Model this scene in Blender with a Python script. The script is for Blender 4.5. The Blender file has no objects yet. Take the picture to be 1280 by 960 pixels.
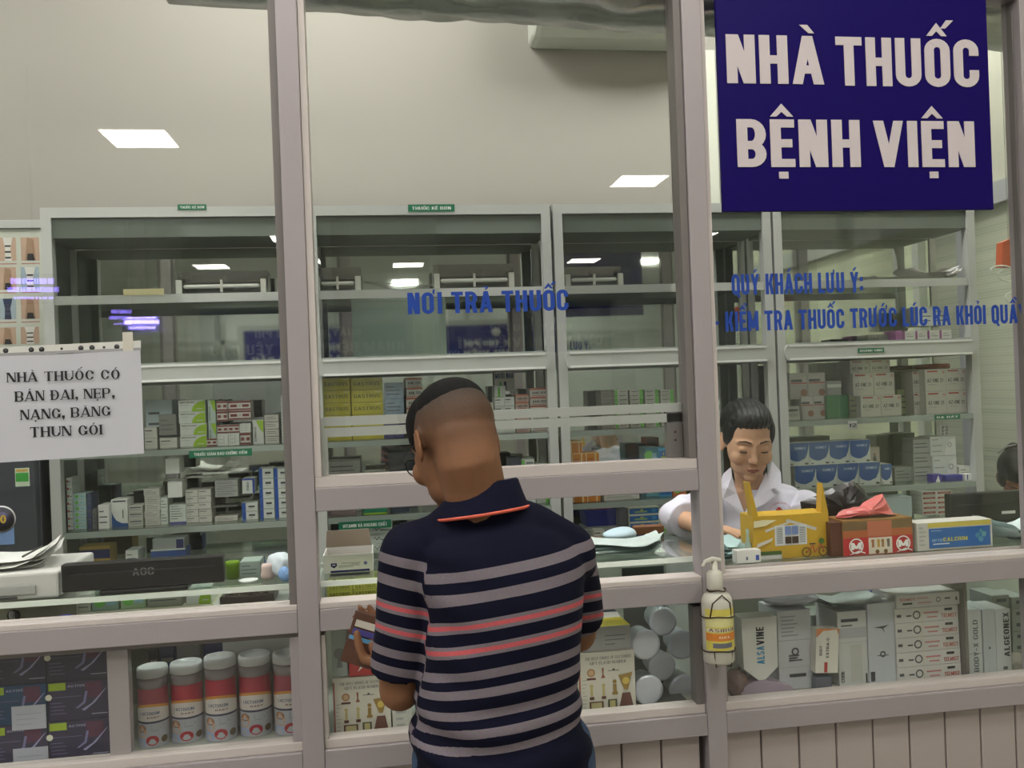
import bpy, bmesh, math, random, unicodedata
import numpy as np
from mathutils import Vector, Matrix, Euler

S = bpy.context.scene
COL = S.collection
# ------------------------------------------------------------------ camera
FPX, YAW, ROLL, PY0 = 1100.0, math.radians(8.35), math.radians(2.15), 486.0
CAM = np.array([0.0, -2.15, 1.60])
cd = bpy.data.cameras.new('camera'); cam = bpy.data.objects.new('camera', cd); COL.objects.link(cam)
cd.sensor_width = 36.0; cd.lens = 36.0 * FPX / 1280.0; cd.clip_start = 0.05; cd.clip_end = 100
cd.shift_y = (PY0 - 480.0) / 1280.0
cam.matrix_world = (Matrix.Translation(Vector(CAM)) @ Matrix.Rotation(-YAW, 4, 'Z') @ Matrix.Rotation(math.pi/2, 4, 'X') @ Matrix.Rotation(-ROLL, 4, 'Z'))
S.camera = cam
# ------------------------------------------------------------------ world, exposure
w = bpy.data.worlds.new('world'); S.world = w; w.use_nodes = True
w.node_tree.nodes['Background'].inputs[0].default_value = (0.8, 0.85, 0.9, 1)
w.node_tree.nodes['Background'].inputs[1].default_value = 0.25
S.view_settings.view_transform = 'Standard'; S.view_settings.look = 'None'
S.view_settings.exposure = 0.55; S.view_settings.gamma = 1.0
S.view_settings.use_curve_mapping = False
S.cycles.use_denoising = True
S.cycles.transparent_max_bounces = 24
S.cycles.max_bounces = 10; S.cycles.glossy_bounces = 6; S.cycles.diffuse_bounces = 4
S.cycles.caustics_reflective = False; S.cycles.caustics_refractive = False
S.cycles.sample_clamp_indirect = 4.0
HALL_EMIT, SHOP_EMIT = 16.0, 19.0

# ------------------------------------------------------------------ photo survey: pixel -> point on the vertical plane y = Y
_fw = np.array([math.sin(YAW), math.cos(YAW), 0]); _rt = np.array([math.cos(YAW), -math.sin(YAW), 0]); _up = np.array([0, 0, 1.0])
def at(px, py, Y):
    x = px - 640.0; y = PY0 - py
    c, s = math.cos(ROLL), math.sin(ROLL)
    X = x*c + y*s; Z = -x*s + y*c
    d = (_rt*X + _up*Z)/FPX + _fw
    return CAM + d*((Y - CAM[1])/d[1])
def V3(px, py, Y): return Vector(at(px, py, Y))

# ------------------------------------------------------------------ materials
def lin(c):
    return tuple(((v/255.0)/12.92 if v/255.0 <= 0.04045 else ((v/255.0+0.055)/1.055)**2.4) for v in c) + (1.0,)
_M = {}
def mat(c, rough=0.5, metal=0.0, var=0.06, scale=9.0, bump=0.0, spec=0.5, trans=0.0, bscale=60.0, sheen=0):
    key = (tuple(c), rough, metal, var, scale, bump, spec, trans, bscale, sheen)
    if key in _M: return _M[key]
    m = bpy.data.materials.new('paint_%d_%d_%d' % tuple(c)); m.use_nodes = True
    nt = m.node_tree; b = nt.nodes['Principled BSDF']; L = nt.links
    b.inputs['Roughness'].default_value = rough; b.inputs['Metallic'].default_value = metal
    b.inputs['Specular IOR Level'].default_value = spec
    if sheen: b.inputs['Sheen Weight'].default_value = sheen
    base = lin(c)
    tc = nt.nodes.new('ShaderNodeTexCoord')
    n = nt.nodes.new('ShaderNodeTexNoise'); n.inputs['Scale'].default_value = scale; n.inputs['Detail'].default_value = 3
    L.new(tc.outputs['Object'], n.inputs['Vector'])
    r = nt.nodes.new('ShaderNodeMix'); r.data_type = 'RGBA'
    r.inputs[6].default_value = tuple(v*(1-var) for v in base[:3]) + (1,)
    r.inputs[7].default_value = tuple(min(1, v*(1+var)) for v in base[:3]) + (1,)
    L.new(n.outputs['Fac'], r.inputs[0]); L.new(r.outputs[2], b.inputs['Base Color'])
    if bump:
        n2 = nt.nodes.new('ShaderNodeTexNoise'); n2.inputs['Scale'].default_value = bscale; n2.inputs['Detail'].default_value = 4
        bp = nt.nodes.new('ShaderNodeBump'); bp.inputs['Strength'].default_value = bump; bp.inputs['Distance'].default_value = 0.01
        L.new(tc.outputs['Object'], n2.inputs['Vector']); L.new(n2.outputs['Fac'], bp.inputs['Height']); L.new(bp.outputs['Normal'], b.inputs['Normal'])
    if trans:
        b.inputs['Alpha'].default_value = 1 - trans
    _M[key] = m
    return m
def glass_mat(name, tint=(0.985, 0.992, 0.985), gloss=1.0):
    m = bpy.data.materials.new(name); m.use_nodes = True; nt = m.node_tree; L = nt.links
    for n in list(nt.nodes):
        if n.type != 'OUTPUT_MATERIAL': nt.nodes.remove(n)
    out = [n for n in nt.nodes if n.type == 'OUTPUT_MATERIAL'][0]
    t = nt.nodes.new('ShaderNodeBsdfTransparent'); t.inputs[0].default_value = tint + (1,)
    g = nt.nodes.new('ShaderNodeBsdfGlossy'); g.inputs['Roughness'].default_value = 0.01; g.inputs[0].default_value = (gloss, gloss, gloss, 1)
    lw = nt.nodes.new('ShaderNodeLayerWeight'); lw.inputs[0].default_value = 0.5
    p = nt.nodes.new('ShaderNodeMath'); p.operation = 'POWER'; p.inputs[1].default_value = 5
    ma = nt.nodes.new('ShaderNodeMath'); ma.operation = 'MULTIPLY_ADD'; ma.inputs[1].default_value = 0.9; ma.inputs[2].default_value = 0.035
    L.new(lw.outputs['Facing'], p.inputs[0]); L.new(p.outputs[0], ma.inputs[0])
    mx = nt.nodes.new('ShaderNodeMixShader'); L.new(ma.outputs[0], mx.inputs[0]); L.new(t.outputs[0], mx.inputs[1]); L.new(g.outputs[0], mx.inputs[2])
    L.new(mx.outputs[0], out.inputs['Surface'])
    return m
def emit_mat(name, c, st):
    m = bpy.data.materials.new(name); m.use_nodes = True; nt = m.node_tree
    b = nt.nodes['Principled BSDF']; b.inputs['Base Color'].default_value = lin(c)
    b.inputs['Emission Color'].default_value = lin(c); b.inputs['Emission Strength'].default_value = st
    return m
GLASS = glass_mat('window_glass')
SHELF_GLASS = glass_mat('shelf_glass', (0.93, 0.975, 0.95))
PLASTIC_CLEAR = glass_mat('clear_plastic', (0.9, 0.92, 0.95), 0.9)
MIRROR = mat((200, 206, 198), 0.03, 1.0, 0.02, 1.2)
ALU = mat((168, 159, 162), 0.42, 0.15, 0.04, 3.0, 0.05, 0.5, 0, 220)
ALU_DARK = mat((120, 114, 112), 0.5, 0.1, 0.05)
ALU_IN = mat((190, 192, 188), 0.4, 0.15, 0.04)
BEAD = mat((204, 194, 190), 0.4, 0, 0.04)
WHITE = mat((225, 225, 222), 0.5)
BLACK = mat((16, 16, 18), 0.45)
GREEN = mat((20, 110, 78), 0.4)
SKIN = mat((150, 98, 70), 0.5, 0, 0.08, 25, 0.03)

# ------------------------------------------------------------------ objects
def link(o, parent=None):
    COL.objects.link(o)
    if parent is not None: o.parent = parent
    return o
LABELS = {}
def tag(o, label=None, cat=None, group=None, kind=None):
    if label:
        if label in LABELS and not group:
            print('DUP LABEL', label)
        LABELS[label] = 1
        o['label'] = label
    if cat: o['category'] = cat
    if group: o['group'] = group
    if kind: o['kind'] = kind
    return o
def empty(name, loc, label=None, cat=None, group=None, kind=None, rz=0.0):
    o = bpy.data.objects.new(name, None); o.location = Vector(loc); o.rotation_euler = (0, 0, rz); o.empty_display_size = 0.05
    link(o); return tag(o, label, cat, group, kind)

class MB:
    """collects geometry; build() links it as one mesh object"""
    def __init__(s): s.v = []; s.f = []; s.m = []; s.mats = []; s.sm = []
    def mi(s, m):
        if m not in s.mats: s.mats.append(m)
        return s.mats.index(m)
    def add(s, vs, fs, m, smooth=False):
        n = len(s.v); s.v += [tuple(p) for p in vs]; k = s.mi(m)
        for f in fs: s.f.append([i+n for i in f]); s.m.append(k); s.sm.append(smooth)
        return s
    def box(s, x0, x1, y0, y1, z0, z1, m, bev=0.0):
        if bev <= 0:
            return s.add([(x0,y0,z0),(x1,y0,z0),(x1,y1,z0),(x0,y1,z0),(x0,y0,z1),(x1,y0,z1),(x1,y1,z1),(x0,y1,z1)],
                  [(0,3,2,1),(4,5,6,7),(0,1,5,4),(1,2,6,5),(2,3,7,6),(3,0,4,7)], m)
        bm = bmesh.new(); bmesh.ops.create_cube(bm, size=1.0)
        for v in bm.verts: v.co = Vector(((x0+x1)/2+v.co.x*(x1-x0), (y0+y1)/2+v.co.y*(y1-y0), (z0+z1)/2+v.co.z*(z1-z0)))
        bmesh.ops.bevel(bm, geom=list(bm.edges), offset=bev, segments=2, affect='EDGES', profile=0.5)
        bm.verts.index_update()
        s.add([v.co[:] for v in bm.verts], [[v.index for v in f.verts] for f in bm.faces], m); bm.free(); return s
    def quad(s, a, b, c, d, m): return s.add([a, b, c, d], [(0, 1, 2, 3)], m)
    def fr(s, x0, x1, z0, z1, y, m):      # flat rectangle facing -y
        return s.add([(x0,y,z0),(x1,y,z0),(x1,y,z1),(x0,y,z1)], [(0,1,2,3)], m)
    def poly(s, pts, y, m):               # flat polygon facing -y from (x,z) list
        return s.add([(p[0], y, p[1]) for p in pts], [tuple(range(len(pts)))], m)
    def prism(s, pts, y0, y1, m):         # (x,z) outline (ccw seen from -y) extruded in y
        n = len(pts)
        vs = [(p[0], y0, p[1]) for p in pts] + [(p[0], y1, p[1]) for p in pts]
        fs = [tuple(range(n)), tuple(range(2*n-1, n-1, -1))] + [((i+1) % n, i, i+n, (i+1) % n+n) for i in range(n)]
        return s.add(vs, fs, m)
    def lathe(s, prof, m, c=(0,0,0), n=24, axis='z', smooth=True, ms=None):
        vs = []; fs = []
        for r, h in prof:
            for i in range(n):
                a = 2*math.pi*i/n; p = (r*math.cos(a), r*math.sin(a), h)
                if axis == 'y': p = (p[0], h, -p[1])
                if axis == 'x': p = (h, p[0], p[1])
                vs.append((p[0]+c[0], p[1]+c[1], p[2]+c[2]))
        k = len(prof)
        for j in range(k-1):
            for i in range(n): fs.append((j*n+i, j*n+(i+1) % n, (j+1)*n+(i+1) % n, (j+1)*n+i))
        if prof[0][0] > 1e-6: fs.append(tuple(range(n-1, -1, -1)))
        if prof[-1][0] > 1e-6: fs.append(tuple((k-1)*n+i for i in range(n)))
        s.add(vs, fs, m, smooth)
        if ms:
            base = len(s.m)-len(fs)
            for j, mm in ms.items():
                for i in range(n): s.m[base+j*n+i] = s.mi(mm)
        return s
    def limb(s, pts, rad, m, n=12, smooth=True, cap=True):
        """tapered tube with rounded ends through 3-D points; rad: number or (rx, ry) per point"""
        P = [Vector(p) for p in pts]; R = [(r, r) if not isinstance(r, (tuple, list)) else r for r in rad]
        if cap:
            d0 = (P[0]-P[1]).normalized(); d1 = (P[-1]-P[-2]).normalized()
            P2 = []; R2 = []
            for t in (0.98, 0.7, 0.38): 
                P2.append(P[0]+d0*R[0][0]*t); q = math.sqrt(max(0.0, 1-t*t)); R2.append((R[0][0]*q, R[0][1]*q))
            P2 += P; R2 += R
            for t in (0.38, 0.7, 0.98):
                P2.append(P[-1]+d1*R[-1][0]*t); q = math.sqrt(max(0.0, 1-t*t)); R2.append((R[-1][0]*q, R[-1][1]*q))
            P, R = P2, R2
        vs = []; fs = []; t = (P[1]-P[0]).normalized()
        u = t.orthogonal().normalized()
        if abs(t.z) > 0.5: u = (Vector((1,0,0)) - t*t.x).normalized()
        for k in range(len(P)):
            tt = (P[min(k+1, len(P)-1)] - P[max(k-1, 0)]).normalized()
            u = (u - tt*u.dot(tt)).normalized(); w_ = tt.cross(u)
            for i in range(n):
                a = 2*math.pi*i/n; vs.append(P[k] + u*math.cos(a)*R[k][0] + w_*math.sin(a)*R[k][1])
        for k in range(len(P)-1):
            for i in range(n): fs.append((k*n+i, k*n+(i+1) % n, (k+1)*n+(i+1) % n, (k+1)*n+i))
        fs.append(tuple(range(n-1, -1, -1))); fs.append(tuple((len(P)-1)*n+i for i in range(n)))
        return s.add(vs, fs, m, smooth)
    def ell(s, c, r, m, R=None, nu=20, nv=12, smooth=True):
        vs = []; fs = []; c = Vector(c); M = R if R is not None else Matrix.Identity(3)
        for j in range(1, nv):
            th = math.pi*j/nv
            for i in range(nu):
                a = 2*math.pi*i/nu
                vs.append(c + M @ Vector((r[0]*math.sin(th)*math.cos(a), r[1]*math.sin(th)*math.sin(a), r[2]*math.cos(th))))
        vs.append(c + M @ Vector((0, 0, r[2]))); vs.append(c + M @ Vector((0, 0, -r[2])))
        t, b = len(vs)-2, len(vs)-1
        for j in range(nv-2):
            for i in range(nu): fs.append((j*nu+i, (j+1)*nu+i, (j+1)*nu+(i+1) % nu, j*nu+(i+1) % nu))
        for i in range(nu): fs.append((t, i, (i+1) % nu)); fs.append((b, (nv-2)*nu+(i+1) % nu, (nv-2)*nu+i))
        return s.add(vs, fs, m, smooth)
    def loft(s, rings, m, n=28, smooth=True):
        """rings: (centre, rx, ry, yaw, power) stacked sections in z"""
        vs = []; fs = []
        for c, rx, ry, yw, pw in rings:
            for i in range(n):
                a = 2*math.pi*i/n; ca, sa = math.cos(a), math.sin(a)
                x = rx*math.copysign(abs(ca)**pw, ca); y = ry*math.copysign(abs(sa)**pw, sa)
                vs.append((c[0]+x*math.cos(yw)-y*math.sin(yw), c[1]+x*math.sin(yw)+y*math.cos(yw), c[2]))
        for k in range(len(rings)-1):
            for i in range(n): fs.append((k*n+i, k*n+(i+1) % n, (k+1)*n+(i+1) % n, (k+1)*n+i))
        fs.append(tuple(range(n-1, -1, -1))); fs.append(tuple((len(rings)-1)*n+i for i in range(n)))
        return s.add(vs, fs, m, smooth)
    def mesh(s, name, org=(0,0,0)):
        me = bpy.data.meshes.new(name); o = Vector(org)
        me.from_pydata([tuple(Vector(p)-o) for p in s.v], [], s.f)
        for m in s.mats: me.materials.append(m)
        me.polygons.foreach_set('material_index', s.m); me.polygons.foreach_set('use_smooth', s.sm); me.update()
        return me
    def build(s, name, parent=None, org=None, label=None, cat=None, group=None, kind=None):
        """org: world point of the object's origin (default: parent's location, or lowest centre of the mesh)"""
        if org is None:
            if parent is not None:
                org = Vector((0,0,0)); q = parent
                while q is not None: org += q.location; q = q.parent
            else:
                a = np.array([tuple(p) for p in s.v]); lo, hi = a.min(0), a.max(0); org = Vector(((lo[0]+hi[0])/2, (lo[1]+hi[1])/2, lo[2]))
        o = bpy.data.objects.new(name, s.mesh(name, org))
        if parent is None: o.location = Vector(org)
        else:
            q = parent; tot = Vector((0,0,0))
            while q is not None: tot += q.location; q = q.parent
            o.location = Vector(org) - tot
        link(o, parent); return tag(o, label, cat, group, kind)
def remesh(mb, voxel, smooth=4, mats=None):
    """unite overlapping closed shapes into one continuous skin"""
    me = mb.mesh('tmp'); o = bpy.data.objects.new('tmp', me); COL.objects.link(o)
    r = o.modifiers.new('r', 'REMESH'); r.mode = 'VOXEL'; r.voxel_size = voxel; r.use_smooth_shade = True
    if smooth:
        sm = o.modifiers.new('s', 'SMOOTH'); sm.factor = 0.5; sm.iterations = smooth
    dg = bpy.context.evaluated_depsgraph_get(); ev = o.evaluated_get(dg)
    out = bpy.data.meshes.new_from_object(ev, depsgraph=dg)
    bpy.data.objects.remove(o); bpy.data.meshes.remove(me)
    out.materials.clear()
    for m in (mats or []): out.materials.append(m)
    out.polygons.foreach_set('material_index', [0]*len(out.polygons))
    out.polygons.foreach_set('use_smooth', [True]*len(out.polygons))
    return out
def mesh_obj(name, me, parent=None, loc=(0,0,0)):
    o = bpy.data.objects.new(name, me)
    l = Vector(loc)
    if parent is not None:
        me.transform(Matrix.Translation(-parent.location)); 
    o.location = l; link(o, parent); return o

# ------------------------------------------------------------------ lettering built from bars, diagonals and arcs
class Pen:
    def __init__(s, wv, wh, serif, w, ry): s.wv, s.wh, s.serif, s.w, s.ry = wv, wh, serif, w, ry
STY = {'heavy': Pen(0.185, 0.17, 0, 0.50, 0.24), 'sans': Pen(0.15, 0.13, 0, 0.52, 0.26), 'thin': Pen(0.10, 0.10, 0, 0.50, 0.3), 'serif': Pen(0.215, 0.075, 1, 0.82, 0.5)}
def glyph(ch, P):
    """list of polygons (x,z) for a capital of height 1, and its advance"""
    a, b, w, sf = P.wv, P.wh, P.w, P.serif
    out = []
    def Vb(x, z0=0.0, z1=1.0, ww=None, s0=1, s1=1):
        ww = a if ww is None else ww
        out.append([(x, z0), (x+ww, z0), (x+ww, z1), (x, z1)])
        if sf:
            e = 0.085
            if s0: out.append([(x-e, z0), (x+ww+e, z0), (x+ww+e, z0+b*0.8), (x-e, z0+b*0.8)])
            if s1: out.append([(x-e, z1-b*0.8), (x+ww+e, z1-b*0.8), (x+ww+e, z1), (x-e, z1)])
    def Hb(z, x0, x1, t=None):
        t = b if t is None else t; out.append([(x0, z), (x1, z), (x1, z+t), (x0, z+t)])
    def Db(x0, z0, x1, z1, ww=None, e0=0, e1=0):
        ww = a if ww is None else ww
        p = [(x0, z0), (x0+ww, z0), (x1+ww, z1), (x1, z1)]
        out.append(p if z1 > z0 else p[::-1])
        if sf:
            e = 0.085
            for (x, z, f) in ((x0, z0, e0), (x1, z1, e1)):
                if f:
                    zz = z if z < 0.5 else z-b*0.8
                    out.append([(x-e, zz), (x+ww+e, zz), (x+ww+e, zz+b*0.8), (x-e, zz+b*0.8)])
    def Ar(cx, cz, rx, rz, a0, a1, tx=None, tz=None, n=10):
        tx = a if tx is None else tx; tz = b if tz is None else tz
        for i in range(n):
            t0 = math.radians(a0+(a1-a0)*i/n); t1 = math.radians(a0+(a1-a0)*(i+1)/n)
            q = []
            for t, k in ((t0, 1), (t1, 1), (t1, 0), (t0, 0)):
                q.append((cx+(rx-(0 if k else tx))*math.cos(t), cz+(rz-(0 if k else tz))*math.sin(t)))
            out.append(q if a1 > a0 else q[::-1])
    thin = b*1.3 if sf else a*0.95
    ry = P.ry
    if ch == 'I': Vb(0); adv = a
    elif ch in 'HNM':
        if ch == 'M': w = w*1.3
        t0 = thin if (sf and ch in 'NM') else a
        t1 = a if not (sf and ch == 'N') else thin
        Vb(0, ww=t0); Vb(w-t1, ww=t1, s0=not (sf and ch == 'N'))
        if ch == 'H': Hb(0.5-b/2, 0, w)
        if ch == 'N': Db(w-a*1.15, 0, 0, 1, a*1.15)
        if ch == 'M': Db(w/2-a*0.45, 0.0 if sf else 0.12, 0.0, 1, a*0.95); Db(w/2-a*0.5, 0.0 if sf else 0.12, w-a*0.95, 1, a*0.95*(0.5 if sf else 1))
        adv = w
    elif ch in 'A':
        w = w*1.12; Db(0, 0, w/2-thin/2, 1, thin, 1); Db(w-a, 0, w/2-a/2, 1, a, 1); Hb(0.22, w*0.2, w*0.8); adv = w
    elif ch == 'V': w = w*1.1; Db(w/2-a/2, 0, 0, 1, a, 0, 1); Db(w/2-thin/2, 0, w-thin, 1, thin, 0, 1); adv = w
    elif ch == 'X': Db(w-a, 0, 0, 1, a, 1, 1); Db(0, 0, w-thin, 1, thin, 1, 1); adv = w
    elif ch == 'Y': w = w*1.08; Vb(w/2-a/2, 0, 0.5, s1=0); Db(w/2-a/2, 0.42, 0, 1, a, 0, 1); Db(w/2-a/2, 0.42, w-thin, 1, thin, 0, 1); adv = w
    elif ch == 'Z': Hb(0, 0, w); Hb(1-b, 0, w); Db(0, b*0.8, w-a, 1-b*0.8); adv = w
    elif ch == 'K': Vb(0); Db(a*0.9, 0.42, w-thin, 1, thin, 0, 1); Db(w-a, 0, a*0.9+0.03, 0.58, a, 1); adv = w
    elif ch == 'T': Vb(w/2-a/2, s1=0); Hb(1-b, 0, w); adv = w; sf and out.extend([[(0, 0.78), (b*0.7, 0.78), (b*0.7, 1), (0, 1)], [(w-b*0.7, 0.78), (w, 0.78), (w, 1), (w-b*0.7, 1)]])
    elif ch in 'LEF':
        w = w*0.84; Vb(0)
        if ch in 'LE': Hb(0, 0, w)
        if ch in 'EF': Hb(1-b, 0, w); Hb(0.5-b/2, 0, w*0.9)
        if sf:
            if ch in 'LE': out.append([(w-b, 0), (w, 0), (w, 0.25), (w-b, 0.2)])
            if ch in 'EF': out.append([(w-b, 0.8), (w, 0.75), (w, 1), (w-b, 1)]); out.append([(w*0.8, 0.38), (w*0.8+b, 0.38), (w*0.8+b, 0.62), (w*0.8, 0.62)])
        adv = w
    elif ch == 'U':
        r = min(ry, 0.35); Vb(0, r, 1, s0=0); Vb(w-(thin if sf else a), r, 1, thin if sf else a, s0=0); Ar(w/2, r, w/2, r, 180, 360); adv = w
    elif ch in 'OQCG':
        if sf: w = w*1.02
        Ar(w/2, 1-ry, w/2, ry, 15 if ch in 'CG' and sf else 0, 180)
        Ar(w/2, ry, w/2, ry, 180, 335 if ch in 'CG' and sf else 360)
        if ry < 0.5:
            Vb(0, ry, 1-ry, s0=0, s1=0)
            if ch in 'OQ': Vb(w-a, ry, 1-ry, s0=0, s1=0)
            elif ch == 'C': Vb(w-a, ry, 0.36, s0=0, s1=0); Vb(w-a, 0.66, 1-ry, s0=0, s1=0)
            else: Vb(w-a, ry, 0.5, s0=0, s1=0); Vb(w-a, 0.68, 1-ry, s0=0, s1=0); Hb(0.5-b, w*0.55, w)
        else:
            if ch in 'CG': out.append([(w*0.93, 0.66), (w*0.985, 0.66), (w*0.985, 1), (w*0.93, 0.9)])
            if ch == 'G': Vb(w-a, 0.08, 0.42, s0=0)
        if ch == 'Q': Db(w*0.75, -0.12, w*0.45, 0.2, a*0.8)
        adv = w
    elif ch in 'DPRB':
        Vb(0)
        if ch == 'D':
            r = min(0.5, ry*1.2); Hb(0, 0, w-min(r, w*0.6)); Hb(1-b, 0, w-min(r, w*0.6)); rx = min(r, w*0.6)
            Ar(w-rx, 1-r, rx, r, 0, 90); Ar(w-rx, r, rx, r, 270, 360)
            if r < 0.5: Vb(w-a, r, 1-r, s0=0, s1=0)
        else:
            h = 0.46; r = (1-h)/2+b/4; rx = min(r, w*0.5)
            Hb(1-b, 0, w-rx); Hb(h-b/2, 0, w-rx); Ar(w-rx, 1-r, rx, r, -90, 90)
            if ch == 'B': r2 = (h+b/2)/2; Hb(0, 0, w-rx); Ar(w-rx, r2, rx, r2, -90, 90)
            if ch == 'R': Db(w-a, 0, w*0.45, h, a, 1)
        adv = w
    elif ch == 'S':
        r = 0.27; rx = w/2
        Ar(w/2, 1-r, rx, r, 10, 270); Ar(w/2, r, rx, r, 90, -170); adv = w
    elif ch == '1': Vb(w*0.2); Db(0, 0.72, w*0.22, 0.92, a); adv = w*0.5
    elif ch == '2': Ar(w/2, 0.72, w/2, 0.28, 180, 0); Hb(0, 0, w); Db(0, b*0.8, w-a, 0.7); adv = w
    elif ch in '035689': Ar(w/2, 0.5, w/2, 0.5, 0, 360, n=14); adv = w
    elif ch in ',.':
        out.append([(0, 0), (a*1.2, 0), (a*1.2, a*1.2), (0, a*1.2)]); adv = a
        if ch == ',': out.append([(a*0.2, -0.17), (a*0.6, -0.17), (a*1.2, 0), (a*0.5, 0)])
    elif ch == ':': Vb(0, 0.1, 0.1+a*1.1, s0=0, s1=0); Vb(0, 0.55, 0.55+a*1.1, s0=0, s1=0); adv = a
    elif ch == '-': Hb(0.36, 0, 0.3, max(b, 0.1)); adv = 0.3
    elif ch == '\u0110': 
        o2, adv = glyph('D', P); out += o2; Hb(0.5-b/2, -0.1, w*0.5, max(b, 0.06))
    elif ch == ' ': adv = w*0.42
    else: Vb(0, 0.1, 0.6, s0=0, s1=0); adv = a
    return out, adv
def letters(txt, sty='sans', sp=0.10):
    """polygons of a whole line, its width"""
    P = STY[sty]; x = 0.0; polys = []
    for ch in unicodedata.normalize('NFC', txt):
        if ch == '\u0110': base, marks = ch, ''
        else:
            d = unicodedata.normalize('NFD', ch); base, marks = d[0].upper(), d[1:]
        g, adv = glyph(base, P)
        if sty == 'serif' : x += 0.05
        c = adv/2; up = 1.06; k = max(P.wh, 0.075); tone = 1.06
        if '\u0302' in marks: g = g+[[(c-0.2, up), (c-0.09, up), (c, up+0.1), (c, up+0.1+k)], [(c, up+0.1), (c+0.09, up), (c+0.2, up), (c, up+0.1+k)]]; tone = 1.22
        if '\u0306' in marks: g = g+[[(c-0.17, up+0.12), (c-0.09, up+0.02), (c+0.09, up+0.02), (c+0.17, up+0.12), (c+0.08, up+0.08), (c-0.08, up+0.08)]]; tone = 1.22
        cx = c+(0.17 if tone > 1.1 else 0)
        if '\u0300' in marks: g = g+[[(cx-0.13, tone+0.17), (cx+0.03, tone), (cx+0.13, tone), (cx+0.01, tone+0.17)]]
        if '\u0301' in marks: g = g+[[(cx-0.09, tone), (cx+0.01, tone), (cx+0.17, tone+0.17), (cx+0.03, tone+0.17)]]
        if '\u0309' in marks: g = g+[[(cx-0.03, tone), (cx+0.05, tone), (cx+0.05, tone+0.07), (cx-0.03, tone+0.05)], [(cx+0.01, tone+0.05), (cx+0.1, tone+0.06), (cx+0.1, tone+0.17), (cx+0.01, tone+0.12)], [(cx-0.1, tone+0.12), (cx+0.1, tone+0.12), (cx+0.1, tone+0.17), (cx-0.1, tone+0.17)]]
        if '\u0323' in marks: g = g+[[(c-0.08, -0.24), (c+0.08, -0.24), (c+0.08, -0.1), (c-0.08, -0.1)]]
        if '\u031b' in marks: g = g+[[(adv-0.05, 0.93), (adv+0.03, 0.90), (adv+0.055, 1.13), (adv-0.03, 1.13)]]
        for p in g: polys.append([(q[0]+x, q[1]) for q in p])
        x += adv + sp + (0.06 if '\u031b' in marks else 0) + (0.05 if sty == 'serif' else 0)
    return polys, max(x-sp, 0.01)
def put_text(mb, txt, x0, x1, z0, h, y, m, sty='sans', sp=0.10, slope=0.0, align=None, thick=0.0):
    """writes a line on a wall facing -y between x0 and x1, capital height h"""
    polys, wd = letters(txt, sty, sp); k = (x1-x0)/wd
    for i, p in enumerate(polys):
        q = [(x0+a*k, z0+b*h+slope*a*k) for a, b in p]; e = 1e-5*(i % 24)
        if sum(q[j][0]*q[(j+1) % len(q)][1]-q[(j+1) % len(q)][0]*q[j][1] for j in range(len(q))) < 0: q = q[::-1]
        if thick: mb.prism(q, y-thick-e*1.5, y, m)
        else: mb.poly(q, y-e*0.3, m)
def text_map(mb, txt, fn, m, sty='sans', sp=0.10):
    """writes through a mapping fn(u in 0..1, v in cap heights) -> 3-D point"""
    polys, wd = letters(txt, sty, sp)
    for p in polys: mb.add([fn(a/wd, b) for a, b in p], [tuple(range(len(p)))], m)
# ================================================================== SETTING
ZC, ZS = 4.2, 3.95            # ceilings: hall, shop
CREAM = mat((165, 161, 152), 0.75, 0, 0.03, 1.5, 0.03, 0.3, 0, 140)
HALLW = mat((226, 230, 226), 0.7, 0, 0.04, 1.0)
def struct(name, mb, **k): return mb.build(name, kind='structure', **k)
struct('floor', MB().box(-7.2, 7.2, -17.0, 4.2, -0.1, 0, mat((150, 145, 135), 0.35, 0, 0.1, 2.0)))
struct('ceiling', MB().box(-7.2, 7.2, -17.0, -0.15, ZC, ZC+0.1, mat((226, 230, 226), 0.8)))
struct('ceiling_shop', MB().box(-4.2, 3.2, 0.05, 4.2, ZS, ZS+0.1, mat((215, 215, 205), 0.8)))
struct('wall_back', MB().box(-4.2, 2.56, 1.60, 1.72, 0, ZS, CREAM))
struct('wall_left', MB().box(-4.3, -4.2, 0.1, 1.72, 0, ZS, CREAM))
struct('wall_hall', MB().box(-7.2, 7.2, -17.1, -17.0, 0, ZC, HALLW))
struct('wall_hall_left', MB().box(-7.3, -7.2, -17.0, 0.0, 0, ZC, HALLW))
struct('wall_hall_right', MB().box(7.2, 7.3, -17.0, -3.3, 0, ZC, HALLW))
struct('wall_hall_return', MB().box(3.25, 7.2, -3.4, -3.3, 0, ZC, HALLW))
struct('wall_niche', MB().box(2.5, 3.2, 3.4, 3.5, 0, ZS, CREAM))
struct('wall_above', MB().box(-7.2, 3.2, -0.05, 0.05, 3.3, ZC, CREAM))
struct('wall_hall_front', MB().box(-7.2, -2.35, -0.05, 0.05, 0, 3.3, HALLW))
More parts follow.
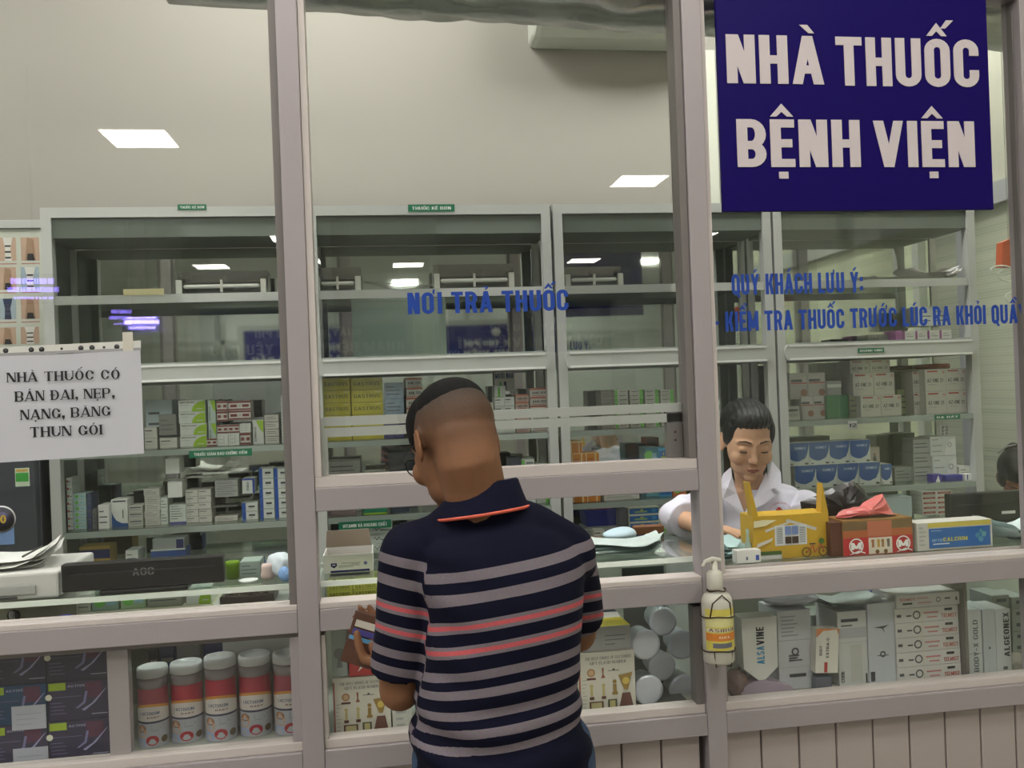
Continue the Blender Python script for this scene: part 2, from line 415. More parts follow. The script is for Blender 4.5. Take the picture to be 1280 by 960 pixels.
# the side wall: a framed partition running from the niche out through the hall, pale patterned film below the beam
WX = 3.14
PAT = bpy.data.materials.new('patterned_film'); PAT.use_nodes = True
nt = PAT.node_tree; b_ = nt.nodes['Principled BSDF']; b_.inputs['Roughness'].default_value = 0.5
tc = nt.nodes.new('ShaderNodeTexCoord'); mp = nt.nodes.new('ShaderNodeMapping'); mp.inputs['Rotation'].default_value = (0, math.pi/2, 0)
bk = nt.nodes.new('ShaderNodeTexBrick'); bk.inputs['Scale'].default_value = 34; bk.inputs['Color1'].default_value = lin((214, 218, 190)); bk.inputs['Color2'].default_value = lin((196, 204, 176)); bk.inputs['Mortar'].default_value = lin((228, 228, 206)); bk.inputs['Mortar Size'].default_value = 0.03
mp.inputs['Rotation'].default_value = (math.pi/2, 0, math.pi/2)
nt.links.new(tc.outputs['Object'], mp.inputs[0]); nt.links.new(mp.outputs[0], bk.inputs[0]); nt.links.new(bk.outputs[0], b_.inputs['Base Color'])
wr = empty('wall_right', (WX, 0, 0), kind='structure')
MB().box(WX+0.02, WX+0.08, -3.28, 3.5, 0, 2.46, PAT).build('film_panel', wr)
MB().box(WX+0.02, WX+0.08, -3.28, 3.5, 2.56, ZC, mat((205, 205, 185), 0.7)).build('upper_panel', wr)
MB().box(WX-0.03, WX+0.05, -3.28, 3.5, 2.45, 2.56, ALU_IN).build('beam', wr)
me = MB().box(-0.03, 0.02, -0.03, 0.03, 0, 2.45, ALU_IN).mesh('post')
for y in (3.2, 2.2, 1.35, 0.45, -1.0, -2.2):
    o = bpy.data.objects.new('post', me); o.location = (0, y, 0); link(o, wr)
# ---------------------------------------------------------------- front partition
wf = empty('wall_front', (0, 0, 0), kind='structure')
PX = [(-2.2, -2.145), (-1.21, -1.155), (-0.217, -0.167), (0.775, 0.825), (1.712, 1.765), (2.6, 2.655)]
for i, (a, b) in enumerate(PX):
    m = MB().box(a, b, -0.035, 0.035, 0, 3.3, ALU, 0.002)
    m.build('post', wf)
bays = [(PX[i][1], PX[i+1][0]) for i in range(5)]
def rail(x0, x1, z0, z1, y0=-0.033, y1=0.033, m=ALU, name='rail', bev=0.002):
    return MB().box(x0+0.0005, x1-0.0005, y0, y1, z0, z1, m, bev).build(name, wf)
for i, (a, b) in enumerate(bays):
    rail(a, b, 0.712, 0.765)                       # low rail above the boards
    rail(a, b, 0.05, 0.12)
    rail(a, b, 2.592, 2.65); rail(a, b, 3.22, 3.3)
    # bright bottom bead of the low windows
    rail(a, b, 0.765, 0.787, -0.022, 0.02, BEAD if i != 1 else BEAD, 'window_bead')
    rail(a, b, 1.046, 1.098 if i != 4 else 1.098)
    rail(a, b, 1.098, 1.112, -0.03, 0.03, BEAD, 'sill_strip')
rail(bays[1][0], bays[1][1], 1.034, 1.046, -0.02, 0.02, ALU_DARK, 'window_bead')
rail(bays[2][0], bays[2][1], 1.328, 1.383)         # rail over the hatch
# inner frame of the upper window over the hatch, its sliding sash
a, b = bays[2]
w2 = empty('window_2', ((a+b)/2, 0, 1.383), kind='structure')
MB().box(a+0.001, b-0.001, -0.028, 0.028, 1.384, 1.408, BEAD).build('window_frame', w2)
MB().box(a+0.001, a+0.016, -0.028, 0.028, 1.409, 2.59, BEAD).build('window_frame', w2)  # pale jamb: the light on this side is put into its colour
MB().box(b-0.020, b-0.001, -0.028, 0.028, 1.409, 2.59, ALU_DARK).build('window_frame', w2)  # dark jamb: the shade of this side is put into its colour
MB().box(a+0.018, b-0.022, 0.004, 0.008, 1.41, 2.59, GLASS).build('glass_pane', w2)
sash = MB()
sash.box(a+0.018, b-0.022, 0.012, 0.030, 1.500, 1.522, ALU_IN); sash.box(a+0.018, b-0.022, 0.012, 0.034, 1.526, 1.548, ALU_IN)
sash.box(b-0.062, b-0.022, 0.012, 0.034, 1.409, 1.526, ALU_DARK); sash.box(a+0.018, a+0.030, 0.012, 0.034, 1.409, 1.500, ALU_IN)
so = sash.build('sash', w2)
k = MB()
for dx in (0.395, 0.412): k.lathe([(0.0035, 0), (0.0035, -0.003)], BLACK, (a+dx, 0.011, 1.513), 8, 'y')
for dz in (1.455, 1.475): k.lathe([(0.003, 0), (0.003, -0.003)], mat((90, 40, 25)), (b-0.042, 0.011, dz), 8, 'y')
k.build('screw_heads', so)
# big panes
for i, nm in ((0, 'window_4'), (1, 'window_1'), (3, 'window_3'), (4, 'window_5')):
    a, b = bays[i]; wi = empty(nm, ((a+b)/2, 0, 1.112), kind='structure')
    MB().box(a+0.001, b-0.001, -0.003, 0.003, 1.113, 2.59, GLASS).build('glass_pane', wi)
    MB().box(a+0.0005, a+0.013, -0.025, 0.025, 1.113, 2.59, BEAD if i in (3,) else ALU_DARK).build('window_frame', wi)  # the pale jamb carries its side light as colour
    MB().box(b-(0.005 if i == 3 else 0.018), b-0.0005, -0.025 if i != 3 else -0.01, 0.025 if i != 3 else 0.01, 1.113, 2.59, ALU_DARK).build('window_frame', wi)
for i, nm in enumerate(('window_10', 'window_6', 'window_7', 'window_8', 'window_11')):
    a, b = bays[i]; wi = empty(nm, ((a+b)/2, 0, 0.79), kind='structure')
    MB().box(a+0.001, b-0.001, -0.003, 0.001, 0.788, 1.034 if i == 1 else 1.045, GLASS).build('glass_pane', wi)
    MB().box(a+0.0005, a+0.010, -0.02, 0.02, 0.788, 1.034, BEAD if i == 2 else ALU).build('window_frame', wi)  # hatch bay jamb coloured pale as a lit side
    MB().box(b-0.022, b-0.0005, -0.02, 0.02, 0.788, 1.034, ALU_DARK if i == 2 else ALU).build('window_frame', wi)  # hatch bay jamb coloured dark as a shaded side
for i in range(5):
    MB().box(bays[i][0]+0.001, bays[i][1]-0.001, -0.003, 0.003, 2.651, 3.219, GLASS).build('glass_pane', empty('window_%d' % (12+i), (0, 0, 2.65), kind='structure'))
# mullion of the low window at the left
xm0 = at(138, 880, 0.02)[0]; xm1 = at(164, 880, 0.02)[0]
MB().box(xm0, xm1, 0.006, 0.035, 0.788, 1.034, ALU).build('mullion', wf)
# boards below: each its own piece
bd = mat((178, 166, 162), 0.55, 0, 0.05, 4, 0.05, 0.3, 0, 160)
xb = [at(px, 900, 0)[0] for px in (949, 996, 1046, 1092, 1137, 1180, 1223, 1267)]
pitch = (xb[-1]-xb[0])/7
bm_ = MB().box(0.002, pitch-0.002, -0.008, 0.010, 0.121, 0.711, bd, 0.003).mesh('board')
for i, (a, b) in enumerate(bays):
    x = a+(xb[0]-bays[3][0] if i in (3,) else 0.05)-pitch
    if i == 2: x = at(776, 940, 0)[0]-6*pitch
    while x < b:
        l, r = max(x, a+0.001), min(x+pitch, b-0.001)
        if r-l > 0.012:
            if r-l > pitch-0.001:
                o = bpy.data.objects.new('board', bm_); o.location = (x, 0, 0); link(o, wf)
            else: MB().box(l+0.002, r-0.002, -0.008, 0.010, 0.121, 0.711, bd, 0.003).build('board', wf)
        x += pitch
MB().box(bays[0][0], bays[-1][1], 0.011, 0.016, 0.12, 0.71, mat((70, 62, 60))).build('backing', wf)

# ---------------------------------------------------------------- counter case behind the partition
CZ = 1.148                       # counter top surface
CC = 1.118                       # the lower run of it behind the big pane
B0 = 0.763                       # floor of the case
ct = empty('counter', (0.2, 0.27, 0), 'long glass topped display counter standing behind the aluminium front partition', 'counter')
MB().box(-2.1, 0.828, 0.040, 0.44, CZ-0.010, CZ, SHELF_GLASS).build('glass_top', ct)
MB().box(0.830, 2.55, 0.040, 0.44, CC-0.010, CC, SHELF_GLASS).build('glass_top', ct)
MB().box(0.8281, 0.8299, 0.040, 0.44, CC-0.010, CZ, SHELF_GLASS).build('step_edge', ct)
MB().box(-2.1, 0.828, 0.036, 0.0395, CZ-0.012, CZ+0.001, mat((225, 235, 225), 0.3)).build('top_edge', ct)
MB().box(-2.1, 2.55, 0.441, 0.46, CC-0.03, CC-0.001, ALU_IN).build('rear_rail', ct)
MB().box(-2.1, 2.55, 0.04, 0.455, 0.72, B0-0.0005, mat((170, 172, 165), 0.5)).build('shelf_board', ct)
MB().box(-2.1, 2.55, 0.44, 0.455, B0, CC-0.031, mat((190, 196, 186), 0.5)).build('back_panel', ct)
MB().box(-2.1, 2.55, 0.42, 0.455, 0.0, 0.719, mat((190, 190, 182), 0.5)).build('lower_panel', ct)
MB().box(0.83, 2.55, 0.0355, 0.0395, CC-0.03, CC+0.0, mat((200, 190, 186), 0.45)).build('front_strip', ct)
for x in (-1.15, -0.19, 0.835, at(1202, 800, 0.06)[0]+0.006):
    MB().box(x-0.004, x+0.004, 0.045, 0.43, B0, CC-0.0111, ALU_DARK if x > 1 else ALU_IN).build('divider', ct)

# ---------------------------------------------------------------- mirror backed cabinets
YF, YM = 1.25, 1.53
SH = [2.0, 1.745, 1.425, 1.137, 0.985]     # shelf tops
def cabinet(x0, x1, label, first=False, last=False):
    c = empty('display_cabinet', ((x0+x1)/2, (YF+YM)/2, 0), label, 'cabinet', 'mirror backed medicine cabinets along the rear wall')
    f = MB(); A = ALU_IN
    pw = 0.036
    f.box(x0, x0+pw, YF, YF+0.04, 0.0, 2.32, A); f.box(x1-pw, x1, YF, YF+0.04, 0.0, 2.32, A)
    f.box(x0+pw, x1-pw, YF, YF+0.04, 2.283, 2.32, A)
    f.box(x0, x0+0.03, YM-0.01, YM+0.02, 0, 2.32, A); f.box(x1-0.03, x1, YM-0.01, YM+0.02, 0, 2.32, A)
    f.build('frame', c)
    MB().box(x0+0.001, x1-0.001, YF+0.041, YM+0.02, 2.321, 2.325, mat((120, 125, 118))).build('top_panel', c)
    g = mat((104, 112, 104), 0.5)
    if first: MB().box(x0+0.002, x0+0.008, YF+0.041, YM-0.011, 0.7, 2.28, g).build('side_panel', c)
    MB().box(x0+0.01, x1-0.01, YF+0.01, YM-0.012, 2.21, 2.282, g).build('hood', c)
    MB().box(x0+0.031, x1-0.031, YM-0.004, YM, 0.75, 2.209, MIRROR).build('mirror_back', c)
    for z in (SH[0], SH[2], SH[3], SH[4]):
        s = MB().box(x0+pw+0.001, x1-pw-0.001, YF+0.012, YM-0.013, z-0.006, z, SHELF_GLASS).build('shelf', c)
        MB().box(x0+pw+0.001, x1-pw-0.001, YF+0.004, YF+0.0115, z-(0.034 if z > 1.9 else 0.024), z-0.002, A if z > 1.9 else mat((150, 160, 152), 0.35)).build('shelf_edge', s)
    # double sliding track between upper and lower cases, rounded ends
    t = MB(); z0, z1 = 1.672, 1.738
    pts = []
    xa, xb_ = x0+pw-0.012, x1-pw+0.012; r = (z1-z0)/2
    for i in range(9): an = math.pi/2+math.pi*i/8; pts.append((xa+r*0.6+r*0.6*math.cos(an), (z0+z1)/2+r*math.sin(an)))
    for i in range(9): an = -math.pi/2+math.pi*i/8; pts.append((xb_-r*0.6+r*0.6*math.cos(an), (z0+z1)/2+r*math.sin(an)))
    t.prism(pts, YF-0.014, YF-0.001, ALU_IN)
    t.box(xa+0.02, xb_-0.02, YF-0.0165, YF-0.0145, z1-0.010, z1-0.002, WHITE); t.box(xa+0.02, xb_-0.02, YF-0.0165, YF-0.0145, z0+0.002, z0+0.010, mat((240, 240, 238)))
    t.build('sliding_track', c)
    MB().box(x0+pw+0.001, x1-pw-0.001, YF+0.001, YM-0.013, z0, SH[1]-0.001, mat((150, 158, 150))).build('middle_board', c)
    MB().box(x0+0.001, x1-0.001, YF+0.02, YM-0.012, 0.02, 0.75, mat((185, 188, 180))).build('base', c)
    for zz0, zz1 in ((SH[1]+0.012, 2.27), (SH[3]-0.2, 1.665)):
        MB().box(x0+pw+0.001, (x0+x1)/2+0.02, YF+0.0005, YF+0.0025, zz0, zz1, GLASS).build('sliding_door', c)
    return c
UX = [(-1.205, -0.272), (-0.262, 0.676), (0.688, 1.592), (1.602, 2.505)]
CL = ['cabinet under the first green label with red and white boxes, behind the paper notice', 'cabinet with yellow boxes on its shelf, behind the customer', 'cabinet with orange boxes and green striped stacks, behind the hatch', 'cabinet with blue and white boxes beside the pharmacist, end of the row']
for i, (a, b) in enumerate(UX): cabinet(a, b, CL[i], i == 0)

# ---------------------------------------------------------------- lamps
PANEL_H = emit_mat('hall_lamp', (255, 252, 244), HALL_EMIT); PANEL_S = emit_mat('shop_lamp', (255, 254, 250), SHOP_EMIT)
def panel(x, y, z, e, label, w=0.6, d=0.6):
    c = empty('ceiling_lamp', (x, y, z), label, 'ceiling light', 'square ceiling panels of the hall' if z > 4 else 'ceiling panels of the shop')
    MB().box(x-w/2-0.02, x+w/2+0.02, y-d/2-0.02, y+d/2+0.02, z-0.012, z-0.001, WHITE).build('frame', c)
    MB().box(x-w/2, x+w/2, y-d/2, y+d/2, z-0.016, z-0.0125, e).build('diffuser', c)
def refl(px, py, Z):             # where the hall ceiling is mirrored by the front glass at a pixel
    p = at(px, py, 0.0); d = p-CAM; t = (Z-CAM[2])/d[2]; q = CAM+d*t; return q[0], -q[1]
for px, py, lb in ((175, 172, 'over the left pane'), (799, 225, 'beside the middle post')):
    x, y = refl(px, py, ZC); print('PANEL', x, y); panel(x, y, ZC, PANEL_H, 'square LED ceiling panel mirrored in the front glass '+lb)
HALL_FILL = [(-4.6, -1.5), (-2.6, -1.5), (-0.6, -1.5), (1.6, -1.5), (-4.6, -3.0), (-2.6, -3.0), (-0.6, -3.0), (1.6, -3.0), (-6.4, -6.6), (-6.4, -9.0), (6.3, -6.6), (6.3, -9.0), (-1.4, -12.6), (5.6, -12.8), (-3.2, -15.6), (0.6, -15.8), (4.2, -15.6)]  # extra panels, added to brighten the hall and what the mirrors show of it
WORDS = ['first', 'second', 'third', 'fourth', 'fifth', 'sixth', 'seventh', 'eighth', 'ninth', 'tenth', 'eleventh', 'twelfth', 'thirteenth', 'fourteenth', 'fifteenth', 'sixteenth', 'seventeenth', 'eighteenth']
for i, (x, y) in enumerate(HALL_FILL): panel(x, y, ZC, PANEL_H, 'added square LED fill panel, %s of the hall ceiling' % WORDS[i])
for x, lb in ((-2.6, 'first'), (-0.3, 'second'), (1.7, 'third')): panel(x, 0.72, ZS, PANEL_S, 'square LED ceiling panel over the counter staff, %s along the cabinets' % lb, 0.9, 0.5)
panel(2.75, 2.0, ZS, PANEL_S, 'LED ceiling panel over the niche behind the cabinets', 0.3, 0.6)
# ================================================================== GOODS
ORD = ['bottom', 'second', 'third', 'fourth', 'fifth', 'sixth', 'seventh', 'eighth', 'ninth', 'tenth', 'eleventh', 'twelfth']
K = lambda c, r=0.55: mat(c, r, 0, 0.05, 30)
INK = K((60, 62, 66)); RED = K((176, 60, 52)); MAROON = K((120, 48, 48)); LIME = K((150, 190, 40)); BLUE = K((38, 84, 150)); PALE = K((214, 220, 214)); OFF = K((204, 203, 194)); GREYB = K((168, 170, 166)); NAVY = K((28, 26, 96)); YEL = K((206, 196, 48)); ORANGE = K((205, 128, 40)); LGREEN = K((120, 200, 90)); TEXT = K((88, 90, 94)); WHT = K((232, 232, 228))
class Face:
    """prints on the front face of a carton of size w x h"""
    def __init__(s, mb, w, h): s.mb, s.w, s.h, s.k = mb, w, h, 0.0004
    def R(s, u0, v0, u1, v1, m): s.k += 0.00012; s.mb.fr(u0*s.w, u1*s.w, v0*s.h, v1*s.h, -s.k, m)
    def P(s, pts, m): s.k += 0.00012; s.mb.poly([(u*s.w, v*s.h) for u, v in pts], -s.k, m)
    def T(s, t, u0, u1, v, hh, m, sty='sans'): s.k += 0.00012; put_text(s.mb, t, u0*s.w, u1*s.w, v*s.h, hh*s.h, -s.k, m, sty)
    def TV(s, t, u, v0, v1, hh, m, sty='sans'):      # written from bottom to top, capital height hh*w
        s.k += 0.00012; k = s.k; text_map(s.mb, t, lambda a, b: ((u-b*hh)*s.w + hh*s.w, -k, (v0+(v1-v0)*a)*s.h), m, sty)
    def C(s, u, v, r, m, a0=0, a1=360, rin=0.0):     # disc or ring, r in carton heights
        s.k += 0.00012; n = 16
        for i in range(n):
            t0 = math.radians(a0+(a1-a0)*i/n); t1 = math.radians(a0+(a1-a0)*(i+1)/n); cx, cz = u*s.w, v*s.h; R_ = r*s.h; q = rin*s.h
            s.mb.add([(cx+q*math.cos(t0), -s.k, cz+q*math.sin(t0)), (cx+R_*math.cos(t0), -s.k, cz+R_*math.sin(t0)), (cx+R_*math.cos(t1), -s.k, cz+R_*math.sin(t1)), (cx+q*math.cos(t1), -s.k, cz+q*math.sin(t1))], [(0,1,2,3)], m)
def lines(f, n, m=TEXT, u0=0.1, u1=0.9, v0=0.2, v1=0.8, seed=1, t=0.05):
    r = random.Random(seed)
    for i in range(n):
        v = v1-(v1-v0)*(i/max(1, n-1)); f.R(u0, v, u0+(u1-u0)*r.uniform(0.45, 1), v+t, m)
# ---- carton designs: (body colour, print function)
def d_plain(f): lines(f, 3, TEXT, v0=0.25, v1=0.7)
def d_seam(f): f.R(0.06, 0.62, 0.6, 0.72, INK); f.R(0.06, 0.35, 0.45, 0.41, GREYB); f.R(0, 0.96, 1, 1, GREYB)
def d_lime(f):
    f.T('MICOCEF', 0.06, 0.62, 0.74, 0.13, INK); f.R(0.06, 0.55, 0.4, 0.59, GREYB)
    f.P([(0.99, 0.02)]+[(0.99-0.5*math.cos(t), 0.02+0.9*math.sin(t)) for t in [i*math.pi/2/8 for i in range(9)]][::1], LIME); f.R(0.66, 0.2, 0.9, 0.27, OFF)
def d_maroon(f): f.R(0, 0.78, 1, 0.97, MAROON); f.R(0, 0.03, 1, 0.18, MAROON); f.R(0.08, 0.34, 0.38, 0.62, MAROON); f.R(0.62, 0.34, 0.92, 0.62, MAROON); f.R(0.44, 0.4, 0.56, 0.56, GREYB)
def d_whiteend(f): f.R(0.12, 0.1, 0.15, 0.9, GREYB); f.R(0.6, 0.15, 0.64, 0.85, GREYB); lines(f, 3, GREYB, 0.2, 0.55)
def d_limev(f): f.P([(0.3, 0.98), (0.98, 0.98), (0.98, 0.45), (0.7, 0.6)], LIME); f.TV('GINKO', 0.15, 0.1, 0.7, 0.18, TEXT)
def d_tag(f): f.R(0.1, 0.35, 0.45, 0.65, RED); f.R(0.55, 0.4, 0.9, 0.5, BLUE)
def d_mint(f): f.C(0.3, 0.5, 0.3, LGREEN); f.R(0.55, 0.3, 0.9, 0.65, K((150, 190, 200)))
def d_swoosh(f):
    f.P([(0.0, 0.0), (1, 0.0), (1, 0.12), (0.6, 0.14), (0.3, 0.24), (0.1, 0.42), (0, 0.62)], BLUE); f.R(0.68, 0.3, 0.74, 0.62, INK); f.R(0.1, 0.9, 0.9, 0.95, INK)
def d_bars(f): f.R(0.08, 0.62, 0.92, 0.8, INK); f.R(0.08, 0.25, 0.92, 0.5, GREYB)
def d_lined(f): lines(f, 6, TEXT, 0.08, 0.95, 0.25, 0.9, 3, 0.03); f.R(0, 0, 1, 0.1, K((90, 84, 160)))
def d_bluecell(f): f.R(0, 0, 0.24, 1, K((30, 80, 170))); f.R(0.24, 0.94, 1, 1, GREYB); f.R(0.42, 0.42, 0.82, 0.62, INK); f.R(0.42, 0.25, 0.7, 0.3, GREYB)
def d_blueframe(f): f.R(0, 0.88, 1, 1, K((50, 70, 160))); f.R(0.82, 0, 1, 1, K((50, 70, 160))); f.TV('ESOLO', 0.35, 0.2, 0.75, 0.18, INK)
def d_grey(f): lines(f, 2, TEXT, 0.06, 0.95, 0.35, 0.6, 5, 0.06); f.R(0, 0.93, 1, 1, K((130, 132, 128)))
def d_gast(f): f.T('GASTRUS', 0.08, 0.92, 0.36, 0.3, K((110, 112, 50)), 'sans'); f.R(0.4, 0.8, 0.6, 0.84, K((170, 160, 40))); f.R(0, 0, 1, 0.03, K((170, 160, 40))); f.R(0.75, 0.82, 0.95, 0.88, K((225, 220, 150)))
def d_redtop(f): f.R(0, 0.8, 1, 1, K((190, 110, 90))); f.T('AMLODI', 0.12, 0.88, 0.3, 0.3, INK); f.R(0.1, 0.1, 0.8, 0.16, RED)
def d_greentag(f): f.R(0, 0.05, 0.22, 0.95, LGREEN); f.R(0.35, 0.5, 0.9, 0.66, TEXT); f.R(0.35, 0.2, 0.7, 0.3, GREYB)
def d_greentagr(f): f.R(0.72, 0.05, 1, 0.95, LGREEN); f.R(0.1, 0.5, 0.62, 0.66, TEXT); f.R(0.1, 0.2, 0.5, 0.3, GREYB)
def d_orange(f): f.R(0.68, 0, 0.78, 1, K((230, 200, 150))); f.R(0.02, 0, 0.08, 1, K((240, 225, 190))); f.R(0, 0.94, 1, 1, K((240, 215, 160))); f.R(0.15, 0.4, 0.55, 0.55, K((180, 90, 30)))
def d_bluebox(f): f.R(0.04, 0.12, 0.96, 0.86, K((30, 100, 170))); f.R(0.2, 0.3, 0.6, 0.5, K((150, 180, 90))); f.R(0.38, 0.55, 0.48, 0.72, YEL); f.R(0.75, 0.3, 0.9, 0.75, K((70, 140, 190)))
def d_az(f): f.R(0.1, 0.88, 0.6, 0.94, RED); f.T('AZ-ONE 21', 0.1, 0.86, 0.42, 0.16, INK); f.R(0.12, 0.3, 0.5, 0.33, GREYB); f.R(0, 0, 1, 0.02, GREYB); f.R(0.82, 0.8, 0.94, 0.92, K((205, 160, 150))); f.R(0.985, 0, 1, 1, GREYB)
def d_pill(f): f.R(0.04, 0.58, 0.96, 0.64, K((180, 90, 90))); f.R(0.06, 0.66, 0.7, 0.76, INK); f.C(0.78, 0.22, 0.14, K((150, 95, 80))); f.R(0, 0, 1, 0.55, K((186, 182, 180))); f.C(0.78, 0.24, 0.14, K((150, 95, 80)))
def d_bluewave(f):
    f.P([(0, 1), (0, 0.45)]+[(0.5-0.5*math.cos(t), 0.45-0.25*math.sin(t)) for t in [i*math.pi/2/5 for i in range(1, 6)]]+[(0.8, 0.32), (0.92, 0.55), (1, 0.9), (1, 1)], K((52, 92, 160)))
    f.T('SONEZ', 0.3, 0.85, 0.72, 0.1, K((200, 215, 235))); f.R(0.78, 0.06, 0.95, 0.13, INK); f.R(0.08, 0.07, 0.2, 0.11, INK)
def d_redband(f): f.R(0.05, 0.35, 0.95, 0.75, K((140, 50, 50))); f.R(0.2, 0.48, 0.8, 0.6, K((200, 150, 145)))
def d_curve(f): f.P([(0.55, 0.02), (0.98, 0.02), (0.98, 0.9), (0.75, 0.8), (0.62, 0.5)], WHT); f.C(0.75, 0.55, 0.12, GREYB, rin=0.08); lines(f, 3, GREYB, 0.06, 0.5)
def d_purple(f): f.R(0, 0, 0.16, 1, K((140, 60, 130))); lines(f, 2, TEXT, 0.3, 0.9, 0.35, 0.6)
def d_bluewhite(f): f.R(0.15, 0.1, 0.22, 0.9, NAVY); f.R(0.85, 0.1, 0.92, 0.9, NAVY)
def carton_mesh(w, d, h, body, fn, name='medicine_box'):
    mb = MB(); b = min(0.0012, h*0.06)
    mb.box(0, w, 0, d, 0, h, body, b)
    side = mat((120, 118, 112), 0.6)
    mb.box(w*0.12, w*0.88, d*0.03, d*0.035, h-0.00005, h+0.0004, side)       # tuck flap line
    mb.box(-0.0003, 0, d*0.08, d*0.085, h*0.05, h*0.95, side); mb.box(w, w+0.0003, d*0.08, d*0.085, h*0.05, h*0.95, side)
    fn(Face(mb, w, h))
    return mb.mesh(name)
RNG = random.Random(7)
def stack(px0, px1, pyt, zb, rows, cols, body, fn, label, Y=1.33, d=0.09, group=None, name='medicine_box', gap=0.0012, jit=0.0, hgt=None, pym=None, rowoff=0.0, cat='box'):
    """a stack of like cartons: front between pixels px0..px1, top at pixel pyt, standing on height zb"""
    pm = (px0+px1)/2
    x0 = at(px0, pyt, Y)[0]; x1 = at(px1, pyt, Y)[0]
    zt = at(pm, pyt, Y)[2] if hgt is None else zb+hgt
    H = (zt-zb)/rows; W = (x1-x0)/cols
    me = carton_mesh(W-gap, d, H-0.0006, body, fn, name)
    out = []
    for c in range(cols):
        for r in range(rows):
            o = bpy.data.objects.new(name, me)
            o.location = (x0+c*W+gap/2+RNG.uniform(-jit, jit)+rowoff*(r % 2), Y+RNG.uniform(0, 0.004)+jit*RNG.uniform(0, 1), zb+0.0003+r*H)
            link(o)
            rw = '' if rows == 1 else ('top' if r == rows-1 else ORD[r]); cw = '' if cols == 1 else (['left', 'right'][c] if cols == 2 else (['first', 'second', 'third', 'fourth', 'fifth', 'sixth'][c]))
            l = label
            if rw and cw: l = '%s, %s of the %s column' % (label, rw if rw == 'top' else rw + (' up' if rw != 'bottom' else ''), cw)
            elif rw: l = '%s, %s of its stack' % (label, rw if rw in ('top', 'bottom') else rw+' up')
            elif cw: l = '%s, %s in its row' % (label, cw)
            tag(o, l, cat, group if rows*cols > 1 else None); out.append(o)
    return out
S2, S3, S4, S1, SU = SH[2], SH[3], SH[4], SH[0], SH[1]
# ---- cabinet 1, second shelf
stack(181, 215, 500, S2, 1, 1, K((190, 208, 212)), d_plain, 'pale blue carton half behind the edge of the paper notice', Y=1.40)
stack(180, 196, 534, S2, 2, 1, OFF, d_seam, 'small off-white box next to the paper notice edge', group='off-white boxes beside the notice')
stack(198, 220, 518, S2+0.048, 1, 1, K((130, 128, 124)), d_plain, 'grey box on a white one beside the lime boxes')
stack(199, 221, 547, S2, 1, 1, OFF, d_seam, 'white box under the grey one beside the lime boxes')
stack(223, 257, 500, S2, 4, 1, PALE, d_lime, 'white box with lime quarter circle right of the notice', group='white and lime boxes in the first cabinet', jit=0.003)
stack(259, 269, 500, S2, 2, 1, K((176, 196, 186)), d_limev, 'slim pale green box between lime and maroon boxes', group='slim pale green boxes')
stack(258, 271, 548, S2, 1, 1, OFF, d_maroon, 'maroon patterned box at the lower left corner of the maroon group', Y=1.315, d=0.012)
stack(271, 299, 531, S2+0.047, 1, 2, OFF, d_maroon, 'maroon patterned box in the third row up over white ends', group='maroon boxes of the middle row', Y=1.315)
stack(271, 299, 545, S2, 1, 2, PALE, d_whiteend, 'white box end under the maroon middle row', group='white ends below maroon boxes', Y=1.315, hgt=0.0465)
stack(299, 313, 529, S2+0.047, 1, 1, PALE, d_whiteend, 'white box end right of the maroon middle row', Y=1.315)
stack(300, 313, 545, S2, 1, 1, OFF, d_maroon, 'maroon striped box at the lower right of the maroon group', Y=1.315, hgt=0.0465)
stack(270, 284, 501, S2+0.092, 2, 1, OFF, d_maroon, 'maroon striped box in the narrow upper stack', group='narrow upper maroon stack', Y=1.32)
stack(285, 313, 501, S2+0.096, 2, 1, OFF, d_maroon, 'wide maroon banded box above the white ends', group='wide upper maroon stack', Y=1.32)
stack(315, 329, 525, S2, 1, 1, PALE, d_limev, 'upright white box with a green corner past the maroon boxes')
stack(330, 348, 518, S2, 4, 1, OFF, d_grey, 'flat white box next to the tall end stack', group='flat white boxes near the post')
stack(350, 362, 493, S2, 8, 1, PALE, d_grey, 'thin white box in the tall stack against the post', group='tall thin stack against the post')
# ---- cabinet 1, third shelf
stack(82, 89.5, 597, S3, 7, 1, PALE, d_tag, 'tiny white box with red tag beside the cabinet frame', group='tiny red tagged boxes')
stack(90.5, 107, 617, S3, 6, 1, K((180, 205, 206)), d_mint, 'pale blue box with a green spot', group='pale blue boxes with green spots', jit=0.001)
stack(108, 113.5, 617, S3, 1, 1, K((60, 70, 110)), d_plain, 'very slim navy box after the pale blue stack')
stack(114.5, 121, 636, S3, 1, 1, K((110, 112, 114)), d_plain, 'narrow dark grey box before the bright white one')
stack(122, 136, 631, S3, 1, 1, WHT, d_plain, 'bright white upright box beside the carton with a blue curve', Y=1.30)
stack(138, 159, 624, S3, 1, 1, WHT, d_swoosh, 'white carton with a blue curve along its foot')
stack(160, 178, 632, S3, 3, 1, OFF, d_bars, 'white box with a black bar', group='black barred boxes in the first cabinet')
stack(179, 199, 611, S3, 5, 1, OFF, d_plain, 'white box of the stack before the tower of upright cartons', group='stack of five white boxes', jit=0.002)
stack(200, 209, 622, S3, 2, 1, PALE, d_plain, 'little white box squeezed between stack and tower', group='squeezed little boxes')
stack(211, 232, 631, S3, 1, 1, PALE, d_lined, 'lined white carton with purple foot, base of the tower')
stack(209, 227.5, 602, S3+0.0995, 1, 1, WHT, lambda f: f.R(0.05, 0.94, 0.95, 0.97, GREYB), 'blank white carton in the middle of the tower')
stack(206, 223.5, 573, S3+0.19, 1, 1, WHT, lambda f: f.R(0.05, 0.94, 0.95, 0.97, GREYB), 'blank white carton on top of the tower')
stack(231, 263, 612, S3, 5, 2, OFF, d_seam, 'white seamed box in the broad stack', group='broad white stack in the first cabinet', jit=0.001)
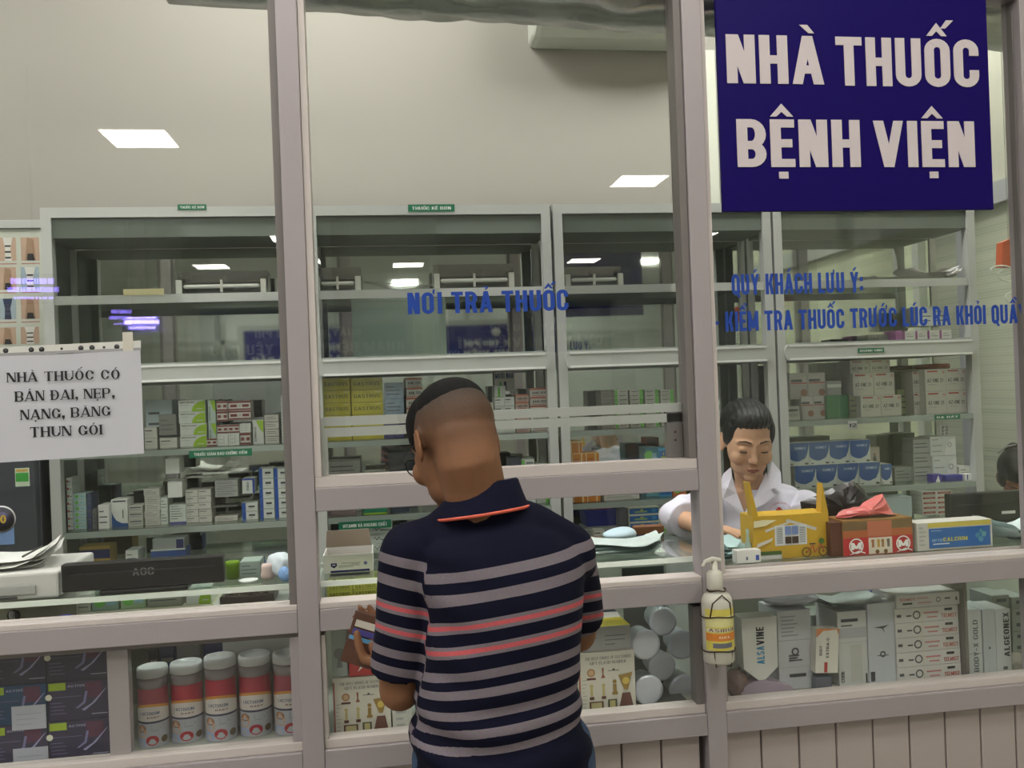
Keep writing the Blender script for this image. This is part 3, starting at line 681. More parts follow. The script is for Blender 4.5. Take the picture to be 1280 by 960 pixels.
stack(233, 264, 597, S3+0.172, 2, 1, OFF, d_seam, 'long white box lying on the broad stack', group='long boxes on the broad stack')
stack(268, 297, 645, S3, 1, 1, OFF, d_plain, 'cream box with an orange mark under the dark flat one')
stack(268, 297, 632, S3+0.052, 1, 1, K((90, 90, 86)), d_plain, 'dark grey flat box amid the grey stack')
stack(268, 297, 600, S3+0.092, 3, 1, GREYB, d_grey, 'grey white box on the dark flat one', group='grey stack in the first cabinet')
stack(302, 318, 598, S3+0.1, 1, 1, PALE, d_blueframe, 'upright white box framed in blue')
stack(302, 322, 628, S3, 2, 1, PALE, d_bluecell, 'small white box with blue end under the blue framed one', group='low pair of blue ended boxes')
stack(323, 341.5, 585, S3, 5, 1, PALE, d_bluecell, 'white box with blue end in the inner tall stack', group='inner blue ended stack')
stack(342, 361, 585, S3, 5, 1, PALE, d_bluecell, 'white box with blue end in the stack against the post', group='outer blue ended stack')
# ---- cabinet 1, fourth shelf
stack(98, 137, 683, S4, 1, 1, K((170, 140, 60)), lambda f: (f.R(0, 0.45, 1, 0.85, NAVY), f.R(0, 0.1, 1, 0.2, K((110, 90, 40)))), 'gold and navy carton lying above the black monitor')
stack(156, 172, 688, S4, 1, 1, WHT, d_plain, 'small white box above the monitor beside the blue tray')
stack(188, 232, 686, S4, 1, 1, K((30, 70, 140)), lambda f: f.R(0, 0.9, 1, 1, PALE), 'blue tray like carton above the monitor')
stack(190, 230, 673, S4+0.045, 1, 1, K((170, 172, 172)), lambda f: f.R(0.75, 0.1, 0.98, 0.9, NAVY), 'pale long box with a navy end above the blue tray')
# ---- cabinet 2, second shelf
stack(402, 437, 472.5, S2, 5, 1, YEL, d_gast, 'yellow lettered carton in the column by the post', group='yellow cartons near the post', name='medicine_carton')
stack(438, 477.5, 472, S2, 5, 1, YEL, d_gast, 'yellow lettered carton in the outer column', group='outer column of yellow cartons', name='medicine_carton')
stack(479, 505, 520, S2, 2, 1, K((60, 60, 120)), d_plain, 'dark blue box beside the yellow cartons', group='dark blue boxes by the yellow cartons')
stack(480, 504, 478, S2+0.09, 2, 1, K((150, 170, 190)), d_plain, 'light blue box over the dark blue ones', group='light blue pair')
stack(507, 528, 472, S2, 6, 1, OFF, d_redtop, 'red topped white box by the head of the customer', group='red topped stack near the customer', jit=0.0015)
stack(606, 617, 503, S2, 3, 1, OFF, d_plain, 'white box just past the head of the customer', group='white boxes past the customer')
stack(618, 643, 496, S2, 4, 2, PALE, d_seam, 'little white seamed box between head and red topped boxes', group='eight little seamed boxes')
stack(618, 632, 482, S2+0.126, 1, 1, PALE, lambda f: (f.R(0, 0, 1, 0.3, LGREEN), f.R(0.3, 0.3, 0.5, 0.9, LGREEN)), 'white and green box on the little seamed ones', Y=1.36)
stack(644, 661, 493, S2, 5, 1, K((190, 170, 155)), d_redtop, 'brownish topped box before the tidy red topped stack', group='brownish stack', jit=0.0015)
stack(662, 685, 485, S2, 5, 1, OFF, d_redtop, 'red topped white box against the cabinet frame', group='tidy red topped stack', jit=0.001)
pb = MB(); x0, x1 = at(618, 480, 1.5)[0], at(643, 480, 1.5)[0]; z0, z1 = at(630, 489, 1.5)[2], at(630, 463, 1.5)[2]
pb.box(x0, x1, 1.498, 1.502, z0, z1, WHT); put_text(pb, 'M\u01af\u1edcI NH\u00c0', x0+0.004, x1-0.004, z1-0.034, 0.022, 1.4975, BLUE, 'heavy'); pb.fr(x0+0.02, x0+0.03, z0+0.005, z0+0.04, 1.4976, LGREEN); pb.fr(x0+0.04, x0+0.05, z0+0.005, z0+0.04, 1.4976, NAVY)
pb.build('leaflet', label='small white leaflet with blue words leaning against the mirror', cat='leaflet')
# ---- cabinet 2, third and fourth shelf
stack(455, 482, 589, S3, 3, 2, OFF, d_grey, 'pale box in the low block behind the sash', group='low block of pale boxes')
stack(410, 450, 575, S3+0.0, 3, 1, GREYB, d_grey, 'wide grey box beneath the yellow cartons', group='wide grey boxes under yellow ones', Y=1.40)
stack(485, 520, 566, S3, 1, 1, K((70, 74, 84)), d_plain, 'dark tall carton behind the glasses of the customer', Y=1.40)
stack(636, 651, 572, S3, 2, 1, K((62, 68, 80)), d_plain, 'dark slate box behind the nape of the customer', group='dark slate boxes')
stack(652, 668, 574, S3, 5, 1, PALE, d_greentag, 'white box with green edge next to dark slate ones', group='green edged stack of five')
stack(669, 685, 579, S3, 4, 1, K((186, 192, 186)), d_greentagr, 'pale box with green end against the frame', group='pale green ended stack of four')
stack(405, 440, 668, S4, 2, 1, K((150, 150, 140)), d_grey, 'grey box behind the open carton', group='grey boxes behind the open carton')
stack(462, 490, 655, S4, 3, 1, PALE, lambda f: (f.P([(0.1, 0.3), (0.2, 0.6), (0.3, 0.3), (0.4, 0.6), (0.5, 0.3), (0.95, 0.32), (0.95, 0.38), (0.5, 0.38), (0.4, 0.7), (0.3, 0.42), (0.2, 0.7)], INK), lines(f, 2, GREYB, 0.2, 0.7, 0.75, 0.9)), 'white carton with a black scribble by the sleeve', group='scribbled cartons', Y=1.30)
stack(492, 512, 660, S4, 3, 1, K((170, 190, 165)), d_plain, 'pale green box beside the shoulder of the customer', group='pale green boxes near the shoulder')
stack(410, 445, 641, S3, 1, 1, K((120, 100, 100)), d_plain, 'dull brown box above the green vitamin label', Y=1.29)
stack(454, 484, 636, S3, 1, 1, K((30, 120, 90)), lambda f: f.R(0, 0, 1, 0.25, LIME), 'dark green box above the green vitamin label', Y=1.285)
stack(490, 512, 634, S3, 1, 1, K((40, 50, 70)), d_plain, 'navy box above the shelf near the collar', Y=1.29)
# ---- cabinet 3
for i, (p0, p1, r, fn) in enumerate(((768, 785, 9, d_greentag), (787, 804, 9, d_greentagr), (806, 823.5, 9, d_greentagr), (825.5, 842, 9, d_greentagr))):
    stack(p0, p1, 487, S2, r, 1, OFF, fn, 'thin white box with green end, %s stack before the post' % ['fourth', 'third', 'second', 'first'][i], group='%s green ended stack' % ['fourth', 'third', 'second', 'first'][i])
stack(751, 766, 488, S2, 4, 1, K((150, 145, 135)), d_grey, 'dull tan box beside the green ended stacks', group='dull tan stack', Y=1.36)
stack(713, 727.5, 551, S3+0.115, 1, 1, ORANGE, d_orange, 'single orange box on top of the orange block', Y=1.29)
stack(714, 749, 566, S3, 4, 2, ORANGE, d_orange, 'orange banded box in the block', group='block of orange boxes', Y=1.285)
stack(806, 822, 559, S3, 3, 1, K((90, 150, 165)), d_mint, 'teal box near the post', group='teal boxes near the post')
stack(823, 838, 560, S3, 3, 1, K((80, 160, 200)), d_bluebox, 'sky blue box next to the teal ones', group='sky blue boxes', Y=1.31)
stack(839, 856, 552, S3, 4, 1, K((200, 110, 60)), d_mint, 'rust coloured box by the post', group='rust coloured stack', Y=1.31)
stack(755, 800, 618, S3, 1, 1, OFF, d_grey, 'flat white carton beside the orange block', Y=1.29)
stack(785, 824.5, 634, S4, 4, 1, K((214, 214, 190)), d_bluebox, 'blue fronted carton with yellow mark', group='stack of blue fronted cartons', name='medicine_carton', Y=1.28)
stack(826, 850, 636, S4, 5, 1, OFF, d_greentag, 'white box behind the sleeve of the pharmacist', group='white boxes behind the sleeve')
stack(774, 784.5, 636, S4, 1, 1, K((84, 84, 84)), d_plain, 'tall charcoal carton between bin and blue cartons', Y=1.27)
stack(886, 896, 590, S3, 3, 1, YEL, d_grey, 'yellowish box behind the pharmacist beside the post', group='yellowish boxes by the second post')
stack(886, 900, 500, S2, 5, 1, PALE, d_seam, 'white box between the post and the dark hair', group='white boxes between post and hair', Y=1.36)
# ---- cabinet 4
stack(973, 987, 455, S2, 6, 1, OFF, d_seam, 'small pale box beside the frame near the hair', group='small pale boxes beside the frame', Y=1.38)
stack(987, 1031.5, 466, S2+0.085, 1, 2, K((206, 204, 202)), d_pill, 'white box with brown spot in the upper pair', group='upper pair of spotted boxes', Y=1.35)
stack(1001, 1031.5, 495, S2, 1, 2, K((206, 204, 202)), d_pill, 'white box with brown spot in the lower pair', group='lower pair of spotted boxes', Y=1.34)
stack(974, 1000, 508, S2, 1, 1, OFF, d_bars, 'low white box with dark lettering at the shelf edge', Y=1.31)
stack(1033, 1060, 494, S2, 1, 1, K((34, 118, 66)), lambda f: f.R(0.55, 0.0, 0.6, 1, K((70, 150, 95))), 'bright green carton in the fourth cabinet', Y=1.32)
stack(1034, 1052, 476, S2+0.088, 1, 1, K((150, 150, 150)), lambda f: f.R(0, 0.6, 1, 0.8, PALE), 'silvery box on the green carton', Y=1.33)
stack(1061, 1074, 493, S2, 1, 1, K((150, 155, 120)), d_plain, 'olive carton between green and white cartons', Y=1.34)
stack(1076, 1127, 494, S2, 1, 2, OFF, d_az, 'white red striped carton in the bottom pair of the first pile', group='bottom pair of striped cartons', Y=1.30, name='medicine_carton')
stack(1066, 1118, 466, S2+0.088, 1, 2, OFF, d_az, 'white red striped carton in the middle pair of the first pile', group='middle pair of striped cartons', Y=1.32, name='medicine_carton')
stack(1062, 1112, 450, S2+0.172, 1, 2, OFF, d_az, 'white red striped carton in the top pair of the first pile', group='top pair of striped cartons', Y=1.34, name='medicine_carton')
stack(1141, 1150, 464, S2, 2, 1, OFF, d_az, 'side on striped carton before the square pile', group='side on striped cartons', Y=1.34, name='medicine_carton')
stack(1156, 1208, 461, S2, 2, 2, OFF, d_az, 'white red striped carton of the square pile', group='square pile of striped cartons', Y=1.30, name='medicine_carton')
stack(1122, 1139, 487, S2, 1, 1, K((150, 160, 120)), d_plain, 'dull olive box between the two striped piles', Y=1.40)
lid = MB(); c = V3(1164, 459, 1.42); lid.lathe([(0.0, 0), (0.07, 0), (0.075, 0.004), (0.075, 0.018), (0.07, 0.022), (0, 0.022)], K((150, 40, 34), 0.4), (c.x, 1.42, 0), 28)
zt = at(1180, 461, 1.30)[2]
lid.v = [(x, y, z+zt+0.001) for x, y, z in lid.v]
lid.build('jar_lid', label='dark red round lid lying on the square pile of cartons', cat='lid')
stack(985, 1088, 552, S3+0.095, 1, 4, PALE, d_bluewave, 'blue and white carton of the upper row', group='upper row of blue and white cartons', Y=1.31, name='medicine_carton')
stack(993, 1100, 580, S3, 1, 4, PALE, d_bluewave, 'blue and white carton of the lower row', group='lower row of blue and white cartons', Y=1.30, name='medicine_carton')
stack(1101, 1115, 580, S3, 1, 1, PALE, d_bluewave, 'narrow blue and white carton closing the lower row', Y=1.30, name='medicine_carton')
stack(975, 984, 545, S3, 4, 1, ORANGE, d_orange, 'narrow orange box beside the blue and white rows', group='narrow orange stack', Y=1.32)
stack(1141, 1163, 548, S3, 3, 1, GREYB, d_grey, 'grey carton in the tall grey stack', group='tall grey stack of the fourth cabinet', Y=1.34)
stack(1166, 1196, 574, S3, 1, 1, PALE, d_curve, 'white carton with a curved panel, lower one', Y=1.33, hgt=0.105)
stack(1163, 1195, 545, S3+0.106, 1, 1, PALE, d_curve, 'white carton with a curved panel, upper one', Y=1.33)
stack(1118, 1140, 584, S3, 1, 1, K((150, 156, 150)), d_plain, 'pale grey box before the tall grey stack', Y=1.36)
stack(1166, 1178, 593, S3, 1, 1, K((70, 60, 150)), lambda f: f.P([(0.3, 0), (0.6, 0.9), (0.8, 0)], WHT), 'violet box with a white figure at the shelf edge', Y=1.28, d=0.04)
stack(1183, 1204, 594, S3, 1, 1, K((44, 44, 150)), d_plain, 'royal blue low box at the shelf edge', Y=1.28, d=0.04)
stack(1206, 1224, 592, S3, 1, 1, WHT, d_bluewhite, 'white box with two navy bars at the shelf end', Y=1.28, d=0.045)
stack(1199, 1215, 583, S3, 1, 1, WHT, d_plain, 'white box behind the navy barred one', Y=1.34)
bl = MB(); p = at(1184, 546, 1.32); 
bl.box(p[0]-0.022, p[0]+0.022, 1.335, 1.338, 0, 0.045, K((225, 225, 222)), 0.001)
for i in range(2):
    for j in range(3): bl.lathe([(0.006, 0), (0.005, -0.004), (0, -0.005)], K((180, 182, 184)), (p[0]-0.010+0.02*i, 1.335, 0.009+0.0135*j), 10, 'y')
zt = at(1179, 545, 1.33)[2]; bl.v = [(x, y, z+zt+0.001) for x, y, z in bl.v]
bl.build('blister_pack', label='white blister pack standing on the curved panel cartons', cat='pills')
# picture of a robed figure between rows
st = MB(); x0, x1 = at(1086, 550, 1.36)[0], at(1099, 550, 1.36)[0]
st.box(x0, x1, 1.36, 1.40, S3+0.0005, S3+0.155, K((176, 165, 155)), 0.001); f = Face(st, 1, 1); f.mb = MB()
st.fr(x0+0.004, x1-0.004, S3+0.01, S3+0.05, 1.3595, K((110, 80, 70))); st.poly([(x0+0.012, S3+0.05), (x1-0.012, S3+0.05), (x1-0.017, S3+0.115), (x0+0.017, S3+0.115)], 1.3594, K((80, 84, 84))); st.lathe([(0.006, 0), (0, -0.001)], K((170, 130, 110)), ((x0+x1)/2, 1.3593, S3+0.122), 10, 'y')
st.build('medicine_box', label='slim brown box with a dark figure beside the blue rows', cat='box')
# fourth shelf of cabinet 4
stack(1153, 1170, 614, S4+0.012, 5, 1, OFF, d_redband, 'red banded white box in the column beside the second monitor', group='inner red banded column', Y=1.15-0.28+0.42)
stack(1171, 1190, 613, S4+0.012, 5, 1, OFF, d_redband, 'red banded white box hidden partly by the second monitor', group='outer red banded column', Y=1.28)
stack(1083, 1140, 622, S4+0.01, 1, 1, K((176, 190, 192)), lambda f: f.R(0, 0.97, 1, 1, GREYB), 'plain pale blue board box behind the pink bag', Y=1.29)
# upper case of cabinet 4 (on the middle board) and papers on the top shelf
stack(1120, 1128, 413, SU, 1, 1, K((150, 80, 140)), d_plain, 'slim purple box in the upper case', Y=1.30)
stack(1129, 1190, 413, SU, 1, 4, OFF, d_purple, 'white box with purple end in the upper case row', group='purple ended row in the upper case', Y=1.31)
stack(1147, 1186, 383, SU+0.058, 1, 2, PALE, d_plain, 'white box stacked in the upper case', group='pair on the purple ended row', Y=1.33)
stack(1085, 1110, 418, SU, 1, 2, K((100, 100, 98)), d_plain, 'dark small box in the upper case', group='dark pair in the upper case', Y=1.32)
def sheets(n, c, w, d, z, rz, label, name='paper', cat='paper', m=None, amp=0.004, group=None, curl=0.012, dz=0.0012):
    """a loose pile of slightly curled sheets: each sheet its own part when several"""
    root = empty(name, (c[0], c[1], z), label, cat, group, rz=rz) if n > 1 else None
    for i in range(n):
        mb = MB(); nx, ny = 8, 5; r = random.Random(int(c[0]*1000)+i*7); ph = r.uniform(0, 6); a = r.uniform(-0.25, 0.25) if i else 0
        ox, oy = (r.uniform(-0.02, 0.02), r.uniform(-0.015, 0.015)) if i else (0, 0)
        top = []; 
        for s_ in (0.0005, 0.0):
            for j in range(ny+1):
                for k in range(nx+1):
                    u, v = k/nx-0.5, j/ny-0.5; x, y = u*w, v*d
                    zz = amp*(1+math.sin(u*7+ph)*math.cos(v*5+ph))+curl*abs(u*2)**4+i*dz+s_
                    X = x*math.cos(a)-y*math.sin(a)+ox; Y_ = x*math.sin(a)+y*math.cos(a)+oy
                    if n == 1: X, Y_ = X*math.cos(rz)-Y_*math.sin(rz)+c[0], X*math.sin(rz)+Y_*math.cos(rz)+c[1]; zz += z
                    top.append((X, Y_, zz))
        N = (nx+1)*(ny+1); fs = []
        for j in range(ny):
            for k in range(nx):
                q = j*(nx+1)+k; fs.append((q, q+1, q+nx+2, q+nx+1)); fs.append((N+q, N+q+nx+1, N+q+nx+2, N+q+1))
        mb.add(top, fs, m or WHT, True)
        if n == 1: return mb.build(name, label=label, cat=cat, group=group)
        o = bpy.data.objects.new('sheet', mb.mesh('sheet')); link(o, root)
    return root
sheets(6, V3(1160, 338, 1.36), 0.20, 0.16, S1+0.001, 0.05, 'thick curled pile of papers on the top shelf corner', 'paper_pile', curl=0.03, dz=0.004)
sheets(3, V3(1091, 343, 1.36), 0.21, 0.16, S1+0.001, -0.03, 'flat white papers on the top shelf next to the curled pile', 'paper_pile', curl=0.004, dz=0.003)

# ---- tube lamps lying on the top shelves
def tube_lamp(px0, px1, pyt, label):
    x0, x1 = at(px0, 345, 1.33)[0], at(px1, 345, 1.33)[0]; z = S1+0.0006
    h = at(px0, pyt, 1.36)[2]-z; c = empty('tube_lamp', ((x0+x1)/2, 1.38, z), label, 'lamp', 'tube lamps on the top shelves')
    b = mat((150, 150, 145), 0.25, 0.8)
    MB().prism([(0, 0)], 0, 0, b) if 0 else None
    m = MB(); n = Vector
    prof = [(1.34, z+0.0), (1.45, z+0.0), (1.45, z+h), (1.36, z+h), (1.37, z+h*0.55)]
    vs = [(x0, a, zz) for a, zz in prof]+[(x1, a, zz) for a, zz in prof]
    m.add(vs, [(0, 1, 2, 3, 4), (9, 8, 7, 6, 5)]+[(i, (i+1) % 5+0, (i+1) % 5+5, i+5)[::-1] for i in range(5)], b); m.build('reflector', c)
    t = MB(); t.limb([(x0+0.035, 1.335, z+h*0.35), (x1-0.035, 1.335, z+h*0.35)], [0.008, 0.008], mat((235, 235, 228), 0.25), 10); t.build('tube', c)
    for x in (x0+0.012, x1-0.012): MB().box(x-0.011, x+0.011, 1.325, 1.3395, z, z+h*0.62, mat((225, 225, 215), 0.4), 0.002).build('socket', c)
    MB().box((x0+x1)/2-0.004, (x0+x1)/2+0.004, 1.322, 1.3395, z+h*0.1, z+h*0.6, mat((210, 210, 200))).build('clip', c)
tube_lamp(219, 333, 340, 'silver reflector lamp on the first cabinet top shelf')
tube_lamp(392, 451, 335, 'silver reflector lamp cut off by the aluminium post')
tube_lamp(542, 643, 331, 'silver reflector lamp above the blue hatch lettering')
tube_lamp(706, 779, 334, 'silver reflector lamp in the third cabinet')
cb = MB(); a = V3(455, 352, 1.37); b = V3(540, 356, 1.37)
for k in range(3): cb.limb([a+Vector((0, 0.01*k, 0)), a.lerp(b, 0.5)+Vector((0, 0.01*k, -0.012*k-0.004)), b+Vector((0, 0.01*k, -0.002))], [0.0013]*3, K((120, 120, 110)), 6)
cb.v = [(x, y, max(z, S1+0.002)) for x, y, z in cb.v]
cb.build('lamp_cable', label='thin cables between two silver lamps on the top shelf', cat='cable')
pp = MB(); x0, x1 = at(440, 400, 1.50)[0], at(557, 400, 1.50)[0]; z0, z1 = at(500, 437, 1.5)[2], at(500, 373, 1.5)[2]
pp.box(x0, x1, 1.496, 1.500, SU+0.001, z1, mat((190, 208, 196), 0.5)); pp.fr(x0+0.01, x1-0.01, z1-0.012, z1-0.010, 1.4955, GREYB)
pp.build('paper_board', label='blank pale mint board leaning on the mirror behind the hatch words', cat='board')

# ---- shelf labels (small green strips)
def shelf_label(px0, px1, py0, py1, Y, txt, label, m=GREEN, tm=None):
    a = at(px0, py0, Y); b = at(px1, py0, Y); z1 = at((px0+px1)/2, py0, Y)[2]; z0 = at((px0+px1)/2, py1, Y)[2]
    mb = MB().box(a[0], b[0], Y-0.0015, Y, z0, z1, m); h = z1-z0
    if txt: put_text(mb, txt, a[0]+(b[0]-a[0])*0.08, b[0]-(b[0]-a[0])*0.08, z0+h*0.26, h*0.42, Y-0.0018, tm or WHT, 'sans')
    return mb.build('shelf_label', label=label, cat='label')
shelf_label(222, 258, 255.5, 262.5, 1.2495, 'THU\u1ed0C K\u00ca \u0110\u01a0N', 'green strip label on the first cabinet top rail')
shelf_label(510, 568, 255.5, 264.5, 1.2495, 'THU\u1ed0C K\u00ca \u0110\u01a0N', 'green strip label on the second cabinet top rail')
shelf_label(236, 315, 562, 571, 1.2535, 'THU\u1ed0C GI\u1ea2M \u0110AU CH\u1ed0NG VI\u00caM', 'green strip label under the maroon and lime boxes')
shelf_label(423, 489, 651, 661, 1.2535, 'VITAMIN V\u00c0 KHO\u00c1NG CH\u1ea4T', 'green vitamin strip label above the open carton')
shelf_label(1072, 1105, 435, 441, 1.233, 'KH\u00c1NG SINH', 'small green strip label on the fourth cabinet track')
shelf_label(1168, 1200, 518, 524, 1.2535, 'D\u1ea0 D\u00c0Y', 'small green strip label under the square pile')
shelf_label(1060, 1071, 526, 536.5, 1.252, '12', 'square white tag with the number twelve', WHT, BLACK)
shelf_label(154, 205, 361, 369, 1.2535, '', 'old yellowed tape strip on the top shelf edge', K((190, 184, 140)))

# ================================================================== ON AND IN THE COUNTER
T0 = CZ+0.0006; T3 = CC+0.0006
def on(px, py, Y): return V3(px, py, Y)
# monitor by the left pane, seen from behind
def monitor(px0, px1, pyt, Y, label, txt=None, sticker=None, th=0.03, T0=None):
    T0 = CZ+0.0006 if T0 is None else T0
    x0, x1 = at(px0, pyt, Y)[0], at(px1, pyt, Y)[0]; zt = at((px0+px1)/2, pyt, Y)[2]; z0 = T0+0.012
    c = empty('monitor', ((x0+x1)/2, Y+0.05, T0), label, 'monitor')
    MB().box(x0, x1, Y, Y+th, z0, zt, mat((20, 19, 20), 0.35, 0, 0.1), 0.004).build('housing', c)
    MB().box(x0+0.02, x1-0.02, Y-0.003, Y, z0+0.6*(zt-z0), z0+0.6*(zt-z0)+0.003, mat((50, 48, 50), 0.3)).build('ridge', c)
    MB().box(x0+0.012, x1-0.012, Y+th, Y+th+0.001, z0+0.012, zt-0.012, mat((40, 60, 90), 0.2)).build('screen', c)
    xm = (x0+x1)/2
    MB().box(xm-0.10, xm+0.10, Y-0.003, Y+0.09, T0, T0+0.0115, mat((22, 22, 24), 0.3), 0.003).build('stand', c)
    if txt: 
        m = MB(); a, b = at(166, 730, Y)[0], at(193, 730, Y)[0]; put_text(m, txt, a, b, z0+0.03, 0.018, Y-0.0006, mat((120, 118, 120), 0.3), 'sans'); m.build('emblem', c)
    if sticker:
        m = MB(); a, b = at(1252, 640, Y)[0], at(1269, 640, Y)[0]; z = at(1260, 642, Y)[2]; m.box(a, b, Y-0.001, Y-0.0001, z, z+0.009, WHT); m.build('sticker', c)
    return c
monitor(75, 279, 700, 0.048, 'wide black monitor seen from behind near the paper notice', txt='AOC')
monitor(1187, 1330, 614, 0.34, 'black monitor with a small white sticker in front of the seated woman', sticker=True, T0=T3)
# printer with papers
px_ = at(-60, 715, 0.06)[0], at(73, 715, 0.06)[0]
c = empty('printer', ((px_[0]+px_[1])/2, 0.35, T0), 'pale grey printer with loose papers on it at the counter end', 'printer')
zt = at(40, 716, 0.06)[2]
MB().box(px_[0], px_[1], 0.06, 0.32, T0, zt, mat((205, 204, 200), 0.45), 0.006).build('body', c)
MB().box(px_[0]+0.02, px_[1]-0.05, 0.055, 0.06, T0+0.012, T0+0.034, mat((170, 170, 168), 0.45), 0.002).build('paper_slot', c)
MB().box(px_[0]+0.03, px_[1]-0.09, 0.0535, 0.055, T0+0.003, T0+0.009, K((60, 60, 62))).build('grille', c)
sheets(4, V3(8, 730, 0.17), 0.22, 0.17, zt+0.001, 0.25, 'loose printed sheets on the pale printer', 'paper_pile', curl=0.03, dz=0.006)
pn = MB(); a = Vector((px_[1]-0.10, 0.12, zt+0.03)); pn.limb([a, a+Vector((0.045, 0.0, 0.022))], [0.0028, 0.0018], mat((70, 68, 66), 0.3), 8); pn.build('pen', label='dark pen sticking up from the printer papers', cat='pen')
# cup, tub, tissues
def at_on(px, Y=0.3): return at(px, 735, Y)[0]
def cyl(name, px0, px1, pyt, Y, m, label, cat, prof=None, z0=None):
    x0, x1 = at(px0, pyt, Y)[0], at(px1, pyt, Y)[0]; z0 = T0 if z0 is None else z0; h = at((px0+px1)/2, pyt, Y)[2]-z0; r = (x1-x0)/2
    mb = MB(); P = prof or [(0.85, 0), (0.95, 0.03), (0.97, 0.72), (1.0, 0.74), (1.0, 0.98), (0.92, 1.0), (0, 1.0)]
    mb.lathe([(r*a, h*b) for a, b in P], m, ((x0+x1)/2, Y+r, z0), 24)
    return mb.build(name, label=label, cat=cat)
cyl('cup', 280, 298, 703, 0.13, mat((110, 150, 20), 0.3), 'green lidded cup beside the wide monitor', 'cup')
stack(299, 325, 702, T0, 1, 1, K((150, 168, 158)), d_plain, 'pale green tub like box beside the green cup', Y=0.14, d=0.07, cat='box')
cyl('saucer_cup', 296, 321, 727, 0.062, mat((225, 232, 228), 0.25), 'shallow white bowl in front of the pale green box', 'bowl', [(0.5, 0), (0.8, 0.2), (1, 1), (0.94, 1), (0.7, 0.4), (0, 0.3)])
cyl('lotion_bottle', 324, 342, 706, 0.10, mat((214, 190, 184), 0.45), 'pinkish white round bottle beside the tissues', 'bottle', [(0.7, 0), (0.95, 0.08), (1, 0.3), (0.85, 0.55), (0.9, 0.75), (0.8, 0.98), (0, 1.0)])
def crumple(name, c, r, m, label, cat, seed=1, amp=0.25, n=2, sc=2.2, parent=None, squash=0.0, pts=None):
    """folded soft sheet or bag: a ball pushed into ridges"""
    bm = bmesh.new(); bmesh.ops.create_icosphere(bm, subdivisions=4, radius=1.0)
    rr = random.Random(seed); dirs = [Vector((rr.gauss(0,1), rr.gauss(0,1), rr.gauss(0,1))).normalized() for _ in range(14)]; ph = [rr.uniform(0.6, 1.25) for _ in dirs]
    for v in bm.verts:
        d = v.co.normalized(); k = min(p/max(0.25, d.dot(q)) for q, p in zip(dirs, ph)) if amp > 0 else 1
        k = 1-amp+amp*min(1.6, k) + 0.04*math.sin(9*d.x+seed)*math.cos(7*d.z+seed)
        v.co = Vector((d.x*r[0]*k, d.y*r[1]*k, max(d.z*r[2]*k, -r[2]*0.9)))
    mb = MB(); bm.verts.index_update(); mb.add([tuple(v.co+Vector(c)) for v in bm.verts], [[v.index for v in f.verts] for f in bm.faces], m, True); bm.free()
    if parent: return mb.build(name, parent)
    return mb.build(name, label=label, cat=cat)
p = V3(352, 716, 0.14); crumple('tissue', (p.x, 0.14, T0+0.03), (0.035, 0.04, 0.033), mat((214, 224, 232), 0.6), 'crumpled white and bluish tissue by the post', 'tissue', 5, 0.4)
p = V3(357, 722, 0.07); crumple('tissue', (p.x, 0.07, T0+0.018), (0.018, 0.02, 0.019), mat((120, 160, 210), 0.6), 'small blue crumpled wrap at the foot of the post', 'tissue', 9, 0.4)
# keypad on the counter edge, blue clip
a = V3(278, 752, 0.10); b = V3(345, 742, 0.10)
KBZ = 1
kb = empty('keypad', ((a.x+b.x)/2, 0.12, CZ-0.06), 'dark brown calculator like keypad under the glass by the post', 'calculator')
z0 = at(310, 756, 0.06)[2]; z1 = at(310, 740, 0.06)[2]
MB().box(a.x, b.x, 0.06, 0.16, z0, z0+(z1-z0)*0.75, mat((52, 40, 36), 0.35), 0.004).build('body', kb)
for i in range(6):
    for j in range(3): MB().box(a.x+0.012+i*(b.x-a.x-0.02)/6, a.x+0.012+(i+0.7)*(b.x-a.x-0.02)/6, 0.066+0.03*j, 0.086+0.03*j, z0+(z1-z0)*0.75, z0+(z1-z0)*0.95, mat((70, 58, 52), 0.3), 0.001).build('button', kb)
MB().box(a.x-0.02, b.x+0.03, 0.05, 0.20, z0-0.004, z0-0.0005, ALU_IN).build('ledge', kb)
MB().box(a.x-0.02, b.x+0.03, 0.19, 0.20, B0, z0-0.0045, ALU_IN).build('ledge_leg', kb)
def incase(px0, px1, py0, py1, Y, body, fn, label, d=0.08, zb=None, **k):
    z0 = at((px0+px1)/2, py1, Y)[2]; z1 = min(at((px0+px1)/2, py0, Y)[2], CZ-0.012)
    return stack(px0, px1, py0, z0 if zb is None else zb, 1, 1, body, fn, label, Y=Y, d=d, hgt=z1-(z0 if zb is None else zb), **k)
# upper tray inside the case at the left bay
xa, xb2 = -1.14, -0.26
tz = at(100, 782, 0.07)[2]
tr = empty('case_tray', ((xa+xb2)/2, 0.3, tz-0.006), 'cream inner tray under the counter glass of the first bay', 'tray')
MB().box(xa, xb2-0.10, 0.205, 0.43, tz-0.008, tz-0.002, mat((186, 184, 160), 0.5)).build('tray_board', tr)
MB().box(xa, at(96, 770, 0.2)[0], 0.2005, 0.2045, tz-0.008, CZ-0.013, mat((178, 176, 150), 0.5)).build('tray_front', tr)
MB().box(xa+0.002, xa+0.012, 0.21, 0.43, B0, tz-0.0085, ALU_IN).build('tray_leg', tr); MB().box(-0.77, -0.76, 0.21, 0.43, B0, tz-0.0085, ALU_IN).build('tray_leg', tr)
kn = MB(); q = at(17, 770, 0.198); kn.lathe([(0.016, 0), (0.016, -0.002)], BLACK, (q[0], 0.2004, q[2]), 12, 'y'); kn.limb([(q[0], 0.19, q[2]-0.008), (q[0]+0.003, 0.18, q[2]+0.010)], [0.006, 0.007], WHT, 10); kn.build('tap_knob', tr)
TT = tz-0.0015
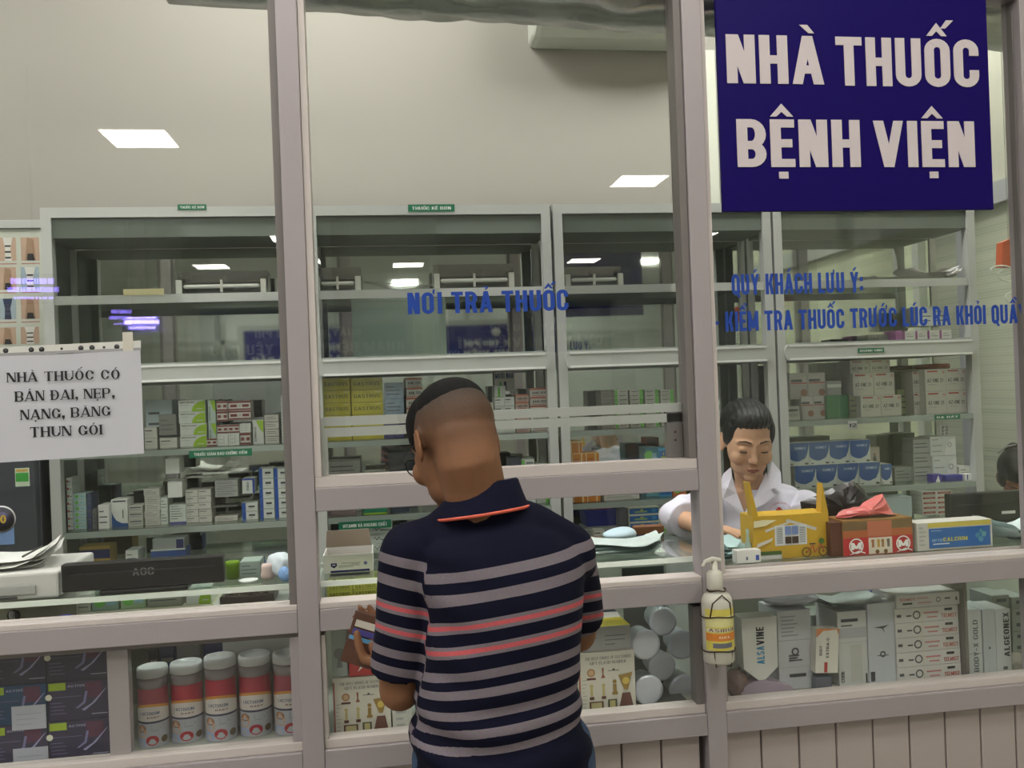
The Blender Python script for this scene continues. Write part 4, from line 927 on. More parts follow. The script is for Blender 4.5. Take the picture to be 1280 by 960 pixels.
for (a_, b_, t_, bo, fn, lb) in ((96, 113, 753, OFF, d_plain, 'little cream box under the glass beside the knob'), (114, 148, 752, K((150, 175, 160)), d_mint, 'pale green box under the glass'), (150, 182, 750, K((165, 190, 150)), d_mint, 'light green spotted box under the glass'), (184, 228, 747, K((150, 156, 140)), d_grey, 'grey green flat box under the glass'), (232, 264, 743, PALE, d_lime, 'white and lime box under the glass before the keypad')):
    stack(a_, b_, t_, TT, 1, 1, bo, fn, lb, Y=0.215, d=0.1, hgt=min(0.045, CZ-0.013-TT))
q = V3(80, 771, 0.12); 
MB().box(at(60, 770, 0.06)[0], at(160, 770, 0.06)[0], 0.05, 0.19, q.z-0.022, q.z-0.018, SHELF_GLASS).build('glass_ledge', tr)
crumple('hair_tie', (q.x, 0.12, q.z-0.006), (0.022, 0.02, 0.011), K((40, 60, 170)), 'blue twisted band under the glass', 'band', 4, 0.3)
MB().box(at(128, 768, 0.1)[0], at(151, 768, 0.1)[0], 0.08, 0.13, q.z-0.017, q.z-0.015, K((180, 225, 220))).build('card', label='pale aqua card under the glass of the first bay', cat='card')
# bay 2 strip: yellow boxes
stack(408, 473, 727, 1.098, 1, 2, K((200, 204, 96)), lambda f: (f.T('GASTRUS', 0.1, 0.9, 0.55, 0.2, K((120, 120, 60))), f.R(0, 0.46, 1, 0.49, K((150, 150, 60))), f.T('GASTRUS', 0.1, 0.9, 0.12, 0.2, K((120, 120, 60)))), 'yellow green carton under the counter glass before the open carton', group='yellow cartons under the glass', Y=0.075, d=0.12, hgt=CZ-0.013-1.098)
MB().box(-0.15, 0.2, 0.07, 0.25, 1.090, 1.0975, K((205, 208, 200))).build('case_shelf', label='white inner shelf under yellow cartons in the counter', cat='shelf')
MB().box(-0.148, -0.138, 0.2, 0.24, B0, 1.0895, ALU_IN).build('shelf_bracket', label='slim bracket under the inner shelf of the counter', cat='bracket')
# open carton in the hatch
a, b = at(404, 700, 0.13)[0], at(466, 700, 0.13)[0]; zt = at(435, 693, 0.13)[2]
oc = empty('open_carton', ((a+b)/2, 0.19, T0), 'open white carton with blue crest and raised brown flap in the hatch', 'carton')
m = MB(); m.box(a, b, 0.13, 0.132, T0, zt, WHT); m.box(a, a+0.002, 0.132, 0.25, T0, zt, WHT); m.box(b-0.002, b, 0.132, 0.25, T0, zt, WHT); m.box(a, b, 0.25, 0.252, T0, zt, WHT); m.box(a+0.002, b-0.002, 0.132, 0.25, T0, T0+0.002, K((120, 105, 90)))
m.build('walls', oc)
fz = at(435, 663, 0.25)[2]
m = MB(); m.add([(a, 0.25, zt), (b-0.004, 0.25, zt), (b-0.01, 0.262, fz), (a+0.002, 0.262, fz)], [(0, 1, 2, 3)], mat((132, 118, 102), 0.8)); m.add([(a, 0.253, zt), (b-0.004, 0.253, zt), (b-0.01, 0.265, fz), (a+0.002, 0.265, fz)], [(3, 2, 1, 0)], WHT); m.build('flap', oc)
m = MB(); f = Face(m, b-a, zt-T0); W_ = b-a; H_ = zt-T0
f.P([(0.15, 0.55), (0.27, 0.55), (0.27, 0.38), (0.21, 0.28), (0.15, 0.38)], NAVY); f.R(0.18, 0.42, 0.24, 0.48, WHT); f.C(0.85, 0.47, 0.1, K((120, 130, 180))); f.R(0.14, 0.03, 0.93, 0.14, NAVY); f.R(0.36, 0.52, 0.75, 0.54, INK); f.R(0.3, 0.38, 0.74, 0.4, INK); f.R(0.56, 0.45, 0.72, 0.47, INK); f.R(0.3, 0.30, 0.6, 0.33, GREYB)
m.v = [(x+a, y+0.13, z+T0) for x, y, z in m.v]; m.build('print', oc)
# papers and masks in the hatch and on the counter
MASK = mat((188, 216, 216), 0.6); 
sheets(5, (0.60, 0.17), 0.26, 0.12, T0, -0.25, 'spread pale blue prescription sheets in the hatch beside the post', 'paper_pile', m=mat((214, 228, 224), 0.6), curl=0.02, dz=0.006)
def pillow(name, c, w, d, h, rz, m, label, cat):
    mb = MB(); mb.ell((0, 0, 0), (w/2, d/2, h/2), m, None, 20, 10)
    mb.v = [(x, y, z*(1+0.3*math.sin(30*x))) for x, y, z in mb.v]
    cs, sn = math.cos(rz), math.sin(rz); mb.v = [(c[0]+x*cs-y*sn, c[1]+x*sn+y*cs, c[2]+z) for x, y, z in mb.v]
    return mb.build(name, label=label, cat=cat)
pillow('face_mask', (0.66, 0.32, T0+0.020), 0.10, 0.09, 0.038, 0.2, mat((196, 220, 232), 0.6), 'puffy pale blue mask lying behind the hatch papers', 'mask')
MB().box(0.73, 0.82, 0.40, 0.435, T0, T0+0.025, K((120, 80, 50)), 0.003).build('wallet_box', label='brown flat box under the arm of the pharmacist', cat='box')
stack(735, 778, 697, T0, 1, 1, K((170, 186, 176)), d_plain, 'flat pale green box under the hatch papers', Y=0.075, d=0.11, hgt=0.0005+0.02) if 0 else None
for i, (p0, p1, t, bo, lb, Y) in enumerate(((742, 756, 662, OFF, 'grey white box with open top behind the customer shoulder', 1.27), (757, 775, 673, PALE, 'white box beside the open topped one', 1.265), (768, 784, 683, WHT, 'white box in front of the blue cartons', 1.262))):
    stack(p0, p1, t, S4, 1, 1, bo, d_seam, lb, Y=Y, d=0.07)
bn = MB(); x0, x1 = at(731, 640, 1.32)[0], at(773, 640, 1.32)[0]; zt = at(750, 637, 1.32)[2]; zb = at(750, 658, 1.32)[2]
bn.add([(x0, 1.32, zt), (x1, 1.32, zt), (x1, 1.45, zt), (x0, 1.45, zt), (x0+0.01, 1.33, zb), (x1-0.01, 1.33, zb), (x1-0.01, 1.44, zb), (x0+0.01, 1.44, zb)], [(0, 4, 5, 1), (1, 5, 6, 2), (2, 6, 7, 3), (3, 7, 4, 0), (4, 7, 6, 5)], mat((44, 52, 140), 0.4))
bn.box(x0-0.003, x1+0.003, 1.315, 1.32, zt-0.008, zt, mat((54, 62, 160), 0.4)); bn.build('basket', label='blue plastic basket with a red item on the lower shelf', cat='basket')
MB().box(x0+0.03, x1-0.02, 1.34, 1.42, zb+0.002, zt+0.006, K((170, 50, 70)), 0.003).build('red_packet', label='red packet lying in the blue basket', cat='packet')
stack(731, 772, 659, S4, 1, 1, K((150, 152, 148)), d_grey, 'grey wide box that carries the blue basket', Y=1.31, d=0.12, hgt=zb-S4-0.0008)
# right bay counter: masks, small box, house box, bags, gift box, blue box
sheets(5, (0.895, 0.14), 0.10, 0.08, T3, 0.3, 'heap of folded pale blue masks by the second post', 'face_masks', 'mask', m=MASK, curl=0.02, dz=0.007)
stack(921, 952, 688, T3, 1, 1, WHT, lambda f: (f.R(0.38, 0.25, 0.46, 0.5, K((90, 110, 130))), f.R(0.78, 0.2, 0.92, 0.6, K((50, 80, 170)))), 'small white box with blue mark in front of the yellow house carton', Y=0.045, d=0.03)
# yellow house carton with handle
HB = K((206, 166, 42), 0.4)
HY = 0.078; a, b = at(942, 680, HY)[0], at(1037, 680, HY)[0]; W_ = b-a; zt = at(990, 643, HY)[2]; H_ = zt-T3
hc = empty('gift_carton', ((a+b)/2, 0.12, T3), 'yellow carton printed with a white shuttered window and a bicycle', 'carton')
MB().box(a, b, HY, HY+0.085, T3, zt, HB, 0.001).build('body', hc)
m = MB()
zt2 = at(935, 603, HY)[2]; zt3 = at(1028, 604, HY)[2]
m.prism([(a, zt), (a+0.016, zt), (a-0.004, zt2), (a-0.010, zt2)], HY+0.001, HY+0.03, HB); m.build('flap', hc)
m = MB(); m.prism([(b-0.020, zt), (b, zt), (b-0.002, zt+0.01), (b-0.014, zt3)], HY+0.001, HY+0.03, HB); m.build('flap', hc)
m = MB(); f = Face(m, W_, H_)
f.P([(0.16, 0.68), (0.5, 0.86), (0.5, 0.82), (0.16, 0.62)], K((210, 208, 200))); f.P([(0.42, 0.86), (0.46, 0.90), (0.84, 0.66), (0.82, 0.60)], K((200, 198, 190)))
f.R(0.28, 0.3, 0.70, 0.76, K((222, 224, 222))); f.R(0.30, 0.34, 0.385, 0.73, K((196, 200, 200))); f.R(0.60, 0.34, 0.685, 0.73, K((196, 200, 200)))
for i in range(7): f.R(0.305, 0.36+0.053*i, 0.38, 0.37+0.053*i, TEXT); f.R(0.605, 0.36+0.053*i, 0.68, 0.37+0.053*i, TEXT)
f.R(0.41, 0.54, 0.49, 0.74, K((120, 140, 190))); f.R(0.50, 0.54, 0.585, 0.74, K((120, 140, 190))); f.R(0.41, 0.34, 0.49, 0.50, K((70, 50, 36))); f.R(0.50, 0.34, 0.585, 0.50, K((70, 50, 36)))
f.R(0.0, 0.0, 0.36, 0.12, K((190, 190, 180))); f.R(0.02, 0.02, 0.34, 0.09, K((220, 220, 214)))
for i in range(8): f.C(0.05+0.04*i, 0.15, 0.05, K((66, 96, 36)))
for u in (0.68, 0.9): f.C(u, 0.12, 0.115, K((90, 70, 40)), rin=0.09); f.C(u, 0.12, 0.02, K((90, 70, 40)))
for (q0, q1) in (((0.68, 0.12), (0.76, 0.28)), ((0.76, 0.28), (0.86, 0.28)), ((0.76, 0.28), (0.78, 0.10)), ((0.78, 0.10), (0.87, 0.3)), ((0.68, 0.12), (0.78, 0.10)), ((0.86, 0.32), (0.9, 0.12))):
    f.P([q0, (q0[0]+0.015, q0[1]), (q1[0]+0.015, q1[1]), q1], K((190, 90, 60)))
f.R(0.72, 0.29, 0.80, 0.32, INK); f.C(0.88, 0.36, 0.07, K((70, 110, 40)))
f.P([(0.02, 0.28), (0.22, 0.42), (0.25, 0.5), (0.04, 0.38)], K((216, 212, 200))); f.P([(0.0, 0.75), (0.15, 0.78), (0.30, 0.9), (0.12, 0.92), (0, 0.9)], K((240, 232, 190)))
m.v = [(x+a, y+HY, z+T3) for x, y, z in m.v]; m.build('print', hc)
# small bottle in shade beside house box
cyl('drop_bottle', 932, 940, 662, 0.085, mat((170, 190, 180), 0.2), 'slim clear topped bottle at the corner of the yellow carton', 'bottle', [(0.9, 0), (1, 0.02), (1, 0.5), (0.5, 0.6), (0.4, 0.8), (0.5, 1.0), (0, 1)], z0=T3)
# black bag and pink bag
BAG = mat((26, 18, 20), 0.28, 0, 0.3, 8)
# gift box with ringed letter
GY = 0.052; a, m1, b = at(1038, 680, GY)[0], at(1054, 680, GY)[0], at(1141, 680, GY)[0]
zt = at(1090, 649, GY)[2]; H_ = zt-T3
gb = empty('gift_box', ((m1+b)/2, 0.1, T3), 'red and brown gift box with white ringed letters next to the yellow carton', 'gift box')
BR = K((150, 112, 60), 0.35); REDG = K((186, 40, 42), 0.35)
MB().box(m1, b, GY, GY+0.09, T3, zt, BR, 0.001).build('body', gb)
MB().box(a+0.003, m1-0.0005, GY+0.004, GY+0.09, T3, zt-0.004, K((90, 50, 30), 0.4), 0.001).build('side_flap', gb)
m = MB(); f = Face(m, b-m1, H_)
f.R(0, 0, 1, 0.52, REDG); f.R(0, 0.50, 1, 0.70, K((176, 96, 50))); f.R(0.0, 0.72, 1, 0.95, K((120, 96, 60))); f.R(0.35, 0.52, 0.70, 0.95, K((190, 110, 80)))
f.R(0.36, 0.02, 0.70, 0.48, K((214, 206, 188)))
for u, c_ in ((0.42, K((160, 100, 60))), (0.5, K((190, 150, 60))), (0.56, K((150, 110, 60))), (0.64, K((110, 100, 90)))): f.R(u-0.015, 0.2, u+0.02, 0.42, c_); f.C(u, 0.38, 0.05, c_)
f.C(0.48, 0.08, 0.06, K((110, 80, 30))); f.C(0.6, 0.08, 0.06, K((110, 80, 30)))
for u in (0.18, 0.855):
    f.C(u, 0.27, 0.22, WHT, 0, 360, 0.185); f.T('M', u-0.075, u+0.075, 0.17, 0.2, WHT, 'heavy'); f.P([(u-0.1, 0.03), (u+0.05, 0.10), (u+0.13, 0.04), (u+0.12, 0.08), (u+0.03, 0.14), (u-0.08, 0.06)], WHT)
m.v = [(x+m1, y+GY, z+T3) for x, y, z in m.v]; m.build('print', gb)
# blue/yellow box
OY = 0.05; a, b = at(1147, 680, OY)[0], at(1241, 680, OY)[0]
zt = at(1200, 651, OY)[2]; H_ = zt-T3
bb = empty('medicine_carton', ((a+b)/2, 0.09, T3), 'large blue fronted carton with yellow top band before the second monitor', 'carton')
MB().box(a, b, OY, OY+0.06, T3, zt, K((200, 198, 190)), 0.001).build('body', bb)
m = MB(); f = Face(m, b-a, H_); f.R(0.14, 0.82, 0.98, 0.98, K((206, 190, 80))); f.R(0.15, 0.07, 0.97, 0.78, K((26, 96, 168))); f.T('OPTIC', 0.19, 0.34, 0.3, 0.1, K((150, 190, 220))); f.T('CALCIUM', 0.34, 0.66, 0.3, 0.14, K((200, 190, 70)), 'heavy'); f.R(0.2, 0.2, 0.42, 0.24, K((200, 215, 225))); f.R(0.18, 0.68, 0.32, 0.71, K((140, 170, 200)))
f.C(0.84, 0.3, 0.1, K((90, 150, 180))); f.C(0.80, 0.45, 0.1, K((70, 140, 170))); f.C(0.88, 0.48, 0.1, K((100, 160, 170))); f.C(0.84, 0.6, 0.07, K((80, 150, 160)))
lines(f, 5, GREYB, 0.02, 0.12, 0.2, 0.8)
m.v = [(x+a, y+OY, z+T3) for x, y, z in m.v]; m.build('print', bb)
sheets(6, (1.77, 0.13), 0.20, 0.12, T3, 0.1, 'pile of pale papers at the end of the counter', 'paper_pile', m=mat((206, 222, 222), 0.6), curl=0.03, dz=0.006)
# ---- bags
def bag(name, outline, Y, th, m, label, T=None, seed=3):
    """puffed bag: outline in (x,z), swollen in y with folds"""
    n = len(outline); cx = sum(p[0] for p in outline)/n; cz = sum(p[1] for p in outline)/n
    mb = MB(); vs = []; fs = []; rings = 7; r = random.Random(seed)
    for side in (1, -1):
        for k in range(rings):
            t = k/(rings-1)
            for i, (x, z) in enumerate(outline):
                q = math.sqrt(max(0, 1-t*t)); fold = 1+0.35*math.sin(i*1.9+seed)*(t)
                vs.append((cx+(x-cx)*t, Y-side*th*q*fold, cz+(z-cz)*t+0.004*math.sin(3*i+k)*(1-t)))
    for s_ in range(2):
        o = s_*rings*n
        for k in range(rings-1):
            for i in range(n):
                f = (o+k*n+i, o+k*n+(i+1) % n, o+(k+1)*n+(i+1) % n, o+(k+1)*n+i); fs.append(f[::-1] if s_ == 0 else f)
    mb.add(vs, fs, m, False)
    return mb.build(name, label=label, cat='bag')
def ol(pts, Y, zmin=None):
    out = []
    for i in range(len(pts)):
        a = pts[i]; b = pts[(i+1) % len(pts)]
        for t in (0, 0.34, 0.67):
            p = at(a[0]+(b[0]-a[0])*t, a[1]+(b[1]-a[1])*t, Y); out.append((p[0], max(p[2], zmin) if zmin else p[2]))
    return out
bag('plastic_bag', ol([(1000, 627), (1024, 618), (1048, 606), (1066, 601), (1080, 612), (1088, 628), (1060, 690), (1010, 690)], 0.22, T3+0.002), 0.22, 0.035, BAG, 'black plastic bag slumped behind the yellow carton', seed=2)
zg = at(1090, 649, GY)[2]+0.002
bag('plastic_bag', ol([(1044, 646), (1052, 638), (1080, 633), (1103, 617), (1110, 630), (1121, 650), (1080, 660), (1046, 660)], 0.095, zg), 0.095, 0.03, mat((224, 120, 118), 0.3, 0, 0.2, 10), 'folded pink plastic bag on the red and brown gift box', seed=5)

# ================================================================== LOW WINDOWS
# --- first bay: dark violet cartons
VI = K((50, 44, 74), 0.3); TEAL = K((24, 60, 96), 0.3)
def d_care(f):
    f.R(0.02, 0.78, 0.3, 0.97, K((150, 176, 40))); f.T('ACTIVE', 0.33, 0.62, 0.84, 0.06, K((150, 150, 180))); f.R(0.62, 0.55, 0.9, 0.95, K((84, 40, 70)))
    f.P([(0.55, 0.25), (0.72, 0.4), (0.95, 0.75), (0.98, 0.78), (0.78, 0.42), (0.6, 0.22)], K((150, 150, 190))); f.P([(0.5, 0.3), (0.62, 0.42), (0.66, 0.72), (0.62, 0.72), (0.58, 0.45), (0.45, 0.3)], K((120, 120, 165)))
    lines(f, 4, K((96, 92, 130)), 0.04, 0.38, 0.18, 0.45, 3, 0.025); f.R(0.05, 0.6, 0.55, 0.62, K((96, 92, 130))); f.C(0.02, 0.62, 0.08, K((220, 220, 200))); f.R(0.72, 0.12, 0.98, 0.14, K((160, 160, 190)))
    f.R(0, 0, 1, 0.02, K((24, 20, 44)))
YV = 0.06
xs = [at(p, 900, YV)[0] for p in (-18, 59.5, 137)]
hh = [at(100, p, YV)[2] for p in (957, 907.5, 857.5, 819)]
H1 = (hh[1]-hh[0])
for c_, (xa_, xb_) in enumerate(((xs[0], xs[1]), (xs[1], xs[2]))):
    zz = B0+0.0005; k = 0
    hs = [hh[0]-B0 if hh[0]-B0 > 0.02 else None, H1, H1, hh[3]-hh[2]]
    me = carton_mesh(xb_-xa_-0.002, 0.13, H1-0.001, VI, d_care, 'care_carton'); me2 = carton_mesh(xb_-xa_-0.002, 0.13, H1-0.001, TEAL, d_care, 'care_carton')
    n = 0
    while zz+H1 < 1.09 and n < 4:
        o = bpy.data.objects.new('care_carton', me2 if (c_ == 0 and n == 1) else me); o.location = (xa_+0.001, YV+0.002*n, zz); link(o)
        tag(o, ('teal tinted carton with lime tag, second up of the outer column' if (c_ == 0 and n == 1) else 'dark violet carton with lime tag, %s of the %s column' % (ORD[n]+('' if n == 0 else ' up'), ('outer', 'inner')[c_])), 'carton', 'dark cartons behind the first low window'); zz += H1; n += 1
for i, (p0, p1, q0, q1) in enumerate(((14, 57, 882, 912), (16, 60, 935, 962))):
    Y = 0.0545; a, b = at(p0, q0, Y)[0], at(p1, q0, Y)[0]; z0, z1 = at(35, q1, Y)[2], at(35, q0, Y)[2]
    m = MB(); m.box(a, b, Y, Y+0.0015, max(z0, 0.772), z1, K((176, 178, 190)), 0); 
    for j in range(3): m.fr(a+0.01, b-0.01-0.01*j, z1-0.02-0.012*j, z1-0.0185-0.012*j, Y-0.0003, K((150, 150, 165)))
    m.build('price_card', label='%s white card on the dark violet cartons' % ('upper', 'lower')[i], cat='card')
# --- five jars
JR = mat((168, 36, 60), 0.35, 0, 0.1, 30); JP = mat((150, 62, 78), 0.35, 0, 0.1, 30); LIDM = mat((206, 208, 208), 0.3)
JX = [(167, 208, 838, 948), (209, 252, 833, 943), (252.5, 294.5, 825, 938), (296, 339, 822, 934), (340, 383, 820, 930)]
for i, (p0, p1, t, bt) in enumerate(JX):
    Y = 0.09 + 0.01*(i % 2); a, b = at(p0, 900, Y)[0], at(p1, 900, Y)[0]; r = (b-a)/2-0.001; z0 = B0+0.0005; zt = at((p0+p1)/2, t, Y)[2]; H = zt-z0; cx = (a+b)/2; cy = Y+r
    c = empty('candy_jar', (cx, cy, z0), 'red filled round jar with white lid, %s from the mullion' % ['first', 'second', 'third', 'fourth', 'fifth'][i], 'jar', 'red jars in the first low window')
    fill = JR if i in (1, 2, 3) else JP
    MB().lathe([(r*0.9, 0), (r*0.96, 0.004), (r*0.96, H*0.84), (r*0.9, H*0.87), (r*0.9, H*0.88)], fill, (cx, cy, z0), 32).build('jar_body', c)
    MB().lathe([(r*0.965, H*0.75), (r*0.97, H*0.75), (r*0.97, H*0.845), (r*0.92, H*0.875), (r*0.915, H*0.875)], mat((150, 140, 145), 0.2), (cx, cy, z0), 32).build('neck', c)
    MB().lathe([(r*0.94, H*0.88), (r*0.99, H*0.885), (r*0.99, H*0.97), (r*0.95, H), (r*0.80, H), (r*0.78, H*0.985), (0, H*0.985)], LIDM, (cx, cy, z0), 32).build('lid', c)
    def band(name, pairs, mm, rr):
        """label patch wrapped on the front of the jar; pairs: (angle, z0, z1)"""
        m = MB(); vs = []; fs = []
        for an, za, zb in pairs:
            x = cx+rr*math.sin(an); y = cy-rr*math.cos(an); vs += [(x, y, z0+za*H), (x, y, z0+zb*H)]
        for k in range(len(pairs)-1): fs.append((2*k, 2*k+2, 2*k+3, 2*k+1))
        m.add(vs, fs, mm); return m
    A = [(-1.45+2.9*k/14) for k in range(15)]
    m = band('l', [(an, 0.0, 0.31) for an in A], K((176, 178, 186)), r*0.965+0.0006)
    o2 = band('l', [(an, 0.31, 0.335) for an in A], K((60, 60, 84)), r*0.965+0.0008); m.add(o2.v, o2.f, K((60, 60, 84)))
    o2 = band('l', [(an, 0.335, 0.50+0.06*math.cos(an)) for an in A], K((205, 140, 60)), r*0.965+0.0006); m.add(o2.v, o2.f, K((205, 140, 60)))
    o2 = band('l', [(an, 0.335, 0.465+0.06*math.cos(an)) for an in A], K((214, 206, 200)), r*0.965+0.0008); m.add(o2.v, o2.f, K((214, 206, 200)))
    rr = r*0.965+0.0011
    wrap = lambda u, v: (cx+rr*math.sin(u), cy-rr*math.cos(u), z0+v*H)
    text_map(m, 'LACTOGUM', lambda u, v: wrap(-0.7+1.3*u, 0.42+v*0.04), K((70, 80, 120)), 'sans')
    text_map(m, 'BABY', lambda u, v: wrap(-0.2+0.8*u, 0.375+v*0.022), K((120, 70, 70)), 'sans')
    for (cu, cv, ru, rv, col) in ((-0.62, 0.2, 0.36, 0.085, K((206, 160, 130))), (-0.62, 0.245, 0.34, 0.05, K((150, 110, 80))), (-0.7, 0.06, 0.4, 0.06, K((160, 175, 210))), (0.1, 0.09, 0.42, 0.065, K((170, 40, 50))), (0.9, 0.09, 0.25, 0.045, K((100, 80, 50)))):
        m.add([wrap(cu+ru*math.cos(t*math.pi/6), cv+rv*math.sin(t*math.pi/6)) for t in range(12)], [tuple(range(12))], col)
        rr += 0.00015
    for k in range(3): m.add([wrap(0.0, 0.27-0.03*k), wrap(0.9-0.2*k, 0.27-0.03*k), wrap(0.9-0.2*k, 0.278-0.03*k), wrap(0.0, 0.278-0.03*k)], [(0, 1, 2, 3)], K((140, 140, 150)))
    m.build('label', c)
# things behind the jars
shb = at(230, 836, 0.30)[2]
s_ = empty('case_shelf', (-0.43, 0.38, B0), 'narrow glass shelf with small gadgets behind the red jars', 'shelf')
MB().box(-0.74, -0.26, 0.30, 0.43, shb-0.004, shb, SHELF_GLASS).build('shelf_board', s_)
for x in (-0.735, -0.27): MB().box(x, x+0.006, 0.34, 0.40, B0, shb-0.0045, ALU_IN).build('bracket', s_)
def gd(p0, p1, q0, q1, col, name, label, cat, Y=0.31):
    a, b = at(p0, q0, Y)[0], at(p1, q0, Y)[0]; z1 = at((p0+p1)/2, q0, Y)[2]
    m = MB(); m.box(a, b, Y, Y+0.06, shb+0.0005, z1, K(col, 0.35), 0.003); m.fr(a+0.004, b-0.004, shb+(z1-shb)*0.3, shb+(z1-shb)*0.5, Y-0.0004, GREYB); return m.build(name, label=label, cat=cat)
gd(185, 198, 812, 834, (60, 62, 70), 'gadget_box', 'dark small packet behind the first red jar', 'packet')
gd(199, 218, 808, 834, (66, 80, 140), 'gadget_box', 'blue small packet behind the first red jars', 'packet')
gd(220, 250, 806, 834, (190, 192, 190), 'gadget_box', 'white small packet behind the second red jar', 'packet')
gd(254, 300, 800, 834, (52, 80, 150), 'gadget_box', 'blue flat packet behind the third red jar', 'packet')
gd(318, 369, 793, 830, (206, 140, 120), 'gadget_box', 'orange pink packet behind the last red jars', 'packet')
# --- second bay (left of the customer)
def low(px0, px1, pyt, body, fn, label, Y=0.06, d=0.1, name='medicine_box', pyb=None, **k):
    return stack(px0, px1, pyt, B0+0.0005 if pyb is None else at((px0+px1)/2, pyb, Y)[2], 1, 1, body, fn, label, Y=Y, d=d, name=name, **k)
def d_trophy(f):
    f.R(0.0, 0.0, 1, 1, K((214, 210, 196))); f.T('THE BEST CHOICE OF CUSTOMERS', 0.12, 0.95, 0.88, 0.05, TEXT, 'serif'); f.T('GIFT FLASH NUMBER', 0.2, 0.85, 0.80, 0.05, TEXT, 'serif')
    f.R(0, 0, 0.03, 0.94, K((160, 90, 80)))
    G = K((150, 120, 50)); BRN = K((96, 50, 36))
    f.C(0.22, 0.67, 0.07, K((176, 130, 90))); f.C(0.22, 0.67, 0.045, K((205, 170, 130))); f.R(0.14, 0.55, 0.30, 0.585, BRN)
    f.P([(0.39, 0.57), (0.47, 0.57), (0.44, 0.63), (0.445, 0.74), (0.41, 0.74), (0.42, 0.63)], K((150, 90, 60))); f.R(0.52, 0.68, 0.72, 0.69, INK); f.C(0.62, 0.70, 0.02, INK)
    for u in (0.22, 0.43): f.R(u-0.02, 0.28, u+0.02, 0.42, K((190, 175, 110))); f.C(u, 0.45, 0.03, K((190, 175, 110))); f.R(u-0.04, 0.22, u+0.04, 0.27, BRN)
    f.C(0.63, 0.5, 0.035, G); f.R(0.60, 0.33, 0.66, 0.46, G); f.R(0.58, 0.28, 0.68, 0.33, G)
    f.P([(0.70, 0.6), (0.95, 0.64), (0.86, 0.35), (0.80, 0.35)], G); f.C(0.83, 0.5, 0.06, K((205, 180, 80))); f.P([(0.70, 0.07), (0.95, 0.07), (0.90, 0.3), (0.76, 0.3)], BRN)
    f.R(0.17, 0.05, 0.42, 0.19, BRN); f.R(0.20, 0.07, 0.39, 0.17, K((190, 180, 130))); f.R(0.50, 0.06, 0.66, 0.21, K((70, 70, 50))); f.R(0.53, 0.08, 0.63, 0.19, K((190, 180, 120)))
    lines(f, 8, GREYB, 0.05, 0.14, 0.1, 0.55, 2, 0.012)
low(415, 487, 847, K((214, 210, 196)), d_trophy, 'white gift carton printed with trophies, by the first post', Y=0.05, d=0.16, name='gift_carton')
low(489, 514, 860, K((200, 200, 190)), lambda f: lines(f, 5, GREYB, 0.2, 0.8, 0.1, 0.7), 'white carton edge right after the trophy carton near the elbow', Y=0.055)
zt0 = at(450, 847, 0.05)[2]
stack(413, 433, 788, zt0+0.001, 1, 1, K((168, 180, 172), 0.3), lambda f: (f.C(0.5, 0.5, 0.12, K((140, 145, 140))), f.P([(0.3, 0.2), (0.7, 0.2), (0.6, 0.42), (0.4, 0.42)], K((130, 135, 132)))), 'clear grey packet on the trophy carton', Y=0.06, d=0.08)
o = stack(434, 478, 788, zt0+0.001, 1, 1, K((190, 34, 36), 0.4), lambda f: (f.R(0, 0.88, 1, 1, K((20, 18, 30))), f.P([(0.05, 0.35), (0.3, 0.22), (0.7, 0.20), (0.9, 0.24), (0.6, 0.27), (0.35, 0.28), (0.15, 0.42)], WHT), f.P([(0.25, 0.1), (0.5, 0.25), (0.35, 0.24)], WHT)), 'red carton with a white bird mark above the trophy carton', Y=0.055, d=0.09, name='gift_carton')
# right of the customer
low(722, 793, 815, K((214, 210, 196)), d_trophy, 'white gift carton printed with trophies, right of the customer', Y=0.05, d=0.16, name='gift_carton')
zt0 = at(757, 815, 0.05)[2]
a, b = at(723, 790, 0.06)[0], at(788, 790, 0.06)[0]; z1 = at(757, 783, 0.06)[2]; z2 = at(757, 768, 0.11)[2]
c = empty('flat_carton', ((a+b)/2, 0.1, zt0+0.001), 'grey carton with yellow edge on the trophy carton', 'carton')
MB().box(a, b, 0.06, 0.15, zt0+0.001, z1, K((164, 164, 162)), 0.001).build('body', c)
m = MB(); m.add([(a, 0.06, z1), (b, 0.06, z1), (b-0.015, 0.10, z2-0.006), (a+0.01, 0.10, z2-0.006), (b-0.02, 0.105, z2), (a+0.01, 0.105, z2)], [(0, 1, 2, 3)], K((214, 200, 60))); m.add([(a+0.01, 0.10, z2-0.006), (b-0.015, 0.10, z2-0.006), (b-0.02, 0.11, z2+0.006), (a+0.012, 0.11, z2+0.006)], [(0, 1, 2, 3)], WHT); m.add([(a+0.012, 0.11, z2+0.006), (b-0.02, 0.11, z2+0.006), (b-0.03, 0.15, z2+0.010), (a+0.02, 0.15, z2+0.010)], [(0, 1, 2, 3)], K((40, 50, 80))); m.build('lid_flap', c)
m = MB(); f = Face(m, b-a, z1-zt0); lines(f, 3, INK, 0.05, 0.35, 0.3, 0.8, 2, 0.03); lines(f, 3, TEXT, 0.5, 0.9, 0.25, 0.6, 2, 0.03); m.v = [(x+a, y+0.06, z+zt0) for x, y, z in m.v]; m.build('print', c)
